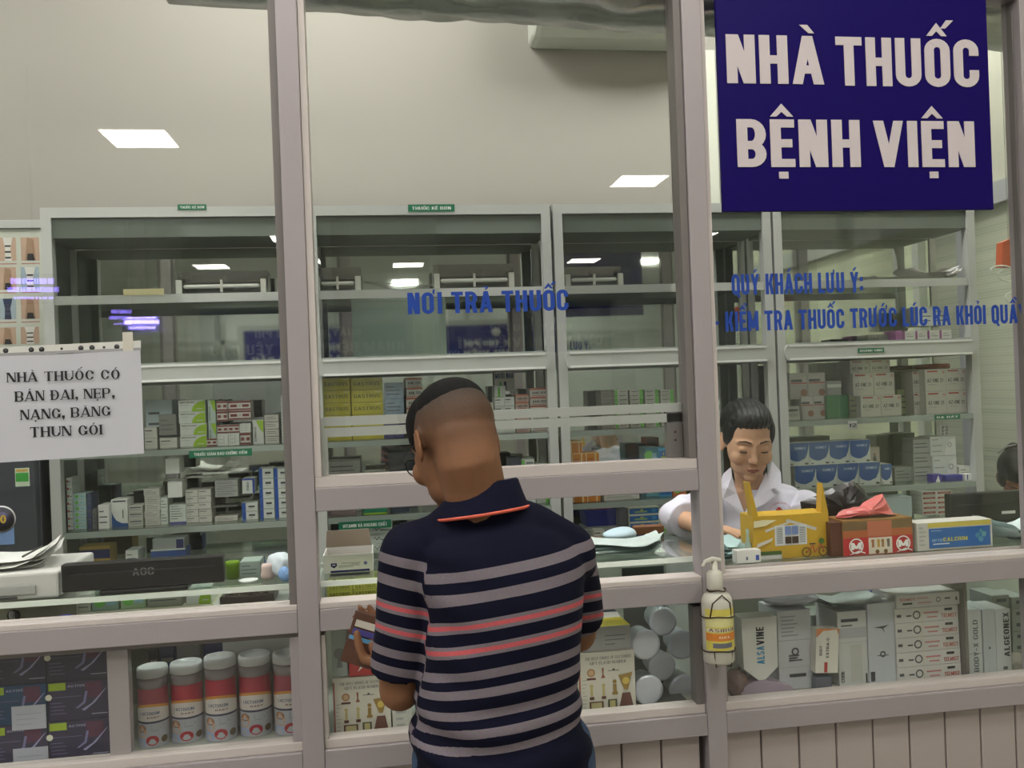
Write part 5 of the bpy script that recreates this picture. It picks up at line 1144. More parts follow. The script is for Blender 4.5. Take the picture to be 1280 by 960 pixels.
# foil topped cups stacked as round discs
FO = mat((214, 218, 228), 0.25, 0.2, 0.15, 14, 0.25, 0.5, 0, 40)
for i, (px, py, r, Y, nm) in enumerate(((829, 777, 18.5, 0.13, 'topmost'), (807, 806, 19.5, 0.07, 'middle one touching the yellow edged carton'), (827, 833, 19, 0.13, 'central one'), (811, 863, 19.5, 0.07, 'lowest beside the trophy carton'), (853, 806, 19, 0.15, 'half hidden one by the upper frame'), (855, 862, 19.5, 0.13, 'half hidden one by the lower frame'))):
    p = V3(px, py, Y); R_ = r*(Y+2.15)/1100*1.0
    c = empty('foil_cup', (p.x, Y, p.z), 'round pale foil lidded tub on its side, '+nm, 'tub', 'foil lidded tubs beside the trophy carton')
    MB().lathe([(R_*0.96, 0.0), (R_, 0.002), (R_, 0.005), (R_*0.93, 0.007), (R_*0.80, 0.075), (0, 0.075)], mat((206, 212, 222), 0.3), (p.x, Y, p.z), 28, 'y').build('tub', c)
    MB().lathe([(0.0, -0.0015), (R_*0.8, -0.001), (R_*0.97, -0.0005), (R_*0.97, 0.0)][::1], FO, (p.x, Y, p.z), 28, 'y').build('foil_lid', c)
m = MB(); a, b = at(796, 800, 0.1)[0]+0.004, PX[3][0]-0.004
m.box(a, b-0.01, 0.05, 0.24, B0, B0+0.002, mat((60, 60, 60))); m.box(a, b-0.01, 0.235, 0.24, B0+0.002, CZ-0.06, mat((80, 86, 80))); 
m.build('tub_rack', label='dark open rack that holds the foil lidded tubs', cat='rack')
# --- third bay, right
YB = 0.075
low(918, 937, 789, K((205, 204, 198)), lambda f: (f.R(0.2, 0.72, 0.5, 0.95, RED), f.TV('FIBER', 0.2, 0.2, 0.6, 0.12, INK), f.TV('PRO', 0.6, 0.25, 0.5, 0.12, TEXT)), 'narrow white box with a red mark beside the second post', Y=0.10, d=0.08)
# lettered box with pointed foot
Y = 0.06; a, b = at(928, 810, Y)[0], at(972, 810, Y)[0]; zt = at(950, 772, Y)[2]; zs = at(950, 835, Y)[2]; zb = at(950, 850, Y)[2]
m = MB(); w_ = b-a
m.prism([(a+w_*0.42, zb), (a+w_*0.62, zb), (b-0.001, zs), (b, zt), (a, zt), (a+0.002, zs)], Y, Y+0.06, K((216, 216, 210)))
lt = MB(); text_map(m, 'ALSA', lambda u, v: (a+w_*(0.62-0.22*v)+0.0, Y-0.0006, zs+0.01+u*(zt-zs)*0.36), K((70, 150, 200)), 'heavy'); text_map(m, 'VINE', lambda u, v: (a+w_*(0.62-0.22*v), Y-0.0006, zs+0.01+(zt-zs)*0.38+u*(zt-zs)*0.36), K((36, 40, 60)), 'heavy')
m.build('pointed_box', label='white box with upright blue lettering and a pointed foot', cat='box')
m = MB(); m.prism([(a+0.006, B0+0.0005), (b+0.05, B0+0.0005), (b+0.035, B0+0.02), (a+w_*0.62, zb-0.001), (a+w_*0.42, zb-0.001), (a-0.02, B0+0.02)], Y+0.0, Y+0.055, mat((176, 160, 176), 0.3, 0, 0.2, 12)); m.build('plastic_wrap', label='clear violet plastic wrap under the pointed box', cat='wrap')
crumple('plastic_wrap', (at(922, 855, 0.07)[0]+0.004, 0.085, B0+0.034), (0.034, 0.03, 0.034), mat((120, 96, 92), 0.25, 0, 0.5, 16), 'brown and pink crumpled sweets bag by the second post', 'bag', 8, 0.4)
low(971, 1013, 763, K((196, 198, 202)), lambda f: (f.R(0, 0.62, 1, 0.63, GREYB), f.R(0, 0.28, 1, 0.285, GREYB), lines(f, 6, K((150, 152, 158)), 0.1, 0.85, 0.68, 0.92, 4, 0.015), f.C(0.5, 0.48, 0.05, TEXT, rin=0.03), lines(f, 3, TEXT, 0.3, 0.8, 0.36, 0.42, 7, 0.02), f.R(0.3, 0.16, 0.8, 0.2, INK)), 'tall grey white carton with round marks below the white crumpled bag', Y=0.085, d=0.12)
crumple('plastic_wrap', (at(985, 752, 0.12)[0], 0.14, at(985, 763, 0.085)[2]+0.021), (0.075, 0.05, 0.023), mat((190, 192, 205), 0.25, 0, 0.15, 12), 'crumpled white plastic on the tall grey white carton', 'wrap', 6, 0.45)
low(1014, 1046, 768, K((150, 160, 150)), lambda f: (f.R(0.2, 0.55, 0.5, 1, BLUE), f.R(0.2, 0, 0.5, 0.2, K((70, 76, 90)))), 'dull green carton with blue band behind the tilted box', Y=0.20, d=0.1)
o = low(1017, 1046, 785, K((222, 218, 208)), lambda f: (f.P([(0, 0.8), (0.3, 0.95), (0.9, 0.98), (0.98, 0.85), (1, 1), (0, 1)], K((206, 130, 80))), f.TV('EXTRA-C', 0.45, 0.35, 0.8, 0.12, INK), f.TV('BODY', 0.15, 0.4, 0.62, 0.12, INK), f.R(0.38, 0.02, 0.52, 0.25, RED)), 'tilted cream box with an orange corner', Y=0.055, d=0.03, pyb=841)
o[0].rotation_euler = (0, math.radians(4), 0)
MB().box(at(1020, 850, 0.06)[0], at(1040, 850, 0.06)[0], 0.06, 0.1, B0+0.0005, at(1030, 845, 0.06)[2]-0.004, K((96, 100, 112))).build('card_stand', label='small grey stand under the tilted cream box', cat='stand')
low(1046, 1083, 764, K((205, 206, 204)), lambda f: (f.R(0.12, 0.86, 0.7, 0.9, INK), f.R(0.12, 0.8, 0.5, 0.82, TEXT), f.R(0.02, 0.64, 0.98, 0.78, K((180, 182, 186))), f.R(0.0, 0.58, 1, 0.585, GREYB), f.TV('CODE', 0.06, 0.05, 0.2, 0.12, INK), f.R(0.9, 0.02, 0.96, 0.15, INK), f.R(0.4, 0.05, 0.8, 0.55, K((196, 196, 190)))), 'tall white carton with dark heading near the tilted box', Y=0.075, d=0.12)
low(1084, 1120, 754, K((196, 200, 206)), lambda f: (f.P([(0.2, 0.70), (0.75, 0.72), (0.55, 0.68), (0.6, 0.62), (0.5, 0.68)], TEXT), f.C(0.5, 0.36, 0.04, TEXT, rin=0.02), f.R(0.05, 0.03, 0.2, 0.15, INK), f.R(0.3, 0.34, 0.7, 0.35, TEXT)), 'tall bluish white carton beside the red printed stack', Y=0.07, d=0.12)
Y = 0.065; zz = [at(1160, p, Y)[2] for p in (845, 829, 811.5, 794, 776.5, 759.0)]
def d_red5(f):
    f.R(0.03, 0.4, 0.1, 0.6, TEXT); f.R(0.18, 0.42, 0.26, 0.52, INK); f.C(0.34, 0.5, 0.3, TEXT, rin=0.2); f.R(0.41, 0, 0.415, 1, K((205, 190, 150))); f.T('TELMIST', 0.73, 0.97, 0.18, 0.28, RED); f.R(0.78, 0.66, 0.9, 0.84, INK); f.R(0.45, 0.55, 0.68, 0.66, K((196, 130, 130))); f.R(0.5, 0.25, 0.66, 0.34, K((196, 130, 130))); f.R(0, 0, 1, 0.02, GREYB)
for r in range(5):
    x0, x1 = at(1120.5, 800, Y)[0], at(1200.5, 800, Y)[0]; h = (zz[5]-B0)/5
    if r == 0: me = carton_mesh(x1-x0-0.001, 0.12, h-0.0006, K((208, 206, 202)), d_red5)
    o = bpy.data.objects.new('medicine_box', me); o.location = (x0, Y+0.001*r, B0+0.0005+r*h); link(o); tag(o, 'wide red printed white box, %s of the five below the lid box' % (ORD[r] if r != 4 else 'top'), 'box', 'five red printed boxes')
stack(1119.5, 1199.5, 742, zz[5]+0.0015, 1, 1, K((208, 206, 202)), lambda f: (f.T('TELMIST', 0.05, 0.3, 0.55, 0.2, RED), f.R(0.1, 0.25, 0.25, 0.4, INK), f.R(0.32, 0.65, 0.5, 0.72, K((196, 130, 130))), f.R(0.34, 0.3, 0.55, 0.38, K((196, 130, 130))), f.C(0.66, 0.5, 0.2, TEXT, rin=0.14), f.R(0.76, 0.5, 0.85, 0.6, INK), f.R(0.93, 0.35, 0.96, 0.6, TEXT)), 'single red printed box lying on the five of the stack', Y=Y, d=0.12, hgt=0.036)
low(1206, 1227, 763, K((198, 202, 200)), lambda f: (f.TV('BODY-X GOLD', 0.45, 0.05, 0.85, 0.3, TEXT, 'sans'), f.R(0, 0.33, 1, 0.335, INK)), 'slim carton with upright dark words past the divider', Y=0.065, d=0.10)
low(1228, 1244, 762, K((190, 195, 195)), lambda f: (f.C(0.5, 0.4, 0.02, TEXT),), 'blank grey carton past the divider', Y=0.067, d=0.10)
low(1245, 1264, 762, K((200, 203, 202)), lambda f: (f.TV('ALGEONEX', 0.5, 0.25, 0.95, 0.38, INK, 'heavy'), f.R(0.4, 0.05, 0.7, 0.1, TEXT)), 'white carton with black upright lettering past the divider', Y=0.062, d=0.10)
for i, (p0, p1) in enumerate(((1240, 1262), (1264, 1286))):
    stack(p0, p1, 744+2*i, B0+0.001, 5, 1, K((150, 156, 150)), lambda f: f.R(0.25, 0.4, 0.85, 0.7, K((70, 76, 84))), 'grey green box with dark bar, %s rear column' % ('inner', 'outer')[i], Y=0.20, d=0.1, group='%s rear column' % ('inner', 'outer')[i])
crumple('paper_wad', (at(1268, 830, 0.09)[0], 0.09, B0+0.024), (0.03, 0.025, 0.026), K((200, 196, 184)), 'crumpled beige paper at the last low window corner', 'paper', 11, 0.45)
q = at(1050, 760, 0.13)
zt = at(1065, 764, 0.075)[2]
sheets(4, (at(1052, 750, 0.14)[0], 0.14), 0.17, 0.10, zt+0.002, 0.1, 'folded white papers on the tall cartons', 'paper_pile', m=mat((206, 214, 214), 0.5), curl=0.015, dz=0.004)
zt = at(1160, 742, 0.065)[2]
bag('plastic_bag', ol([(1078, 743), (1110, 741), (1150, 742), (1154, 740), (1180, 743), (1200, 754), (1140, 753), (1085, 755)], 0.17, zt-0.035), 0.21, 0.018, mat((80, 84, 170), 0.3, 0, 0.3, 9), 'blue and grey plastic bag lying over the stacked cartons', seed=9)

# ================================================================== SIGNS, NOTICE, LETTERING
# big sign on the glass
a = at(893, 1, -0.04); x0, x1 = at(894, 30, -0.05)[0]+0.003, at(1240, 200, -0.05)[0]; z0, z1 = at(1000, 263.5, -0.05)[2], 2.588
sg = empty('hanging_sign', ((x0+x1)/2, -0.045, z0), 'deep blue rectangular sign with large white words over the counter', 'sign')
MB().box(x0, x1, -0.050, -0.038, z0, z1, mat((20, 2, 92), 0.5, 0, 0.04, 5, 0, 0.12), 0.001).build('panel', sg)
SW = mat((208, 196, 200), 0.5)
Ys = -0.0505
def sx(px, py): return at(px, py, Ys)[0]
def szv(px, py): return at(px, py, Ys)[2]
for nm, txt, pa, pb_, ztop, zbot in (('lettering', 'NH\u00c0', 909, 1030, 43, 104), ('lettering', 'THU\u1ed0C', 1046, 1224, 46, 107), ('lettering', 'B\u1ec6NH', 922, 1076, 149, 209), ('lettering', 'VI\u1ec6N', 1093, 1219, 151, 209)):
    m = MB(); zb = szv(pa, zbot); h = szv(pa, ztop)-zb
    put_text(m, txt, sx(pa, zbot), sx(pb_, zbot), zb, h, Ys, SW, 'heavy', 0.075, thick=0.0015); m.build(nm, sg)
# blue vinyl words on the panes
VB = mat((24, 66, 160), 0.4)
def vinyl(txt, pa, pb_, ztop, zbot, label, Y=-0.0045, pz=None, sty='heavy'):
    m = MB(); zb = at(pa, zbot, Y)[2]; h = at(pa, ztop, Y)[2]-zb
    put_text(m, txt, at(pa, zbot, Y)[0], at(pb_, zbot, Y)[0], zb, h, Y, VB, sty, 0.09, thick=0.0008)
    return m.build('window_lettering', label=label, cat='lettering')
vinyl('N\u01a0I TR\u1ea2 THU\u1ed0C', 510, 711, 366, 393, 'blue glued words on the glass over the hatch', Y=0.0035)
vinyl('QU\u00dd KH\u00c1CH L\u01afU \u00dd:', 915, 1079, 343, 369, 'blue glued words of the upper line on the big pane')
vinyl('- KI\u1ec2M TRA THU\u1ed0C TR\u01af\u1edaC L\u00daC RA KH\u1eceI QU\u1ea6Y', 893, 1284, 390, 415, 'blue glued words of the long lower line on the big pane')
# paper notice with serif words
Yn = -0.010
def npt(px, py): q = at(px, py, Yn); return Vector((q[0], Yn, q[2]))
nt_ = empty('paper_notice', npt(90, 578), 'white paper notice with four lines of black serif capitals taped to the glass', 'notice')
NW = mat((196, 196, 204), 0.55, 0, 0.03, 6)
c0, c1, c2, c3 = npt(-60, 582), npt(180, 567), npt(176, 438), npt(-60, 448)
m = MB()
NX = 12; vs = []
for s_ in (0, 0.0006):
    for j in range(5):
        for i in range(NX+1):
            u, v = i/NX, j/4; p = c0.lerp(c1, u).lerp(c3.lerp(c2, u), v); vs.append((p.x, p.y+s_+0.0015*math.sin(u*9+v*3)-0.004*(u > 0.95)*(v > 0.9), p.z))
N_ = 5*(NX+1); fs = []
for j in range(4):
    for i in range(NX): q = j*(NX+1)+i; fs.append((q, q+1, q+NX+2, q+NX+1)); fs.append((N_+q, N_+q+NX+1, N_+q+NX+2, N_+q+1))
m.add(vs, fs, NW, True); m.build('sheet', nt_)
m = MB(); t0, t1, t2, t3 = npt(-60, 447), npt(176, 437), npt(176, 425.5), npt(-60, 437)
m.add([(p.x, p.y+0.0005, p.z) for p in (t0, t1, t2, t3)]+[(p.x, p.y+0.001, p.z) for p in (t0, t1, t2, t3)], [(0, 1, 2, 3), (4, 7, 6, 5)], mat((214, 214, 208), 0.3)); m.add([(p.x, p.y-0.0003, p.z) for p in (npt(-60, 447), npt(176, 438), npt(176, 434.5), npt(-60, 444))], [(0, 1, 2, 3)], mat((160, 158, 160), 0.4))
for px in (7, 39, 52, 77, 101, 115, 130, 146):
    p = npt(px, 433.5+(146-px)*0.035); m.lathe([(0.006 if px not in (77, 130) else 0.003, 0), (0.0, -0.0003)], K((70, 70, 72)), (p.x, p.y+0.0001, p.z), 12, 'y')
m.build('punched_strip', nt_)
m = MB()
for (p0, q0, p1, q1) in ((154, 415, 166, 440),): 
    A_, B_ = npt(p0, q1), npt(p1, q0); m.box(A_.x, B_.x, Yn-0.0012, Yn-0.0005, A_.z, B_.z, mat((205, 200, 186), 0.4))
m.build('tape', nt_)
m = MB(); TK = K((26, 26, 30))
for txt, pa, ya, pb_, yb, hpx in (('NH\u00c0 THU\u1ed0C C\u00d3', 9, 478, 151, 473.5, 12), ('B\u00c1N \u0110AI, N\u1eb8P,', 19, 502, 144, 497, 12.5), ('N\u1ea0NG, B\u0102NG', 26, 525, 139, 519.5, 12.5), ('THUN G\u00d3I', 38, 546.5, 129, 543, 12.5)):
    A_, B_ = npt(pa, ya), npt(pb_, yb); up_ = (npt(pa, ya-hpx)-A_).length
    text_map(m, txt, lambda u, v: (A_.x+(B_.x-A_.x)*u, Yn-0.0022-0.001, A_.z+(B_.z-A_.z)*u+v*up_), TK, 'serif', 0.06)
m.build('lettering', nt_)
# hygiene poster behind, left of the cabinets
Yp = 1.592
c_ = empty('poster', at(25, 432, Yp), 'poster with photos of body supports on the rear wall', 'poster')
xa, xb_ = at(-120, 360, Yp)[0], at(57, 360, Yp)[0]; za, zb_ = at(25, 434, Yp)[2], at(25, 286, Yp)[2]
MB().box(xa, xb_, Yp-0.003, Yp, za, zb_, mat((196, 200, 186), 0.5)).build('sheet', c_)
MB().box(xa, xb_, Yp-0.012, Yp, zb_+0.001, zb_+0.033, ALU_IN, 0.001).build('top_rail', c_)
m = MB(); SKN = K((190, 160, 138))
cells = [(-20, 0), (2, 20), (26, 49)]
k = 0.0
for r_, (q0, q1) in enumerate(((297, 326), (334, 362), (373, 399), (409, 430))):
    for ci, (p0, p1) in enumerate(((-28, -6), (-1, 20), (26, 49))):
        x_0, x_1 = at(p0, q0, Yp)[0], at(p1, q0, Yp)[0]; z_0, z_1 = at(25, q1, Yp)[2], at(25, q0, Yp)[2]; Yq = Yp-0.0032
        m.fr(x_0, x_1, z_0, z_1, Yq, SKN if (r_+ci) % 3 else K((160, 176, 184)))
        w_, h_ = x_1-x_0, z_1-z_0
        if (r_+ci) % 2 == 0: m.poly([(x_0+w_*0.2, z_0), (x_0+w_*0.8, z_0), (x_0+w_*0.7, z_1-h_*0.1), (x_0+w_*0.35, z_1)], Yq-0.0003, K((160, 130, 104))); m.poly([(x_0+w_*0.3, z_0), (x_0+w_*0.75, z_0), (x_0+w_*0.65, z_0+h_*0.3), (x_0+w_*0.35, z_0+h_*0.3)], Yq-0.0005, K((40, 36, 40)))
        else:
            m.poly([(x_0+w_*0.3, z_0), (x_0+w_*0.72, z_0), (x_0+w_*0.66, z_0+h_*0.5), (x_0+w_*0.8, z_1), (x_0+w_*0.22, z_1), (x_0+w_*0.34, z_0+h_*0.5)], Yq-0.0003, K((50, 60, 90) if r_ == 2 else (216, 214, 206)))
            for b2 in range(3): m.fr(x_0+w_*0.33, x_0+w_*0.68, z_0+h_*(0.1+0.25*b2), z_0+h_*(0.17+0.25*b2), Yq-0.0005, K((30, 30, 34)))
        m.fr(x_0, x_1, z_0-0.014, z_0-0.010, Yq, K((180, 120, 110)))
m.build('print', c_)
# refrigerator below
FY = 1.2; xa, xb_ = at(-130, 620, FY)[0], at(44, 620, FY)[0]; zt = at(30, 470, FY)[2]
fr_ = empty('refrigerator', ((xa+xb_)/2, 1.4, 0), 'dark grey refrigerator with stickers in the rear corner', 'refrigerator')
FG = mat((74, 78, 84), 0.35, 0.3)
MB().box(xa, xb_, FY+0.05, 1.58, 0.02, zt, mat((70, 72, 76), 0.4), 0.004).build('body', fr_)
zd = at(20, 697, FY)[2]
MB().box(xa, xb_, FY, FY+0.049, zd+0.006, zt, FG, 0.006).build('door', fr_); MB().box(xa, xb_, FY, FY+0.049, 0.05, zd-0.006, FG, 0.006).build('door', fr_)
MB().box(xa+0.02, xb_, FY-0.01, FY-0.0001, zd-0.02, zd-0.010, mat((190, 190, 190), 0.3)).build('handle', fr_)
Yk = FY-0.0006
def fq(p0, p1, q0, q1, col, mb, k=0): 
    x_0, x_1 = at(p0, q0, Yk)[0], at(p1, q0, Yk)[0]; mb.fr(x_0, x_1, at((p0+p1)/2, q1, Yk)[2], at((p0+p1)/2, q0, Yk)[2], Yk-0.0004*k, K(col))
m = MB(); fq(18.5, 36.5, 585, 608, (200, 214, 190), m); fq(19.5, 35.5, 591, 602, (60, 160, 60), m, 1); fq(20, 35, 586.5, 589.5, (206, 170, 80), m, 1); m.build('energy_sticker', fr_)
m = MB(); fq(-10, 17, 648, 681, (120, 150, 200), m); p = at(2, 649, Yk); m.lathe([(0.048, 0), (0.0, -0.0003)], K((200, 200, 200)), (p[0], Yk-0.0005, p[2]), 24, 'y'); m.lathe([(0.043, 0), (0.0, -0.0003)], K((26, 24, 40)), (p[0], Yk-0.001, p[2]), 24, 'y'); m.lathe([(0.026, 0), (0.0, -0.0003)], K((60, 50, 90)), (p[0], Yk-0.0014, p[2]), 24, 'y')
put_text(m, '10', p[0]-0.018, p[0]+0.016, p[2]-0.015, 0.03, Yk-0.0022, K((214, 180, 70)), 'heavy'); m.build('badge', fr_)
# air conditioner and conduit
Ya = 1.38; xa, xb_ = at(672, 50, Ya)[0], at(893, 50, Ya)[0]-0.01; z0 = at(740, 57, 1.55)[2]
ac = empty('air_conditioner', ((xa+xb_)/2, 1.49, z0), 'white wall air conditioner half hidden by the foil wrapped duct', 'air conditioner')
m = MB(); W1 = mat((206, 208, 198), 0.4)
prof = [(1.595, z0+0.0), (1.47, z0), (1.41, z0+0.03), (1.385, z0+0.10), (1.38, z0+0.22), (1.40, z0+0.28), (1.595, z0+0.28)]
n = len(prof); cx = (xa+xb_)/2; rings = [(xa, 0.86), (xa+0.008, 0.95), (xa+0.03, 1.0), (xb_-0.03, 1.0), (xb_-0.008, 0.95), (xb_, 0.86)]
vs = []; 
for x, s_ in rings: vs += [(x, 1.595-(1.595-y)*s_, z0+0.14+(z-z0-0.14)*s_) for y, z in prof]
fs = [tuple(range(n)), tuple(range(len(vs)-1, len(vs)-n-1, -1))]
for k in range(len(rings)-1):
    for i in range(n): fs.append((k*n+i, (k+1)*n+i, (k+1)*n+(i+1) % n, k*n+(i+1) % n))
m.add(vs, fs, W1); m.build('housing', ac)
MB().box(xa+0.11, xb_-0.11, 1.392, 1.398, z0+0.035, z0+0.05, mat((120, 120, 112))).build('air_slot', ac)
m = MB(); m.add([(xa+0.10, 1.407, z0+0.028), (xb_-0.10, 1.407, z0+0.028), (xb_-0.10, 1.380, z0+0.098), (xa+0.12, 1.380, z0+0.098), (xa+0.10, 1.415, z0+0.034), (xb_-0.1, 1.415, z0+0.034), (xb_-0.1, 1.388, z0+0.098), (xa+0.12, 1.388, z0+0.098)], [(0, 1, 2, 3), (4, 7, 6, 5), (0, 4, 5, 1), (3, 2, 6, 7), (0, 3, 7, 4), (1, 5, 6, 2)], mat((216, 216, 206), 0.4)); m.build('louvre', ac)
x0 = at(877, 150, 1.57)[0]; x1 = at(896, 150, 1.57)[0]
cdt = MB().box(x0, x1, 1.565, 1.5995, 2.33, z0-0.002, mat((222, 224, 208), 0.5), 0.003)
cdt.build('conduit', label='white plastic conduit running down the wall from the air conditioner', cat='conduit')
cdt2 = MB(); cdt2.limb([(x0-0.022, 1.585, z0-0.01), (x0-0.020, 1.585, 2.34)], [0.005, 0.005], mat((150, 150, 140), 0.5), 8); cdt2.build('drain_pipe', label='thin grey pipe beside the white conduit', cat='pipe')
# foil wrapped duct under the ceiling
Yd = 0.10; xa = at(190, 8, Yd)[0]; xb_ = 2.95
FOIL = mat((165, 166, 162), 0.25, 0.85, 0.3, 5, 0.5, 0.5, 0, 9)
m = MB(); nx, nr = 90, 20; vs = []
zl0 = at(190, 14, Yd+0.22)[2]; zl1 = at(890, 52, Yd+0.22)[2]; xe = at(890, 35, Yd+0.22)[0]
r_ = random.Random(4)
for i in range(nx+1):
    x = xa+(xb_-xa)*i/nx; zb0 = zl0+(zl1-zl0)*(x-xa)/(xe-xa); 
    for j in range(nr):
        an = 2*math.pi*j/nr; pw = 0.45
        cy, sz = math.copysign(abs(math.cos(an))**pw, math.cos(an)), math.copysign(abs(math.sin(an))**pw, math.sin(an))
        fold = 0.010*math.sin(x*11+3*math.sin(x*3)+j*0.9)*math.sin(x*4.3+j)+0.006*math.sin(x*31+j*1.7)
        if x < -0.15: fold *= 0.2
        hz = 0.16; vs.append((x+0.02*math.sin(j*2.1)*(0 < i < nx), Yd+0.12+(0.11+fold)*cy, zb0+hz+(hz+(fold if sz > -0.5 else fold*0.35))*sz))
fs = [tuple(range(nr-1, -1, -1)), tuple(nx*nr+j for j in range(nr))]
for i in range(nx):
    for j in range(nr): fs.append((i*nr+j, i*nr+(j+1) % nr, (i+1)*nr+(j+1) % nr, (i+1)*nr+j))
m.add(vs, fs, FOIL, True); du = m.build('air_duct', label='crumpled silver foil wrapped duct under the shop ceiling', cat='duct')
for x in (-0.6, 0.9, 2.2):
    m = MB(); m.limb([(x, Yd+0.12, zl1+0.3), (x, Yd+0.12, ZS-0.001)], [0.006, 0.006], ALU_DARK, 8, cap=False); o = m.build('hanger_rod', du)
# hand sanitizer on the post, wire holder
Yh = -0.085; bx = (at(878, 780, Yh)[0]+at(916, 780, Yh)[0])/2; r = (at(916, 780, Yh)[0]-at(878, 780, Yh)[0])/2*0.97
zb = at(897, 827, Yh)[2]; z_sh = at(896, 742, Yh)[2]; z_nk = at(893, 730, Yh)[2]; z_top = at(889, 699, Yh)[2]
bt_ = empty('pump_bottle', (bx, Yh, zb), 'white pump bottle with yellow and orange label hung on the second post', 'bottle')
BW = mat((206, 202, 190), 0.3); H = z_sh-zb
MB().lathe([(r*0.9, 0), (r, 0.006), (r, H*0.86), (r*0.97, H*0.93), (r*0.8, H), (r*0.45, H+0.006), (r*0.45, H+0.012)], BW, (bx, Yh, zb), 28).build('body', bt_)
m = MB(); rr = r+0.0008; wr_ = lambda u, v: (bx+rr*math.sin(u), Yh-rr*math.cos(u), zb+v*H)
def wp(u0, u1, v0, v1, col, dr=0.0):
    global rr
    rr = r+0.0008+dr; N = 10
    for k in range(N): m.add([wr_(u0+(u1-u0)*k/N, v0), wr_(u0+(u1-u0)*(k+1)/N, v0), wr_(u0+(u1-u0)*(k+1)/N, v1), wr_(u0+(u1-u0)*k/N, v1)], [(0, 1, 2, 3)], col)
wp(-1.2, 1.2, 0.22, 0.82, K((214, 200, 96))); wp(-1.15, 1.15, 0.56, 0.72, K((220, 214, 150)), 0.0002); wp(-1.2, 1.2, 0.36, 0.47, K((214, 130, 50)), 0.0002); wp(-0.7, 0.6, 0.26, 0.33, K((110, 110, 120)), 0.0004); wp(-1.1, 1.15, 0.49, 0.54, K((225, 220, 190)), 0.0003)
rr = r+0.0014; text_map(m, 'ASIRUB', lambda u, v: wr_(-0.95+1.9*u, 0.495+v*0.045), K((120, 90, 90)), 'sans'); text_map(m, 'GEL', lambda u, v: wr_(-0.3+0.8*u, 0.40+v*0.03), K((240, 220, 190)), 'sans')
m.build('label', bt_)
hN = z_top-(zb+H)
MB().lathe([(r*0.5, 0), (r*0.52, 0.002), (r*0.52, hN*0.45), (r*0.40, hN*0.52), (r*0.2, hN*0.55), (r*0.2, hN*0.85)], BW, (bx-0.003, Yh, zb+H+0.012), 20).build('pump_collar', bt_)
m = MB(); m.limb([(bx+0.010, Yh, z_top-0.004), (bx-0.008, Yh-0.002, z_top), (bx-0.030, Yh-0.01, z_top-0.002), (bx-0.037, Yh-0.012, z_top-0.012)], [0.006, 0.007, 0.0045, 0.004], BW, 10); m.build('nozzle', bt_)
wh = MB(); WI = mat((70, 50, 34), 0.35, 0.6); 
def loop(z, rad, n=20): return [(bx+rad*math.cos(2*math.pi*k/n), Yh+rad*math.sin(2*math.pi*k/n)*0.95, z+0.002*math.sin(k)) for k in range(n+1)]
for z, rad in ((zb+H*0.70, r+0.004), (zb+H*0.20, r+0.003), (zb+H+0.010, r*0.6)): wh.limb(loop(z, rad), [0.0016]*21, WI, 6)
zt_ = zb+H+0.008
wh.limb([(bx-r*0.75, Yh-r*0.7, zb+H*0.70), (bx-r*0.6, Yh-r*0.8, zb+H*0.9), (bx, Yh-r*0.95, zt_-0.004), (bx+r*0.55, Yh-r*0.85, zb+H*0.9), (bx+r*0.6, Yh-r*0.8, zb+H*0.70)], [0.0018]*5, WI, 6)
wh.limb([(bx, Yh+r*0.6, zb+H), (bx+0.005, -0.04, zb+H+0.01), (bx+0.005, -0.036, zb+H-0.02)], [0.0018]*3, WI, 6)
wh.limb([(bx-r*0.6, Yh-r*0.8, zb+H*0.2), (bx-r*0.5, Yh-r*0.8, zb-0.004), (bx, Yh, zb-0.006), (bx+r*0.5, Yh-r*0.8, zb-0.004), (bx+r*0.6, Yh-r*0.8, zb+H*0.2)], [0.0014]*5, WI, 6)
wh.limb([(bx, Yh+r+0.003, zb+H*0.7), (bx, -0.037, zb+H*0.72)], [0.002]*2, WI, 6)
wh.build('wire_holder', label='twisted brown wire holder around the pump bottle', cat='holder')
# ================================================================== HALL SEEN IN THE MIRRORS
def banner(x0, x1, y, z0, z1, l1, l2, label):
    """faces +y (towards the shop)"""
    c = empty('hall_sign', ((x0+x1)/2, y, z0), label, 'sign'); m = MB(); m.box(x0, x1, y-0.04, y, z0, z1, K((42, 44, 120), 0.4)); m.build('panel', c)
    t = MB(); h = z1-z0
    def mp_(z, hh_): return lambda u, v: (x1-0.1-(x1-x0-0.2)*u, y+0.002, z+v*hh_)
    text_map(t, l1, lambda u, v: ((x0+x1)/2+(x1-x0)*0.25*(1-2*u), y+0.002, z0+h*0.45+v*h*0.13), WHT, 'heavy'); text_map(t, l2, mp_(z0+h*0.12, h*0.2), WHT, 'heavy')
    t.lathe([(h*0.12, 0), (0, 0.002)], WHT, ((x0+x1)/2, y+0.001, z1-h*0.2), 16, 'y'); t.f = t.f; t.build('lettering', c)
    # hall counter window frame that carries the sign
    g = MB(); 
    g.box(x0-0.1, x1+0.1, y-0.12, y-0.041, z1, z1+0.08, ALU_IN); g.box(x0-0.1, x0-0.02, y-0.12, y-0.041, 0, z1, ALU_IN); g.box(x1+0.02, x1+0.1, y-0.12, y-0.041, 0, z1, ALU_IN); g.box(x0-0.02, x1+0.02, y-0.12, y-0.041, 0, 1.0, K((180, 180, 170)))
    g.build('counter_frame', c)
banner(-1.9, 0.35, -7.6, 2.0, 2.55, 'QU\u1ea6Y THU VI\u1ec6N PH\u00cd', 'KH\u00c1M B\u1ec6NH THEO Y\u00caU C\u1ea6U', 'dark blue hall sign with a round badge and two lines of words')
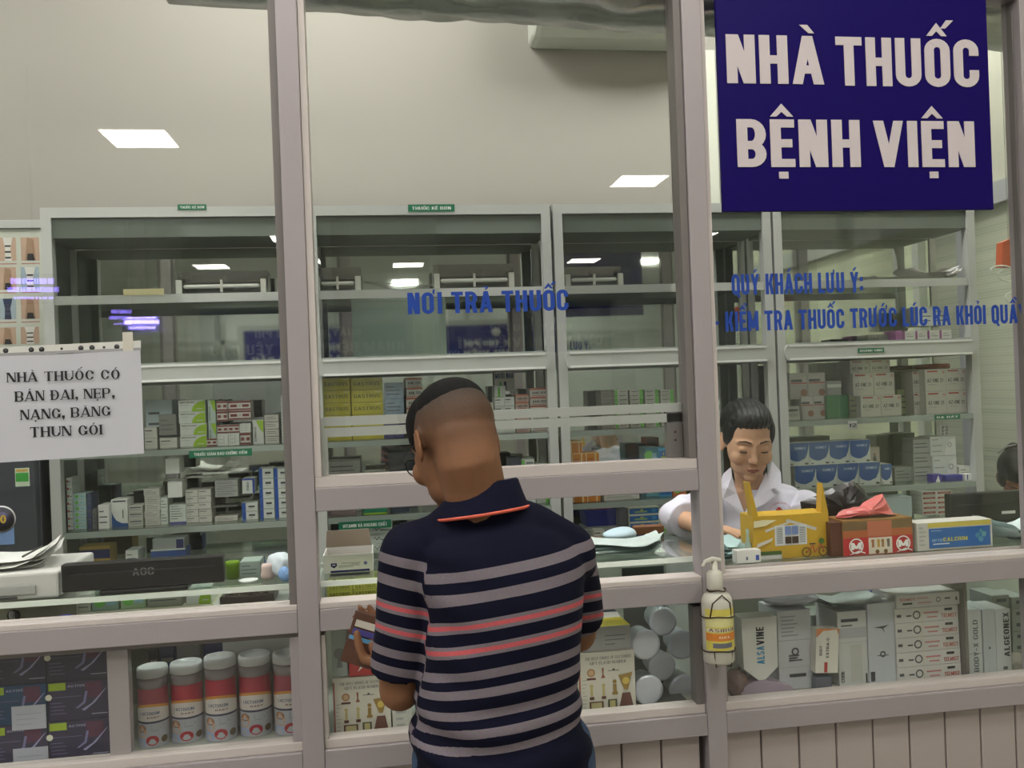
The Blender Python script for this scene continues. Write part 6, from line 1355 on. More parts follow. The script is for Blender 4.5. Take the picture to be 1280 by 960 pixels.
banner(0.75, 2.6, -7.6, 2.0, 2.55, 'QU\u1ea6Y THU PH\u00cd', 'QU\u1ea6Y THU VI\u1ec6N PH\u00cd', 'second dark blue hall sign near the side wall')
for i, x in enumerate((-6.6, -5.2, -3.8, -2.4, -0.9, 0.6, 2.1)):
    MB().box(x, x+0.10, -16.8, -16.7, 0, 4.19, ALU_IN).build('trim_%d' % (i+1), kind='structure')
MB().box(-7.1, 7.1, -16.8, -16.7, 2.9, 3.0, ALU_IN).build('trim_8', kind='structure')
lg = empty('hall_sign', (0, -5.0, 0), 'small lit violet dot sign of the hall mirrored faintly on the glass', 'sign')
m = MB(); LE = emit_mat('violet_led', (150, 130, 255), 9.0); rr_ = random.Random(12)
for (q0, q1, pa, pb_) in ((348, 355, 14, 64), (359, 365, 10, 72), (371, 374, 18, 66)):
    x = pa
    while x < pb_:
        w_ = rr_.uniform(1.2, 3.2); A_ = at(x, q1, 5.0); B_ = at(x+w_, q0, 5.0); m.box(min(A_[0], B_[0]), max(A_[0], B_[0]), -5.0, -4.99, A_[2], B_[2], LE); x += w_+rr_.uniform(0.8, 2.4)
A_ = at(5, 380, 5.0); B_ = at(78, 342, 5.0); m.build('dots', lg)
bx_ = MB(); bx_.box(A_[0], B_[0], -5.06, -5.001, A_[2], B_[2], K((30, 30, 36))); bx_.build('panel', lg)
rd = MB(); rd.limb([((A_[0]+B_[0])/2, -5.03, B_[2]), ((A_[0]+B_[0])/2, -5.03, ZC-0.001)], [0.01]*2, ALU_DARK, 8, cap=False); rd.build('rod', lg)
# mask and hook things on the film wall by the third post
p = at(1266, 322, 0.5)
hk = MB(); Ym = 0.42
def mpt(px, py): q = at(px, py, Ym); return (q[0], Ym, q[2])
a = at(1252, 318, Ym); b = at(1278, 318, Ym)
m = MB(); z0_, z1_ = at(1265, 333, Ym)[2], at(1265, 298, Ym)[2]
m.prism([(a[0], z0_), (b[0]+0.01, z0_-0.004), (b[0]+0.01, z1_-0.01), ((a[0]+b[0])/2, z1_), (a[0]+0.006, z1_-0.012)], Ym, Ym+0.03, mat((190, 84, 44), 0.4, 0, 0.2, 15)); m.fr((a[0]+b[0])/2-0.006, (a[0]+b[0])/2+0.012, z0_+0.02, z1_-0.02, Ym-0.0005, K((225, 205, 190)))
lp = MB()
for (cx_, cy_, rx_, ry_) in ((1252, 338, 14, 6), (1263, 344, 16, 8), (1268, 372, 12, 7)):
    pts = [mpt(cx_+rx_*math.cos(t*math.pi/8), cy_+ry_*math.sin(t*math.pi/8)) for t in range(17)]; lp.limb(pts, [0.0025]*17, mat((214, 220, 206), 0.3), 6)
hh_ = empty('hanging_packet', (a[0], Ym, z0_), 'orange packet with clear tubing hanging near the third post', 'packet'); m.build('packet', hh_); lp.build('tubing', hh_)
top_ = Vector(((a[0]+b[0])/2, Ym+0.015, z1_)); mm = MB(); mm.limb([top_, (top_.x, Ym+0.015, ZS-0.001)], [0.0012]*2, K((205, 205, 190)), 6, cap=False); mm.build('string', hh_)
# ================================================================== PEOPLE
def skin_mat(base, name, stub=None):
    m = bpy.data.materials.new(name); m.use_nodes = True; nt = m.node_tree; L = nt.links; b = nt.nodes['Principled BSDF']
    b.inputs['Roughness'].default_value = 0.6; b.inputs['Specular IOR Level'].default_value = 0.3; b.inputs['Subsurface Weight'].default_value = 0.06; b.inputs['Subsurface Radius'].default_value = (0.01, 0.004, 0.002)
    tc = nt.nodes.new('ShaderNodeTexCoord'); n = nt.nodes.new('ShaderNodeTexNoise'); n.inputs['Scale'].default_value = 22; n.inputs['Detail'].default_value = 4; L.new(tc.outputs['Object'], n.inputs['Vector'])
    mx = nt.nodes.new('ShaderNodeMix'); mx.data_type = 'RGBA'; c = lin(base); mx.inputs[6].default_value = tuple(v*0.86 for v in c[:3])+(1,); mx.inputs[7].default_value = tuple(v*1.1 for v in c[:3])+(1,); L.new(n.outputs['Fac'], mx.inputs[0])
    out = mx.outputs[2]
    if stub:
        at_ = nt.nodes.new('ShaderNodeAttribute'); at_.attribute_name = 'stubble'
        n2 = nt.nodes.new('ShaderNodeTexNoise'); n2.inputs['Scale'].default_value = 420; L.new(tc.outputs['Object'], n2.inputs['Vector'])
        ad = nt.nodes.new('ShaderNodeMath'); ad.operation = 'MULTIPLY_ADD'; ad.inputs[1].default_value = 0.5; ad.inputs[2].default_value = 0.75; L.new(n2.outputs['Fac'], ad.inputs[0])
        mu = nt.nodes.new('ShaderNodeMath'); mu.operation = 'MULTIPLY'; mu.use_clamp = True; L.new(at_.outputs['Fac'], mu.inputs[0]); L.new(ad.outputs[0], mu.inputs[1])
        m2 = nt.nodes.new('ShaderNodeMix'); m2.data_type = 'RGBA'; L.new(mu.outputs[0], m2.inputs[0]); L.new(out, m2.inputs[6]); m2.inputs[7].default_value = lin(stub); out = m2.outputs[2]
    L.new(out, b.inputs['Base Color'])
    bp = nt.nodes.new('ShaderNodeBump'); bp.inputs['Strength'].default_value = 0.08; bp.inputs['Distance'].default_value = 0.002
    n3 = nt.nodes.new('ShaderNodeTexNoise'); n3.inputs['Scale'].default_value = 160; L.new(tc.outputs['Object'], n3.inputs['Vector']); L.new(n3.outputs['Fac'], bp.inputs['Height']); L.new(bp.outputs['Normal'], b.inputs['Normal'])
    return m
def cloth_mat(name, c, bump=0.15, sc=60, rough=0.8, fold=0.0):
    return mat(c, rough, 0, 0.06, 14, bump, 0.25, 0, sc)
def head_prims(mb, C_, R, k=1.0, ears=True, m=None, lids=True, wd=0.0):
    """head in its own frame (x = its right... towards +x, y = face, z = up) placed by centre and rotation"""
    P = lambda x, y, z: C_ + R @ Vector((x*k, y*k, z*k))
    E_ = lambda x, y, z, a, b, c, RR=None: mb.ell(P(x, y, z), (a*k, b*k, c*k), m, R if RR is None else R @ RR, 24, 16)
    E_(0, -0.012, 0.034, 0.073, 0.094, 0.082); E_(0, 0.030, -0.012, 0.061+wd, 0.062, 0.080); E_(0, 0.034, -0.066+wd*0.3, 0.046+wd*1.3, 0.050, 0.042); E_(0, 0.066, -0.096, 0.021, 0.018, 0.016)
    E_(0, -0.045, 0.0, 0.062, 0.055, 0.06)
    mb.limb([P(0, 0.086, 0.014), P(0, 0.096, -0.010), P(0, 0.106, -0.030)], [0.0075*k, 0.008*k, 0.0105*k], m, 12)
    for s in (-1, 1):
        E_(s*0.0115, 0.096, -0.034, 0.0075, 0.009, 0.0065); E_(s*(0.034+wd*0.7), 0.064-wd*0.4, -0.030, 0.026, 0.024, 0.026)
        mb.limb([P(s*0.012, 0.088, 0.022), P(s*0.032, 0.083, 0.026), P(s*0.05, 0.066, 0.020)], [0.0065*k, 0.0072*k, 0.006*k], m, 8)
        if lids: E_(s*0.031, 0.0765, 0.002, 0.0155, 0.0125, 0.0110)
        if ears:
            Re = Matrix.Rotation(s*0.38, 3, 'Z') @ Matrix.Rotation(-0.18, 3, 'X')
            E_(s*0.077, -0.006, -0.008, 0.0065, 0.017, 0.031, Re)
            pts = [P(s*(0.079+0.006*math.sin(t)), -0.006+0.0, -0.008) for t in (0,)]
            ring = []
            for i in range(11):
                t = -2.0+i*4.3/10; ring.append(P(s*(0.080+0.004*math.cos(t)), -0.010-0.016*math.cos(t), -0.004+0.027*math.sin(t)))
            mb.limb(ring, [0.0038*k]*11, m, 6)
    E_(0, 0.0895, -0.059, 0.021, 0.009, 0.0062); E_(0, 0.0875, -0.070, 0.018, 0.009, 0.0065)
    return P
def face_marks(P, root, k, R, lip=(160, 92, 84), brow=(40, 32, 30), closed=True, name_eye='eyelashes'):
    m = MB()
    for s in (-1, 1): m.limb([P(s*0.014, 0.0955, 0.026), P(s*0.030, 0.0925, 0.0315), P(s*0.048, 0.077, 0.026)], [(0.0016*k, 0.003*k), (0.0016*k, 0.0034*k), (0.001*k, 0.0016*k)], mat(brow, 0.7), 8)
    m.build('eyebrows', root)
    m = MB()
    for s in (-1, 1):
        pts = []
        for i in range(9):
            a = -1.15+2.3*i/8; pts.append(P(s*0.031+0.0145*math.sin(a), 0.0770+0.0117*math.cos(a*0.9), -0.0035-0.003*math.cos(a)))
        m.limb(pts, [0.0008*k]+[0.0019*k]*7+[0.0008*k], mat((24, 18, 18), 0.6), 6)
        if not closed: m.ell(P(s*0.031, 0.0795, 0.000), (0.0062*k, 0.0105*k, 0.005*k), mat((30, 22, 20), 0.2), R)
    m.build(name_eye, root)
    m = MB(); LP = mat(lip, 0.45)
    m.limb([P(-0.021, 0.0925, -0.0635), P(-0.008, 0.0985, -0.0600), P(0, 0.0985, -0.0612), P(0.008, 0.0985, -0.0600), P(0.021, 0.0925, -0.0635)], [(0.0008*k, 0.0008*k), (0.002*k, 0.0030*k), (0.002*k, 0.0026*k), (0.002*k, 0.0030*k), (0.0008*k, 0.0008*k)], LP, 8)
    m.limb([P(-0.018, 0.0915, -0.0655), P(0, 0.0965, -0.0695), P(0.018, 0.0915, -0.0655)], [(0.0008*k, 0.001*k), (0.0028*k, 0.0042*k), (0.0008*k, 0.001*k)], LP, 8)
    m.build('lips', root)
def hand(mb, wrist, fwd, palm_n, side, m, curl=(0.9, 1.0, 1.0), spread=0.06, k=1.0, thumb_in=0.5):
    """wrist point, finger direction, palm normal (towards the palm side), side = +1 if the thumb is on fwd x palm_n side"""
    f = fwd.normalized(); n = (palm_n-f*palm_n.dot(f)).normalized(); s = f.cross(n)*side
    mb.limb([wrist-f*0.02*k, wrist+f*0.03*k, wrist+f*0.078*k], [(0.024*k, 0.018*k), (0.034*k, 0.015*k), (0.039*k, 0.0125*k)] if abs(s.z) < 2 else [], m, 14) if 0 else None
    # palm as side by side tapered bones so it is wide and flat
    for i, o in enumerate((0.027, 0.009, -0.009, -0.026)):
        mb.limb([wrist+s*o*0.55*k, wrist+f*0.045*k+s*o*0.95*k, wrist+f*(0.086-0.006*abs(i-1))*k+s*o*k], [0.0150*k, 0.0135*k, 0.0112*k], m, 10)
    L_ = (0.070, 0.078, 0.072, 0.056); 
    for i, o in enumerate((0.027, 0.009, -0.009, -0.026)):
        p = wrist+f*(0.084-0.006*abs(i-1))*k+s*o*k; d = (f+s*spread*(1.5-i)).normalized(); pts = [p]; a = 0.0
        for j, q in enumerate((0.45, 0.30, 0.25)):
            a += curl[j]*0.62; dd = d*math.cos(a)+n*math.sin(a); p = p+dd*L_[i]*q*k; pts.append(p)
        mb.limb(pts, [0.0093*k, 0.0088*k, 0.008*k, 0.0068*k], m, 10)
    b = wrist+f*0.018*k+s*0.026*k+n*0.006*k
    d1 = (f*0.62+s*0.75+n*0.25).normalized(); d2 = (f*0.9+s*(0.35-thumb_in*0.6)+n*(0.2+thumb_in*0.5)).normalized(); d3 = (f+s*(-0.2-thumb_in*0.3)+n*(0.2+thumb_in*0.5)).normalized()
    p1 = b+d1*0.036*k; p2 = p1+d2*0.032*k; p3 = p2+d3*0.026*k
    mb.limb([b, p1, p2, p3], [0.0145*k, 0.0118*k, 0.0102*k, 0.0082*k], m, 10)

# ---------------------------------------------------------------- the customer
YB_ = -0.56
def mp(px, py, dy=0.0): return V3(px, py, YB_+dy)
cust = empty('person', (mp(632, 940).x, YB_, 0), 'short haired customer in a navy striped polo shirt seen from behind, holding a brown wallet', 'person')
SKM = skin_mat((132, 92, 66), 'customer_skin', (54, 46, 39))
HC = mp(567, 556, 0.02); KH = 0.98
Rh = Matrix.Rotation(math.radians(26), 3, 'Z') @ Matrix.Rotation(math.radians(-24), 3, 'X') @ Matrix.Rotation(math.radians(3), 3, 'Y')
b = MB(); Ph = head_prims(b, HC, Rh, KH, m=SKM)
NB = mp(610, 660, 0.01)              # base of neck
b.limb([Ph(0, -0.030, -0.030), Ph(0, -0.030, -0.075).lerp(mp(594, 620, 0.0), 0.55), mp(603, 640, -0.0), NB], [0.052, 0.054, 0.059, 0.066], SKM, 20, cap=False)
b.ell(NB, (0.10, 0.075, 0.05), SKM)
b.limb([Ph(0, -0.040, 0.000), Ph(0, -0.038, -0.045), mp(597, 628, 0.0)], [0.060, 0.058, 0.056], SKM, 20)
def torso_ring(py, pl, pr, ry, dy=0.0, pw=0.82, yaw=0.10, grow=0.0):
    l, r_ = mp(pl, py, dy), mp(pr, py, dy); return (((l.x+r_.x)/2, YB_+dy, (l.z+r_.z)/2), abs(r_.x-l.x)/2+grow, ry+grow, yaw, pw)
TR = [(652, 566, 668, 0.068), (664, 536, 698, 0.082), (682, 518, 716, 0.096), (705, 516, 728, 0.108), (740, 526, 726, 0.118), (780, 530, 723, 0.120), (820, 526, 721, 0.118), (860, 520, 720, 0.117), (890, 517, 722, 0.119), (915, 514, 727, 0.122), (938, 518, 734, 0.125), (958, 524, 737, 0.126)]
# skin body: torso core, pelvis and legs under the clothes, arms and hands
b.loft([torso_ring(a, l, r_, ry, grow=-0.012) for a, l, r_, ry in TR][::-1], SKM)
shL, elL = mp(511, 694, 0.0), mp(500, 862, 0.03)
wrL = mp(494, 828, 0.165)
b.limb([shL, shL.lerp(elL, 0.5), elL], [0.042, 0.041, 0.038], SKM, 16)
b.limb([elL, elL.lerp(wrL, 0.35), wrL.lerp(elL, 0.2), wrL], [0.0385, 0.036, 0.027, 0.025], SKM, 16)
shR, elR = mp(712, 694, 0.02), mp(722, 792, 0.17); wrR = mp(660, 800, 0.34)
b.limb([shR, shR.lerp(elR, 0.5), elR], [0.041, 0.041, 0.038], SKM, 16)
b.limb([elR, elR.lerp(wrR, 0.35), wrR], [0.038, 0.035, 0.025], SKM, 16)
wal_c = mp(455, 799, 0.215)
fw_ = Vector((0.12, 0.20, 0.95)).normalized()
hand(b, wrL, Vector((-0.36, 0.74, 0.56)), Vector((-0.3, -0.6, 0.6)), -1, SKM, (0.3, 0.5, 0.5), 0.02, 0.92, 0.9)
hand(b, wrR, Vector((-1, 0.45, 0.15)), Vector((0, 0, -1)), -1, SKM, (0.6, 0.9, 0.7), 0.05, 0.98)
hipL, hipR = mp(585, 985, 0.0), mp(678, 985, 0.0)
def leg(mb, hip, foot, r, m):
    knee = hip.lerp(foot, 0.48)+Vector((0, 0.03, 0)); mb.limb([hip+Vector((0, 0, 0.06)), hip.lerp(knee, 0.3), knee, knee.lerp(foot, 0.35)+Vector((0, -0.015, 0)), foot], r, m, 20)
ftL, ftR = Vector((hipL.x-0.03, YB_-0.02, 0.09)), Vector((hipR.x+0.04, YB_-0.03, 0.09))
leg(b, hipL, ftL, [0.088, 0.080, 0.052, 0.050, 0.036], SKM); leg(b, hipR, ftR, [0.088, 0.080, 0.052, 0.050, 0.036], SKM)
me = remesh(b, 0.0042, 5, [SKM]); me.name = 'body'
# cropped hair shading over the back and sides of the skull
st = me.attributes.new('stubble', 'FLOAT', 'POINT'); iR = Rh.inverted()
vals = np.zeros(len(me.vertices))
for i, v in enumerate(me.vertices):
    if v.co.z < HC.z-0.16: continue
    q = iR @ (v.co-HC)/KH
    if (q-Vector((0, 0, 0.02))).length > 0.125: continue
    lowline = -0.050 + max(0.0, q.y+0.02)*1.1
    if abs(q.x) > 0.079: continue
    if q.y > 0.045 and q.z < 0.06: continue
    t = (q.z-lowline)/0.075; vals[i] = max(0.0, min(0.93, t))*(0.62+0.38*min(1, max(0, (q.z-0.01)/0.06)))
st.data.foreach_set('value', vals)
mesh_obj('body', me, cust)
# hair: longer black top
h = MB(); HM = mat((9, 8, 8), 0.7, 0, 0.3, 60, 0.3, 0.2, 0, 300)
h.ell(Ph(0, 0.020, 0.050), (0.0725*KH, 0.074*KH, 0.073*KH), HM, Rh, 32, 20); h.ell(Ph(0, -0.014, 0.062), (0.068*KH, 0.081*KH, 0.061*KH), HM, Rh, 32, 20); h.ell(Ph(0, 0.028, 0.028), (0.0735*KH, 0.044*KH, 0.052*KH), HM, Rh, 28, 18)
mh = remesh(h, 0.004, 4, [HM]); mh.name = 'hair'; mesh_obj('hair', mh, cust)
class _R: pass
face_marks(Ph, cust, KH, Rh, (120, 70, 60), (20, 16, 16))
# eyeglasses
g = MB(); GM = mat((24, 22, 24), 0.25, 0.5)
for s in (-1, 1):
    g.limb([Ph(s*0.034+0.023*math.cos(t*math.pi/8), 0.107-0.012*abs(math.cos(t*math.pi/8)), -0.006+0.017*math.sin(t*math.pi/8)) for t in range(17)], [0.0011]*17, GM, 6)
    g.limb([Ph(s*0.058, 0.094, -0.002), Ph(s*0.073, 0.078, 0.000), Ph(s*0.080, 0.0, 0.004), Ph(s*0.078, -0.020, -0.006)], [0.0015]*4, GM, 6)
g.limb([Ph(-0.011, 0.107, -0.004), Ph(0, 0.110, 0.0), Ph(0.011, 0.107, -0.004)], [0.0012]*3, GM, 6); g.build('eyeglasses', cust)
gl = MB()
for s in (-1, 1): gl.add([Ph(s*0.034+0.022*math.cos(t*math.pi/8), 0.1065-0.011*abs(math.cos(t*math.pi/8)), -0.006+0.016*math.sin(t*math.pi/8)) for t in range(16)], [tuple(range(16))], PLASTIC_CLEAR)
gl.build('lenses', cust)
# striped shirt
SHM = bpy.data.materials.new('striped_knit'); SHM.use_nodes = True; nt = SHM.node_tree; L = nt.links; bs = nt.nodes['Principled BSDF']; bs.inputs['Roughness'].default_value = 0.85; bs.inputs['Specular IOR Level'].default_value = 0.2
ab = nt.nodes.new('ShaderNodeAttribute'); ab.attribute_name = 'stripe'
rp = nt.nodes.new('ShaderNodeValToRGB'); rp.color_ramp.interpolation = 'CONSTANT'
Z0_, Z1_ = 0.90, 1.30
NV, GR, PK = lin((9, 10, 36)), lin((128, 118, 126)), lin((206, 96, 102))
STR = [(709, 722, 0), (735.5, 750, 0), (770, 785, 1), (800, 815, 1), (833, 844, 0), (856, 868, 0), (884, 895, 0), (907, 918, 0), (931, 942, 0)]
zr = lambda py: mp(618, py, -0.11).z
stops = []
for a, c_, kd in STR:
    if kd == 0: stops += [(zr(c_), GR), (zr(a), NV)]
    else: stops += [(zr(c_), GR), (zr(c_-4.5), PK), (zr(a+5), GR), (zr(a), NV)]
stops.sort(key=lambda t: t[0])
el = rp.color_ramp.elements; el[0].position = 0; el[0].color = NV; el[1].position = (stops[0][0]-Z0_)/(Z1_-Z0_); el[1].color = stops[0][1]
for z, c_ in stops[1:]:
    e = el.new((z-Z0_)/(Z1_-Z0_)); e.color = c_
mr = nt.nodes.new('ShaderNodeMapRange'); mr.inputs['From Min'].default_value = Z0_; mr.inputs['From Max'].default_value = Z1_
L.new(ab.outputs['Fac'], mr.inputs['Value']); L.new(mr.outputs[0], rp.inputs[0])
tc = nt.nodes.new('ShaderNodeTexCoord'); nz = nt.nodes.new('ShaderNodeTexNoise'); nz.inputs['Scale'].default_value = 240; L.new(tc.outputs['Object'], nz.inputs['Vector'])
mx = nt.nodes.new('ShaderNodeMix'); mx.data_type = 'RGBA'; mx.blend_type = 'MULTIPLY'; mx.inputs[0].default_value = 0.35; L.new(rp.outputs[0], mx.inputs[6]); L.new(nz.outputs['Color'], mx.inputs[7]); L.new(mx.outputs[2], bs.inputs['Base Color'])
bp = nt.nodes.new('ShaderNodeBump'); bp.inputs['Strength'].default_value = 0.25; bp.inputs['Distance'].default_value = 0.002; L.new(nz.outputs['Fac'], bp.inputs['Height']); L.new(bp.outputs['Normal'], bs.inputs['Normal'])
s_ = MB()
s_.loft([torso_ring(a, l, r_, ry, grow=0.002 if a < 930 else 0.005) for a, l, r_, ry in TR][::-1], SHM, 40)
s_.ell(mp(513, 693, 0.0), (0.056, 0.062, 0.058), SHM); s_.ell(mp(709, 692, 0.02), (0.054, 0.062, 0.058), SHM)
s_.limb([mp(600, 655, 0), mp(560, 668, 0), mp(524, 686, 0)], [0.055, 0.052, 0.050], SHM, 16); s_.limb([mp(610, 655, 0), mp(665, 664, 0), mp(703, 684, 0.01)], [0.055, 0.052, 0.050], SHM, 16)
slL0, slL1 = mp(510, 690, 0.0), mp(499, 838, 0.028)
s_.limb([slL0, mp(508, 740, 0.006), mp(506, 780, 0.01), slL1], [0.052, 0.054, 0.053, 0.054], SHM, 24, cap=False)
slR1 = mp(724, 772, 0.14)
s_.limb([mp(710, 692, 0.02), mp(721, 738, 0.08), slR1], [0.050, 0.048, 0.050], SHM, 24, cap=False)
s_.limb([mp(560, 664, 0), mp(610, 650, 0), mp(668, 664, 0)], [0.050, 0.062, 0.050], SHM, 16)
ms = remesh(s_, 0.0055, 7, [SHM]); ms.name = 'shirt'
xs0 = mp(618, 780).x
sv = np.zeros(len(ms.vertices)); ax = (slL1-slL0).normalized(); axR = (slR1-mp(710, 692, 0.02)).normalized(); oR = mp(710, 692, 0.02)
for i, v in enumerate(ms.vertices):
    co = v.co; x, y, z = co.x, co.y, co.z
    # cloth folds gathering at the waist and from the arm pits
    # sleeve or torso
    t = (co-slL0).dot(ax); d = ((co-slL0)-ax*t).length
    seam = mp(520+max(0, min(20, (1.62-z-0.28)*120)), 700).x
    if t > -0.07 and d < 0.075 and x < mp(536, 740).x:
        sv[i] = z+0.28*(x-slL0.x)-0.006+0.10*(y-YB_)
    else:
        tR = (co-oR).dot(axR); dR = ((co-oR)-axR*tR).length
        if tR > 0.03 and dR < 0.065 and x > mp(724, 740, -0.05).x: sv[i] = z-0.2*(y-YB_)*-1.0-0.05*(x-oR.x)
        else:
            k = 0.105 if z > 1.12 else 0.105-0.35*(1.12-z)
            sag = max(0.0, 1.10-z)*1.1
            sv[i] = z-k*(x-xs0)-sag*(x-xs0)**2*6+0.12*(y-YB_+0.11)*(1 if z < 1.25 else 0)
    f = 0.0
    if z < 1.12: 
        w_ = min(1, (1.12-z)/0.08)
        f = 0.0045*math.sin((z+0.22*x)*95+2.5*math.sin(x*14))*w_
    fa = math.exp(-((x-mp(545, 760).x)/0.06)**2)*0.004*math.sin(z*70+x*30)
    nrm = v.normal; v.co = co + Vector(nrm)*(f+fa)
a_ = ms.attributes.new('stripe', 'FLOAT', 'POINT'); a_.data.foreach_set('value', sv)
mesh_obj('shirt', ms, cust)
# collar with a coral piping
NVM = mat((9, 10, 36), 0.85, 0, 0.1, 30, 0.2, 0.2, 0, 200)
def ringloop(c, rx, ry, tiltx, tilty, n=40):
    return [Vector((c.x+rx*math.cos(2*math.pi*i/n), c.y+ry*math.sin(2*math.pi*i/n), c.z+tiltx*math.cos(2*math.pi*i/n)*rx+tilty*math.sin(2*math.pi*i/n)*ry)) for i in range(n)]
ca = mp(602, 636, 0.0); cb_ = mp(601, 625, 0.0); cc = mp(606, 606, 0.0)
rings = [ringloop(ca+Vector((0, 0, -0.006)), 0.086, 0.082, 0.10, -0.10), ringloop(cb_+Vector((0, 0, 0)), 0.078, 0.074, 0.12, -0.10), ringloop(cc+Vector((0, 0, 0.0)), 0.061, 0.062, 0.13, -0.12), ringloop(cc+Vector((0, 0, 0.003)), 0.057, 0.058, 0.13, -0.12), ringloop(ca, 0.060, 0.060, 0.12, -0.1)]
m = MB(); vs = [p for r_ in rings for p in r_]; n = 40; fs = []
for k in range(4):
    for i in range(n): fs.append((k*n+i, k*n+(i+1) % n, (k+1)*n+(i+1) % n, (k+1)*n+i))
m.add(vs, fs, NVM, True); m.build('collar', cust)
pr = rings[0]; m = MB(); m.limb([p+Vector((0, 0, -0.0015)) for p in pr]+[pr[0]], [(0.0035, 0.0022)]*41, mat((226, 104, 84), 0.6), 8, cap=False); m.build('collar_piping', cust)
# sleeve cuff, trousers, belt, shoes
t = MB(); JM = mat((62, 78, 104), 0.85, 0, 0.25, 26, 0.3, 0.2, 0, 240)
t.loft([torso_ring(1010, 520, 742, 0.118, grow=0.0), torso_ring(985, 522, 740, 0.12), torso_ring(960, 528, 736, 0.116), torso_ring(944, 532, 733, 0.112)], JM, 36)
leg(t, hipL, ftL+Vector((0, 0, 0.0)), [0.100, 0.094, 0.068, 0.066, 0.062], JM); leg(t, hipR, ftR, [0.100, 0.094, 0.068, 0.066, 0.062], JM)
mt = remesh(t, 0.007, 5, [JM]); mt.name = 'jeans'; mesh_obj('jeans', mt, cust)
m = MB(); m.loft([torso_ring(962, 524, 738, 0.121, grow=0.001), torso_ring(948, 526, 737, 0.121, grow=0.001)], mat((70, 38, 20), 0.4), 36); m.build('belt', cust)
for f_ in (ftL, ftR):
    m = MB(); q = Vector((f_.x, f_.y, 0)); SM_ = mat((30, 26, 24), 0.35)
    m.limb([q+Vector((0, -0.06, 0.045)), q+Vector((0, 0.02, 0.05)), q+Vector((0, 0.10, 0.035)), q+Vector((0, 0.17, 0.028))], [(0.038, 0.040), (0.040, 0.046), (0.043, 0.032), (0.036, 0.024)], SM_, 16)
    mm = remesh(m, 0.006, 3, [SM_]); 
    for v in mm.vertices: v.co.z = max(v.co.z, 0.002)
    mm.name = 'shoe'; mesh_obj('shoe', mm, cust)
# wallet held in the hand
wl = empty('wallet', wal_c, 'open brown leather wallet with pale and blue cards in the hand of the customer', 'wallet')
WR = Matrix.Translation(wal_c) @ (Matrix.Rotation(math.radians(-14), 4, 'Z') @ Matrix.Rotation(math.radians(17), 4, 'Y') @ Matrix.Rotation(math.radians(-12), 4, 'X'))
def wbox(x0, x1, y0, y1, z0, z1, m, nm, bv=0.002):
    q = MB().box(x0, x1, y0, y1, z0, z1, m, bv); q.v = [tuple(WR @ Vector(p)) for p in q.v]; q.build(nm, wl)
LB = mat((84, 52, 36), 0.5, 0, 0.2, 30, 0.15, 0.4, 0, 120)
wbox(-0.034, 0.030, 0.000, 0.006, -0.052, 0.050, LB, 'leather_cover'); wbox(-0.034, 0.030, 0.0062, 0.012, -0.052, 0.044, LB, 'leather_cover')
wbox(-0.026, 0.028, -0.002, -0.0005, 0.020, 0.0335, mat((196, 190, 176), 0.4), 'card', 0); wbox(-0.027, 0.028, -0.0035, -0.0022, 0.005, 0.0165, mat((70, 64, 130), 0.4), 'card', 0); wbox(-0.030, 0.028, -0.005, -0.0037, -0.010, 0.002, mat((90, 150, 190), 0.4), 'card', 0)
wbox(-0.033, 0.029, -0.0062, -0.0052, -0.052, -0.006, LB, 'pocket', 0)

# ---------------------------------------------------------------- the pharmacist
YP_ = 0.60
def wp_(px, py, dy=0.0): return V3(px, py, YP_+dy)
ph = empty('person', (wp_(940, 640).x, YP_, 0), 'pharmacist in a white short sleeved coat with red cross, head bowed behind the counter', 'person')
SKW = skin_mat((206, 164, 134), 'pharmacist_skin')
HW = wp_(934, 551, -0.03); KW = 1.02
Rw = Matrix.Rotation(math.radians(180-9), 3, 'Z') @ Matrix.Rotation(math.radians(-17), 3, 'X') @ Matrix.Rotation(math.radians(-2), 3, 'Y')
b = MB(); Pw = head_prims(b, HW, Rw, KW, m=SKW, wd=0.008)
nb = wp_(938, 618, 0.03)
b.limb([Pw(0, -0.030, -0.030), wp_(937, 600, 0.02), nb], [0.046, 0.047, 0.054], SKW, 20, cap=False)
def wring(py, pl, pr, ry, dy=0.0, pw=0.8, grow=0.0):
    l, r_ = wp_(pl, py, dy), wp_(pr, py, dy); return (((l.x+r_.x)/2, YP_+dy, (l.z+r_.z)/2), abs(r_.x-l.x)/2+grow, ry+grow, -0.05, pw)
TW = [(608, 918, 962, 0.052), (616, 892, 988, 0.066), (632, 878, 1008, 0.084), (655, 876, 1008, 0.102), (690, 880, 1002, 0.115), (730, 884, 998, 0.112), (770, 886, 996, 0.106), (830, 878, 1004, 0.115), (900, 870, 1012, 0.122)]
b.loft([wring(a, l, r_, ry, 0.03, grow=-0.010) for a, l, r_, ry in TW][::-1], SKW)
wsL, weL, wwL = wp_(884, 630, 0.02), wp_(850, 702, -0.12), wp_(880, 696, -0.30)
wsR, weR, wwR = wp_(1004, 632, 0.02), wp_(1020, 706, -0.10), wp_(985, 706, -0.26)
weL.z = T0+0.034; wwL.z = T0+0.026; weR.z = T3+0.036; wwR.z = T3+0.028
for a_, e_, w_ in ((wsL, weL, wwL), (wsR, weR, wwR)):
    b.limb([a_, a_.lerp(e_, 0.5), e_], [0.042, 0.037, 0.032], SKW, 16); b.limb([e_, e_.lerp(w_, 0.35), w_], [0.032, 0.029, 0.021], SKW, 16)
hand(b, wwL, Vector((0.75, -0.55, -0.05)), Vector((0, 0, -1)), 1, SKW, (0.25, 0.3, 0.3), 0.06, 0.86)
hand(b, wwR, Vector((-0.75, -0.5, -0.05)), Vector((0, 0, -1)), -1, SKW, (0.25, 0.3, 0.3), 0.06, 0.86)
hpx = wp_(940, 900, 0.03).x
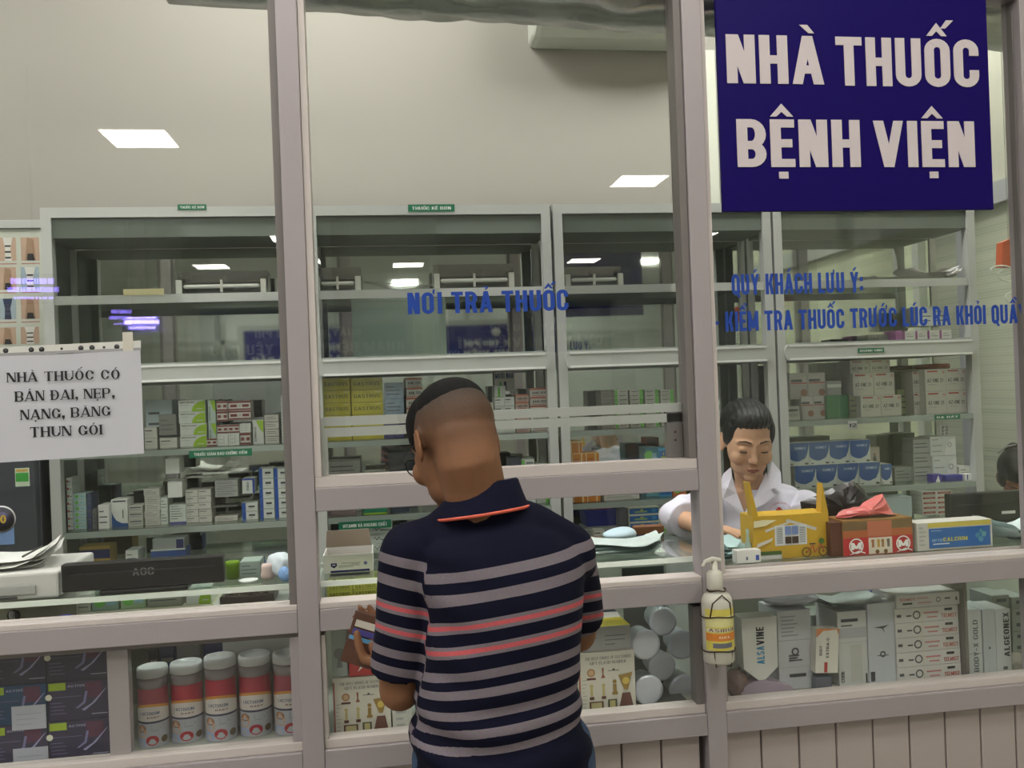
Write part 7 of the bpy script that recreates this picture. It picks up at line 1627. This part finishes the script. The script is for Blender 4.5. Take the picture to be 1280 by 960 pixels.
for s in (-1, 1):
    hp = Vector((hpx+s*0.085, YP_+0.03, 0.80)); leg(b, hp, Vector((hpx+s*0.09, YP_+0.03, 0.08)), [0.082, 0.075, 0.048, 0.046, 0.034], SKW)
me = remesh(b, 0.0036, 3, [SKW]); me.name = 'body'; mesh_obj('body', me, ph)
face_marks(Pw, ph, KW, Rw, (150, 84, 76), (58, 44, 38))
# hair pulled back
h = MB(); HB2 = mat((9, 8, 10), 0.38, 0, 0.4, 40, 0.3, 0.3, 0, 160)
def he(x, y, z, a, b2, c): h.ell(Pw(x, y, z), (a*KW, b2*KW, c*KW), HB2, Rw, 32, 20)
he(0, -0.028, 0.050, 0.082, 0.100, 0.080); he(0, 0.010, 0.088, 0.064, 0.074, 0.036); he(0.0, 0.022, 0.082, 0.066, 0.060, 0.032)
he(0.064, 0.000, 0.034, 0.017, 0.046, 0.048); he(-0.064, 0.000, 0.034, 0.017, 0.046, 0.048); he(0, -0.125, 0.02, 0.038, 0.034, 0.038)
mh = remesh(h, 0.0036, 3, [HB2]); mh.name = 'hair'
for v in mh.vertices:      # combed strands
    q = Rw.inverted() @ (v.co-HW); v.co = v.co+v.normal*0.0012*math.sin(q.x*420+q.z*60)
mesh_obj('hair', mh, ph)
# white coat
CT = mat((222, 220, 234), 0.8, 0, 0.03, 10, 0.12, 0.25, 0, 30)
s_ = MB(); s_.loft([wring(a, l, r_, ry, 0.03, grow=0.004) for a, l, r_, ry in TW][::-1], CT, 40)
for a_, e_, w_ in ((wsL, weL, wwL), (wsR, weR, wwR)):
    s_.limb([a_, a_.lerp(e_, 0.5), e_, e_.lerp(w_, 0.34)], [0.053, 0.058, 0.060, 0.058], CT, 24, cap=False); s_.ell(a_+Vector((0, 0, -0.002)), (0.052, 0.062, 0.050), CT)
s_.limb([wp_(896, 622, 0.03), wp_(936, 612, 0.04), wp_(984, 622, 0.03)], [0.040, 0.050, 0.040], CT, 16)
mc = remesh(s_, 0.005, 6, [CT])
bm = bmesh.new(); bm.from_mesh(mc)
vx, vz = wp_(930, 640, -0.06).x, wp_(930, 646, -0.06).z; topz = wp_(936, 596, -0.06).z
kill = [f for f in bm.faces if f.calc_center_median().y < YP_+0.045 and f.calc_center_median().z > vz and abs(f.calc_center_median().x-vx-(f.calc_center_median().z-vz)*0.08) < 0.048*((f.calc_center_median().z-vz)/(topz-vz))+0.001]
bmesh.ops.delete(bm, geom=kill, context='FACES')
for v in bm.verts:
    c_ = v.co; v.co = c_+v.normal*(0.0035*math.sin(c_.z*55+c_.x*38+2*math.sin(c_.x*20)))
bm.to_mesh(mc); bm.free(); mc.name = 'coat'; mesh_obj('coat', mc, ph)
def lapel(pts, nm, th=0.004):
    P_ = [wp_(a, b2, c_) for a, b2, c_ in pts]; m = MB(); n = len(P_); m.add(P_+[p+Vector((0, th, 0)) for p in P_], [tuple(range(n)), tuple(range(2*n-1, n-1, -1))]+[((i+1) % n, i, i+n, (i+1) % n+n) for i in range(n)], CT); m.build(nm, ph)
lapel([(914, 584, 0.00), (905, 592, -0.02), (899, 606, -0.055), (906, 612, -0.07), (911, 609, -0.072), (915, 594, -0.03)], 'collar_point')
lapel([(909, 610, -0.075), (897, 612, -0.074), (904, 624, -0.085), (928, 645, -0.098), (930, 640, -0.098), (921, 616, -0.07), (915, 594, -0.035)], 'lapel')
lapel([(966, 577, 0.00), (976, 590, -0.02), (977, 606, -0.055), (964, 612, -0.07), (960, 610, -0.07), (960, 594, -0.03)], 'collar_point')
lapel([(963, 611, -0.075), (968, 620, -0.085), (955, 630, -0.092), (934, 645, -0.098), (932, 640, -0.098), (944, 622, -0.08), (958, 590, -0.03)], 'lapel')
m = MB(); R_C = mat((190, 40, 44), 0.5)
q = wp_(975, 637.5, -0.098); 
for w_, h_ in ((0.008, 0.0028), (0.0028, 0.008)): m.box(q.x-w_, q.x+w_, q.y-0.002, q.y+0.012, q.z-h_, q.z+h_, R_C)
pts = []
text_map(m, 'CUA THUOC BENH VIEN', lambda u, v: (q.x+(0.032+v*0.006)*math.cos(math.pi*(0.95-0.9*u)), q.y-0.0005, q.z-0.002+(0.022+v*0.006)*math.sin(math.pi*(0.95-0.9*u))), mat((200, 140, 150), 0.6), 'sans')
m.build('emblem', ph)
m = MB()
for px, py in ((931, 652), (925, 681)):
    q = wp_(px, py, -0.105); m.lathe([(0.0055, 0.006), (0.0058, 0), (0.004, -0.0012), (0, -0.0012)], mat((200, 200, 206), 0.3), q, 14, 'y')
m.build('buttons', ph)
t = MB(); TM = mat((40, 42, 60), 0.8); 
for s in (-1, 1):
    hp = Vector((hpx+s*0.085, YP_+0.03, 0.80)); leg(t, hp, Vector((hpx+s*0.09, YP_+0.03, 0.08)), [0.092, 0.088, 0.066, 0.062, 0.058], TM)
t.ell((hpx, YP_+0.03, 0.84), (0.155, 0.11, 0.09), TM); mt = remesh(t, 0.008, 4, [TM]); mt.name = 'trousers'; mesh_obj('trousers', mt, ph)
for s in (-1, 1):
    m = MB(); q = Vector((hpx+s*0.09, YP_+0.03, 0)); m.limb([q+Vector((0, 0.05, 0.04)), q+Vector((0, -0.02, 0.045)), q+Vector((0, -0.15, 0.028))], [(0.036, 0.038), (0.04, 0.04), (0.034, 0.024)], BLACK, 16); m.v = [(x, y, max(z, 0.002)) for x, y, z in m.v]; m.build('shoe', ph)

# ---------------------------------------------------------------- seated woman past the cabinets
YS = 1.62
def sp(px, py, dy=0.0): return V3(px, py, YS+dy)
se = empty('person', (sp(1275, 600).x, YS, 0), 'seated woman with black tied hair, bowed head just over the second monitor', 'person')
SKS = skin_mat((172, 120, 96), 'seated_skin')
HS = sp(1271, 598); Rs = Matrix.Rotation(math.radians(180-30), 3, 'Z') @ Matrix.Rotation(math.radians(-38), 3, 'X')
b = MB(); Ps = head_prims(b, HS, Rs, 0.98, m=SKS)
b.limb([Ps(0, -0.03, -0.04), HS+Vector((0, 0.03, -0.16)), HS+Vector((0, 0.04, -0.22))], [0.046, 0.048, 0.06], SKS, 16, cap=False)
tz = HS.z-0.20
def sr(dz, rx, ry): return ((HS.x, HS.y+0.05, tz+dz), rx, ry, 0.3, 0.8)
b.loft([sr(-0.52, 0.16, 0.12), sr(-0.3, 0.135, 0.10), sr(-0.12, 0.15, 0.105), sr(-0.03, 0.16, 0.08), sr(0.0, 0.08, 0.06)], SKS)
seat = tz-0.52
for s in (-1, 1):
    a_ = Vector((HS.x+s*0.13, HS.y+0.02, tz-0.06)); e_ = Vector((HS.x+s*0.135, HS.y-0.06, tz-0.32)); w_ = Vector((HS.x+s*0.08, HS.y-0.27, tz-0.30))
    b.limb([a_, e_], [0.042, 0.034], SKS); b.limb([e_, w_], [0.032, 0.022], SKS); hand(b, w_, Vector((-s*0.4, -1, 0)), Vector((0, 0, -1)), s*-1, SKS, (0.3, 0.4, 0.4), 0.05, 0.85)
    hp = Vector((HS.x+s*0.08, HS.y+0.05, seat)); kn = Vector((HS.x+s*0.11, HS.y-0.33, seat+0.01)); ft = Vector((HS.x+s*0.11, HS.y-0.33, 0.07))
    b.limb([hp, kn], [0.08, 0.056], SKS); b.limb([kn, kn.lerp(ft, 0.4), ft], [0.052, 0.052, 0.034], SKS); b.limb([ft, ft+Vector((0, -0.14, -0.04))], [0.032, 0.024], SKS)
me = remesh(b, 0.006, 3, [SKS]); me.name = 'body'; mesh_obj('body', me, se)
face_marks(Ps, se, 0.98, Rs)
h = MB()
for e in ((0, -0.028, 0.048, 0.083, 0.102, 0.084), (0, 0.02, 0.080, 0.062, 0.066, 0.040), (0.058, 0.0, 0.01, 0.026, 0.05, 0.05), (-0.058, 0.0, 0.01, 0.026, 0.05, 0.05), (0, -0.13, 0.05, 0.04, 0.045, 0.05), (0.0, 0.052, 0.060, 0.055, 0.036, 0.026)):
    h.ell(Ps(*e[:3]), e[3:], HB2, Rs, 28, 18)
mh = remesh(h, 0.005, 3, [HB2]); mh.name = 'hair'; mesh_obj('hair', mh, se)
m = MB(); m.limb([Ps(0.075, -0.075, 0.10), Ps(0.04, -0.098, 0.118), Ps(0, -0.10, 0.128)], [0.004, 0.005, 0.004], mat((180, 176, 170), 0.3), 8); m.build('hair_clip', se)
s_ = MB(); s_.loft([sr(-0.54, 0.175, 0.135), sr(-0.3, 0.148, 0.112), sr(-0.12, 0.16, 0.115), sr(-0.03, 0.166, 0.088), sr(0.006, 0.082, 0.066)], CT, 32)
for s in (-1, 1):
    a_ = Vector((HS.x+s*0.13, HS.y+0.02, tz-0.06)); e_ = Vector((HS.x+s*0.135, HS.y-0.06, tz-0.32)); s_.limb([a_, a_.lerp(e_, 0.7)], [0.055, 0.056], CT, cap=False)
ms2 = remesh(s_, 0.007, 4, [CT]); ms2.name = 'coat'; mesh_obj('coat', ms2, se)
t = MB()
for s in (-1, 1):
    hp = Vector((HS.x+s*0.08, HS.y+0.05, seat)); kn = Vector((HS.x+s*0.11, HS.y-0.33, seat+0.01)); ft = Vector((HS.x+s*0.11, HS.y-0.33, 0.10))
    t.limb([hp, kn], [0.092, 0.07], TM); t.limb([kn, ft], [0.066, 0.052], TM)
mt = remesh(t, 0.008, 3, [TM]); mt.name = 'trousers'; mesh_obj('trousers', mt, se)
st_ = empty('stool', (HS.x, HS.y+0.06, 0), 'round dark stool under the seated woman', 'stool'); top_z = seat-0.095
MB().lathe([(0.15, 0), (0.16, 0.01), (0.16, 0.035), (0.14, 0.045), (0, 0.045)], mat((40, 40, 46), 0.6), (HS.x, HS.y+0.06, top_z-0.045), 24).build('seat', st_)
for k in range(4):
    a = math.pi/4+k*math.pi/2; MB().limb([(HS.x+0.10*math.cos(a), HS.y+0.06+0.10*math.sin(a), top_z-0.046), (HS.x+0.14*math.cos(a), HS.y+0.06+0.14*math.sin(a), 0.003)], [0.011, 0.011], ALU_IN, 10, cap=False).build('leg', st_)
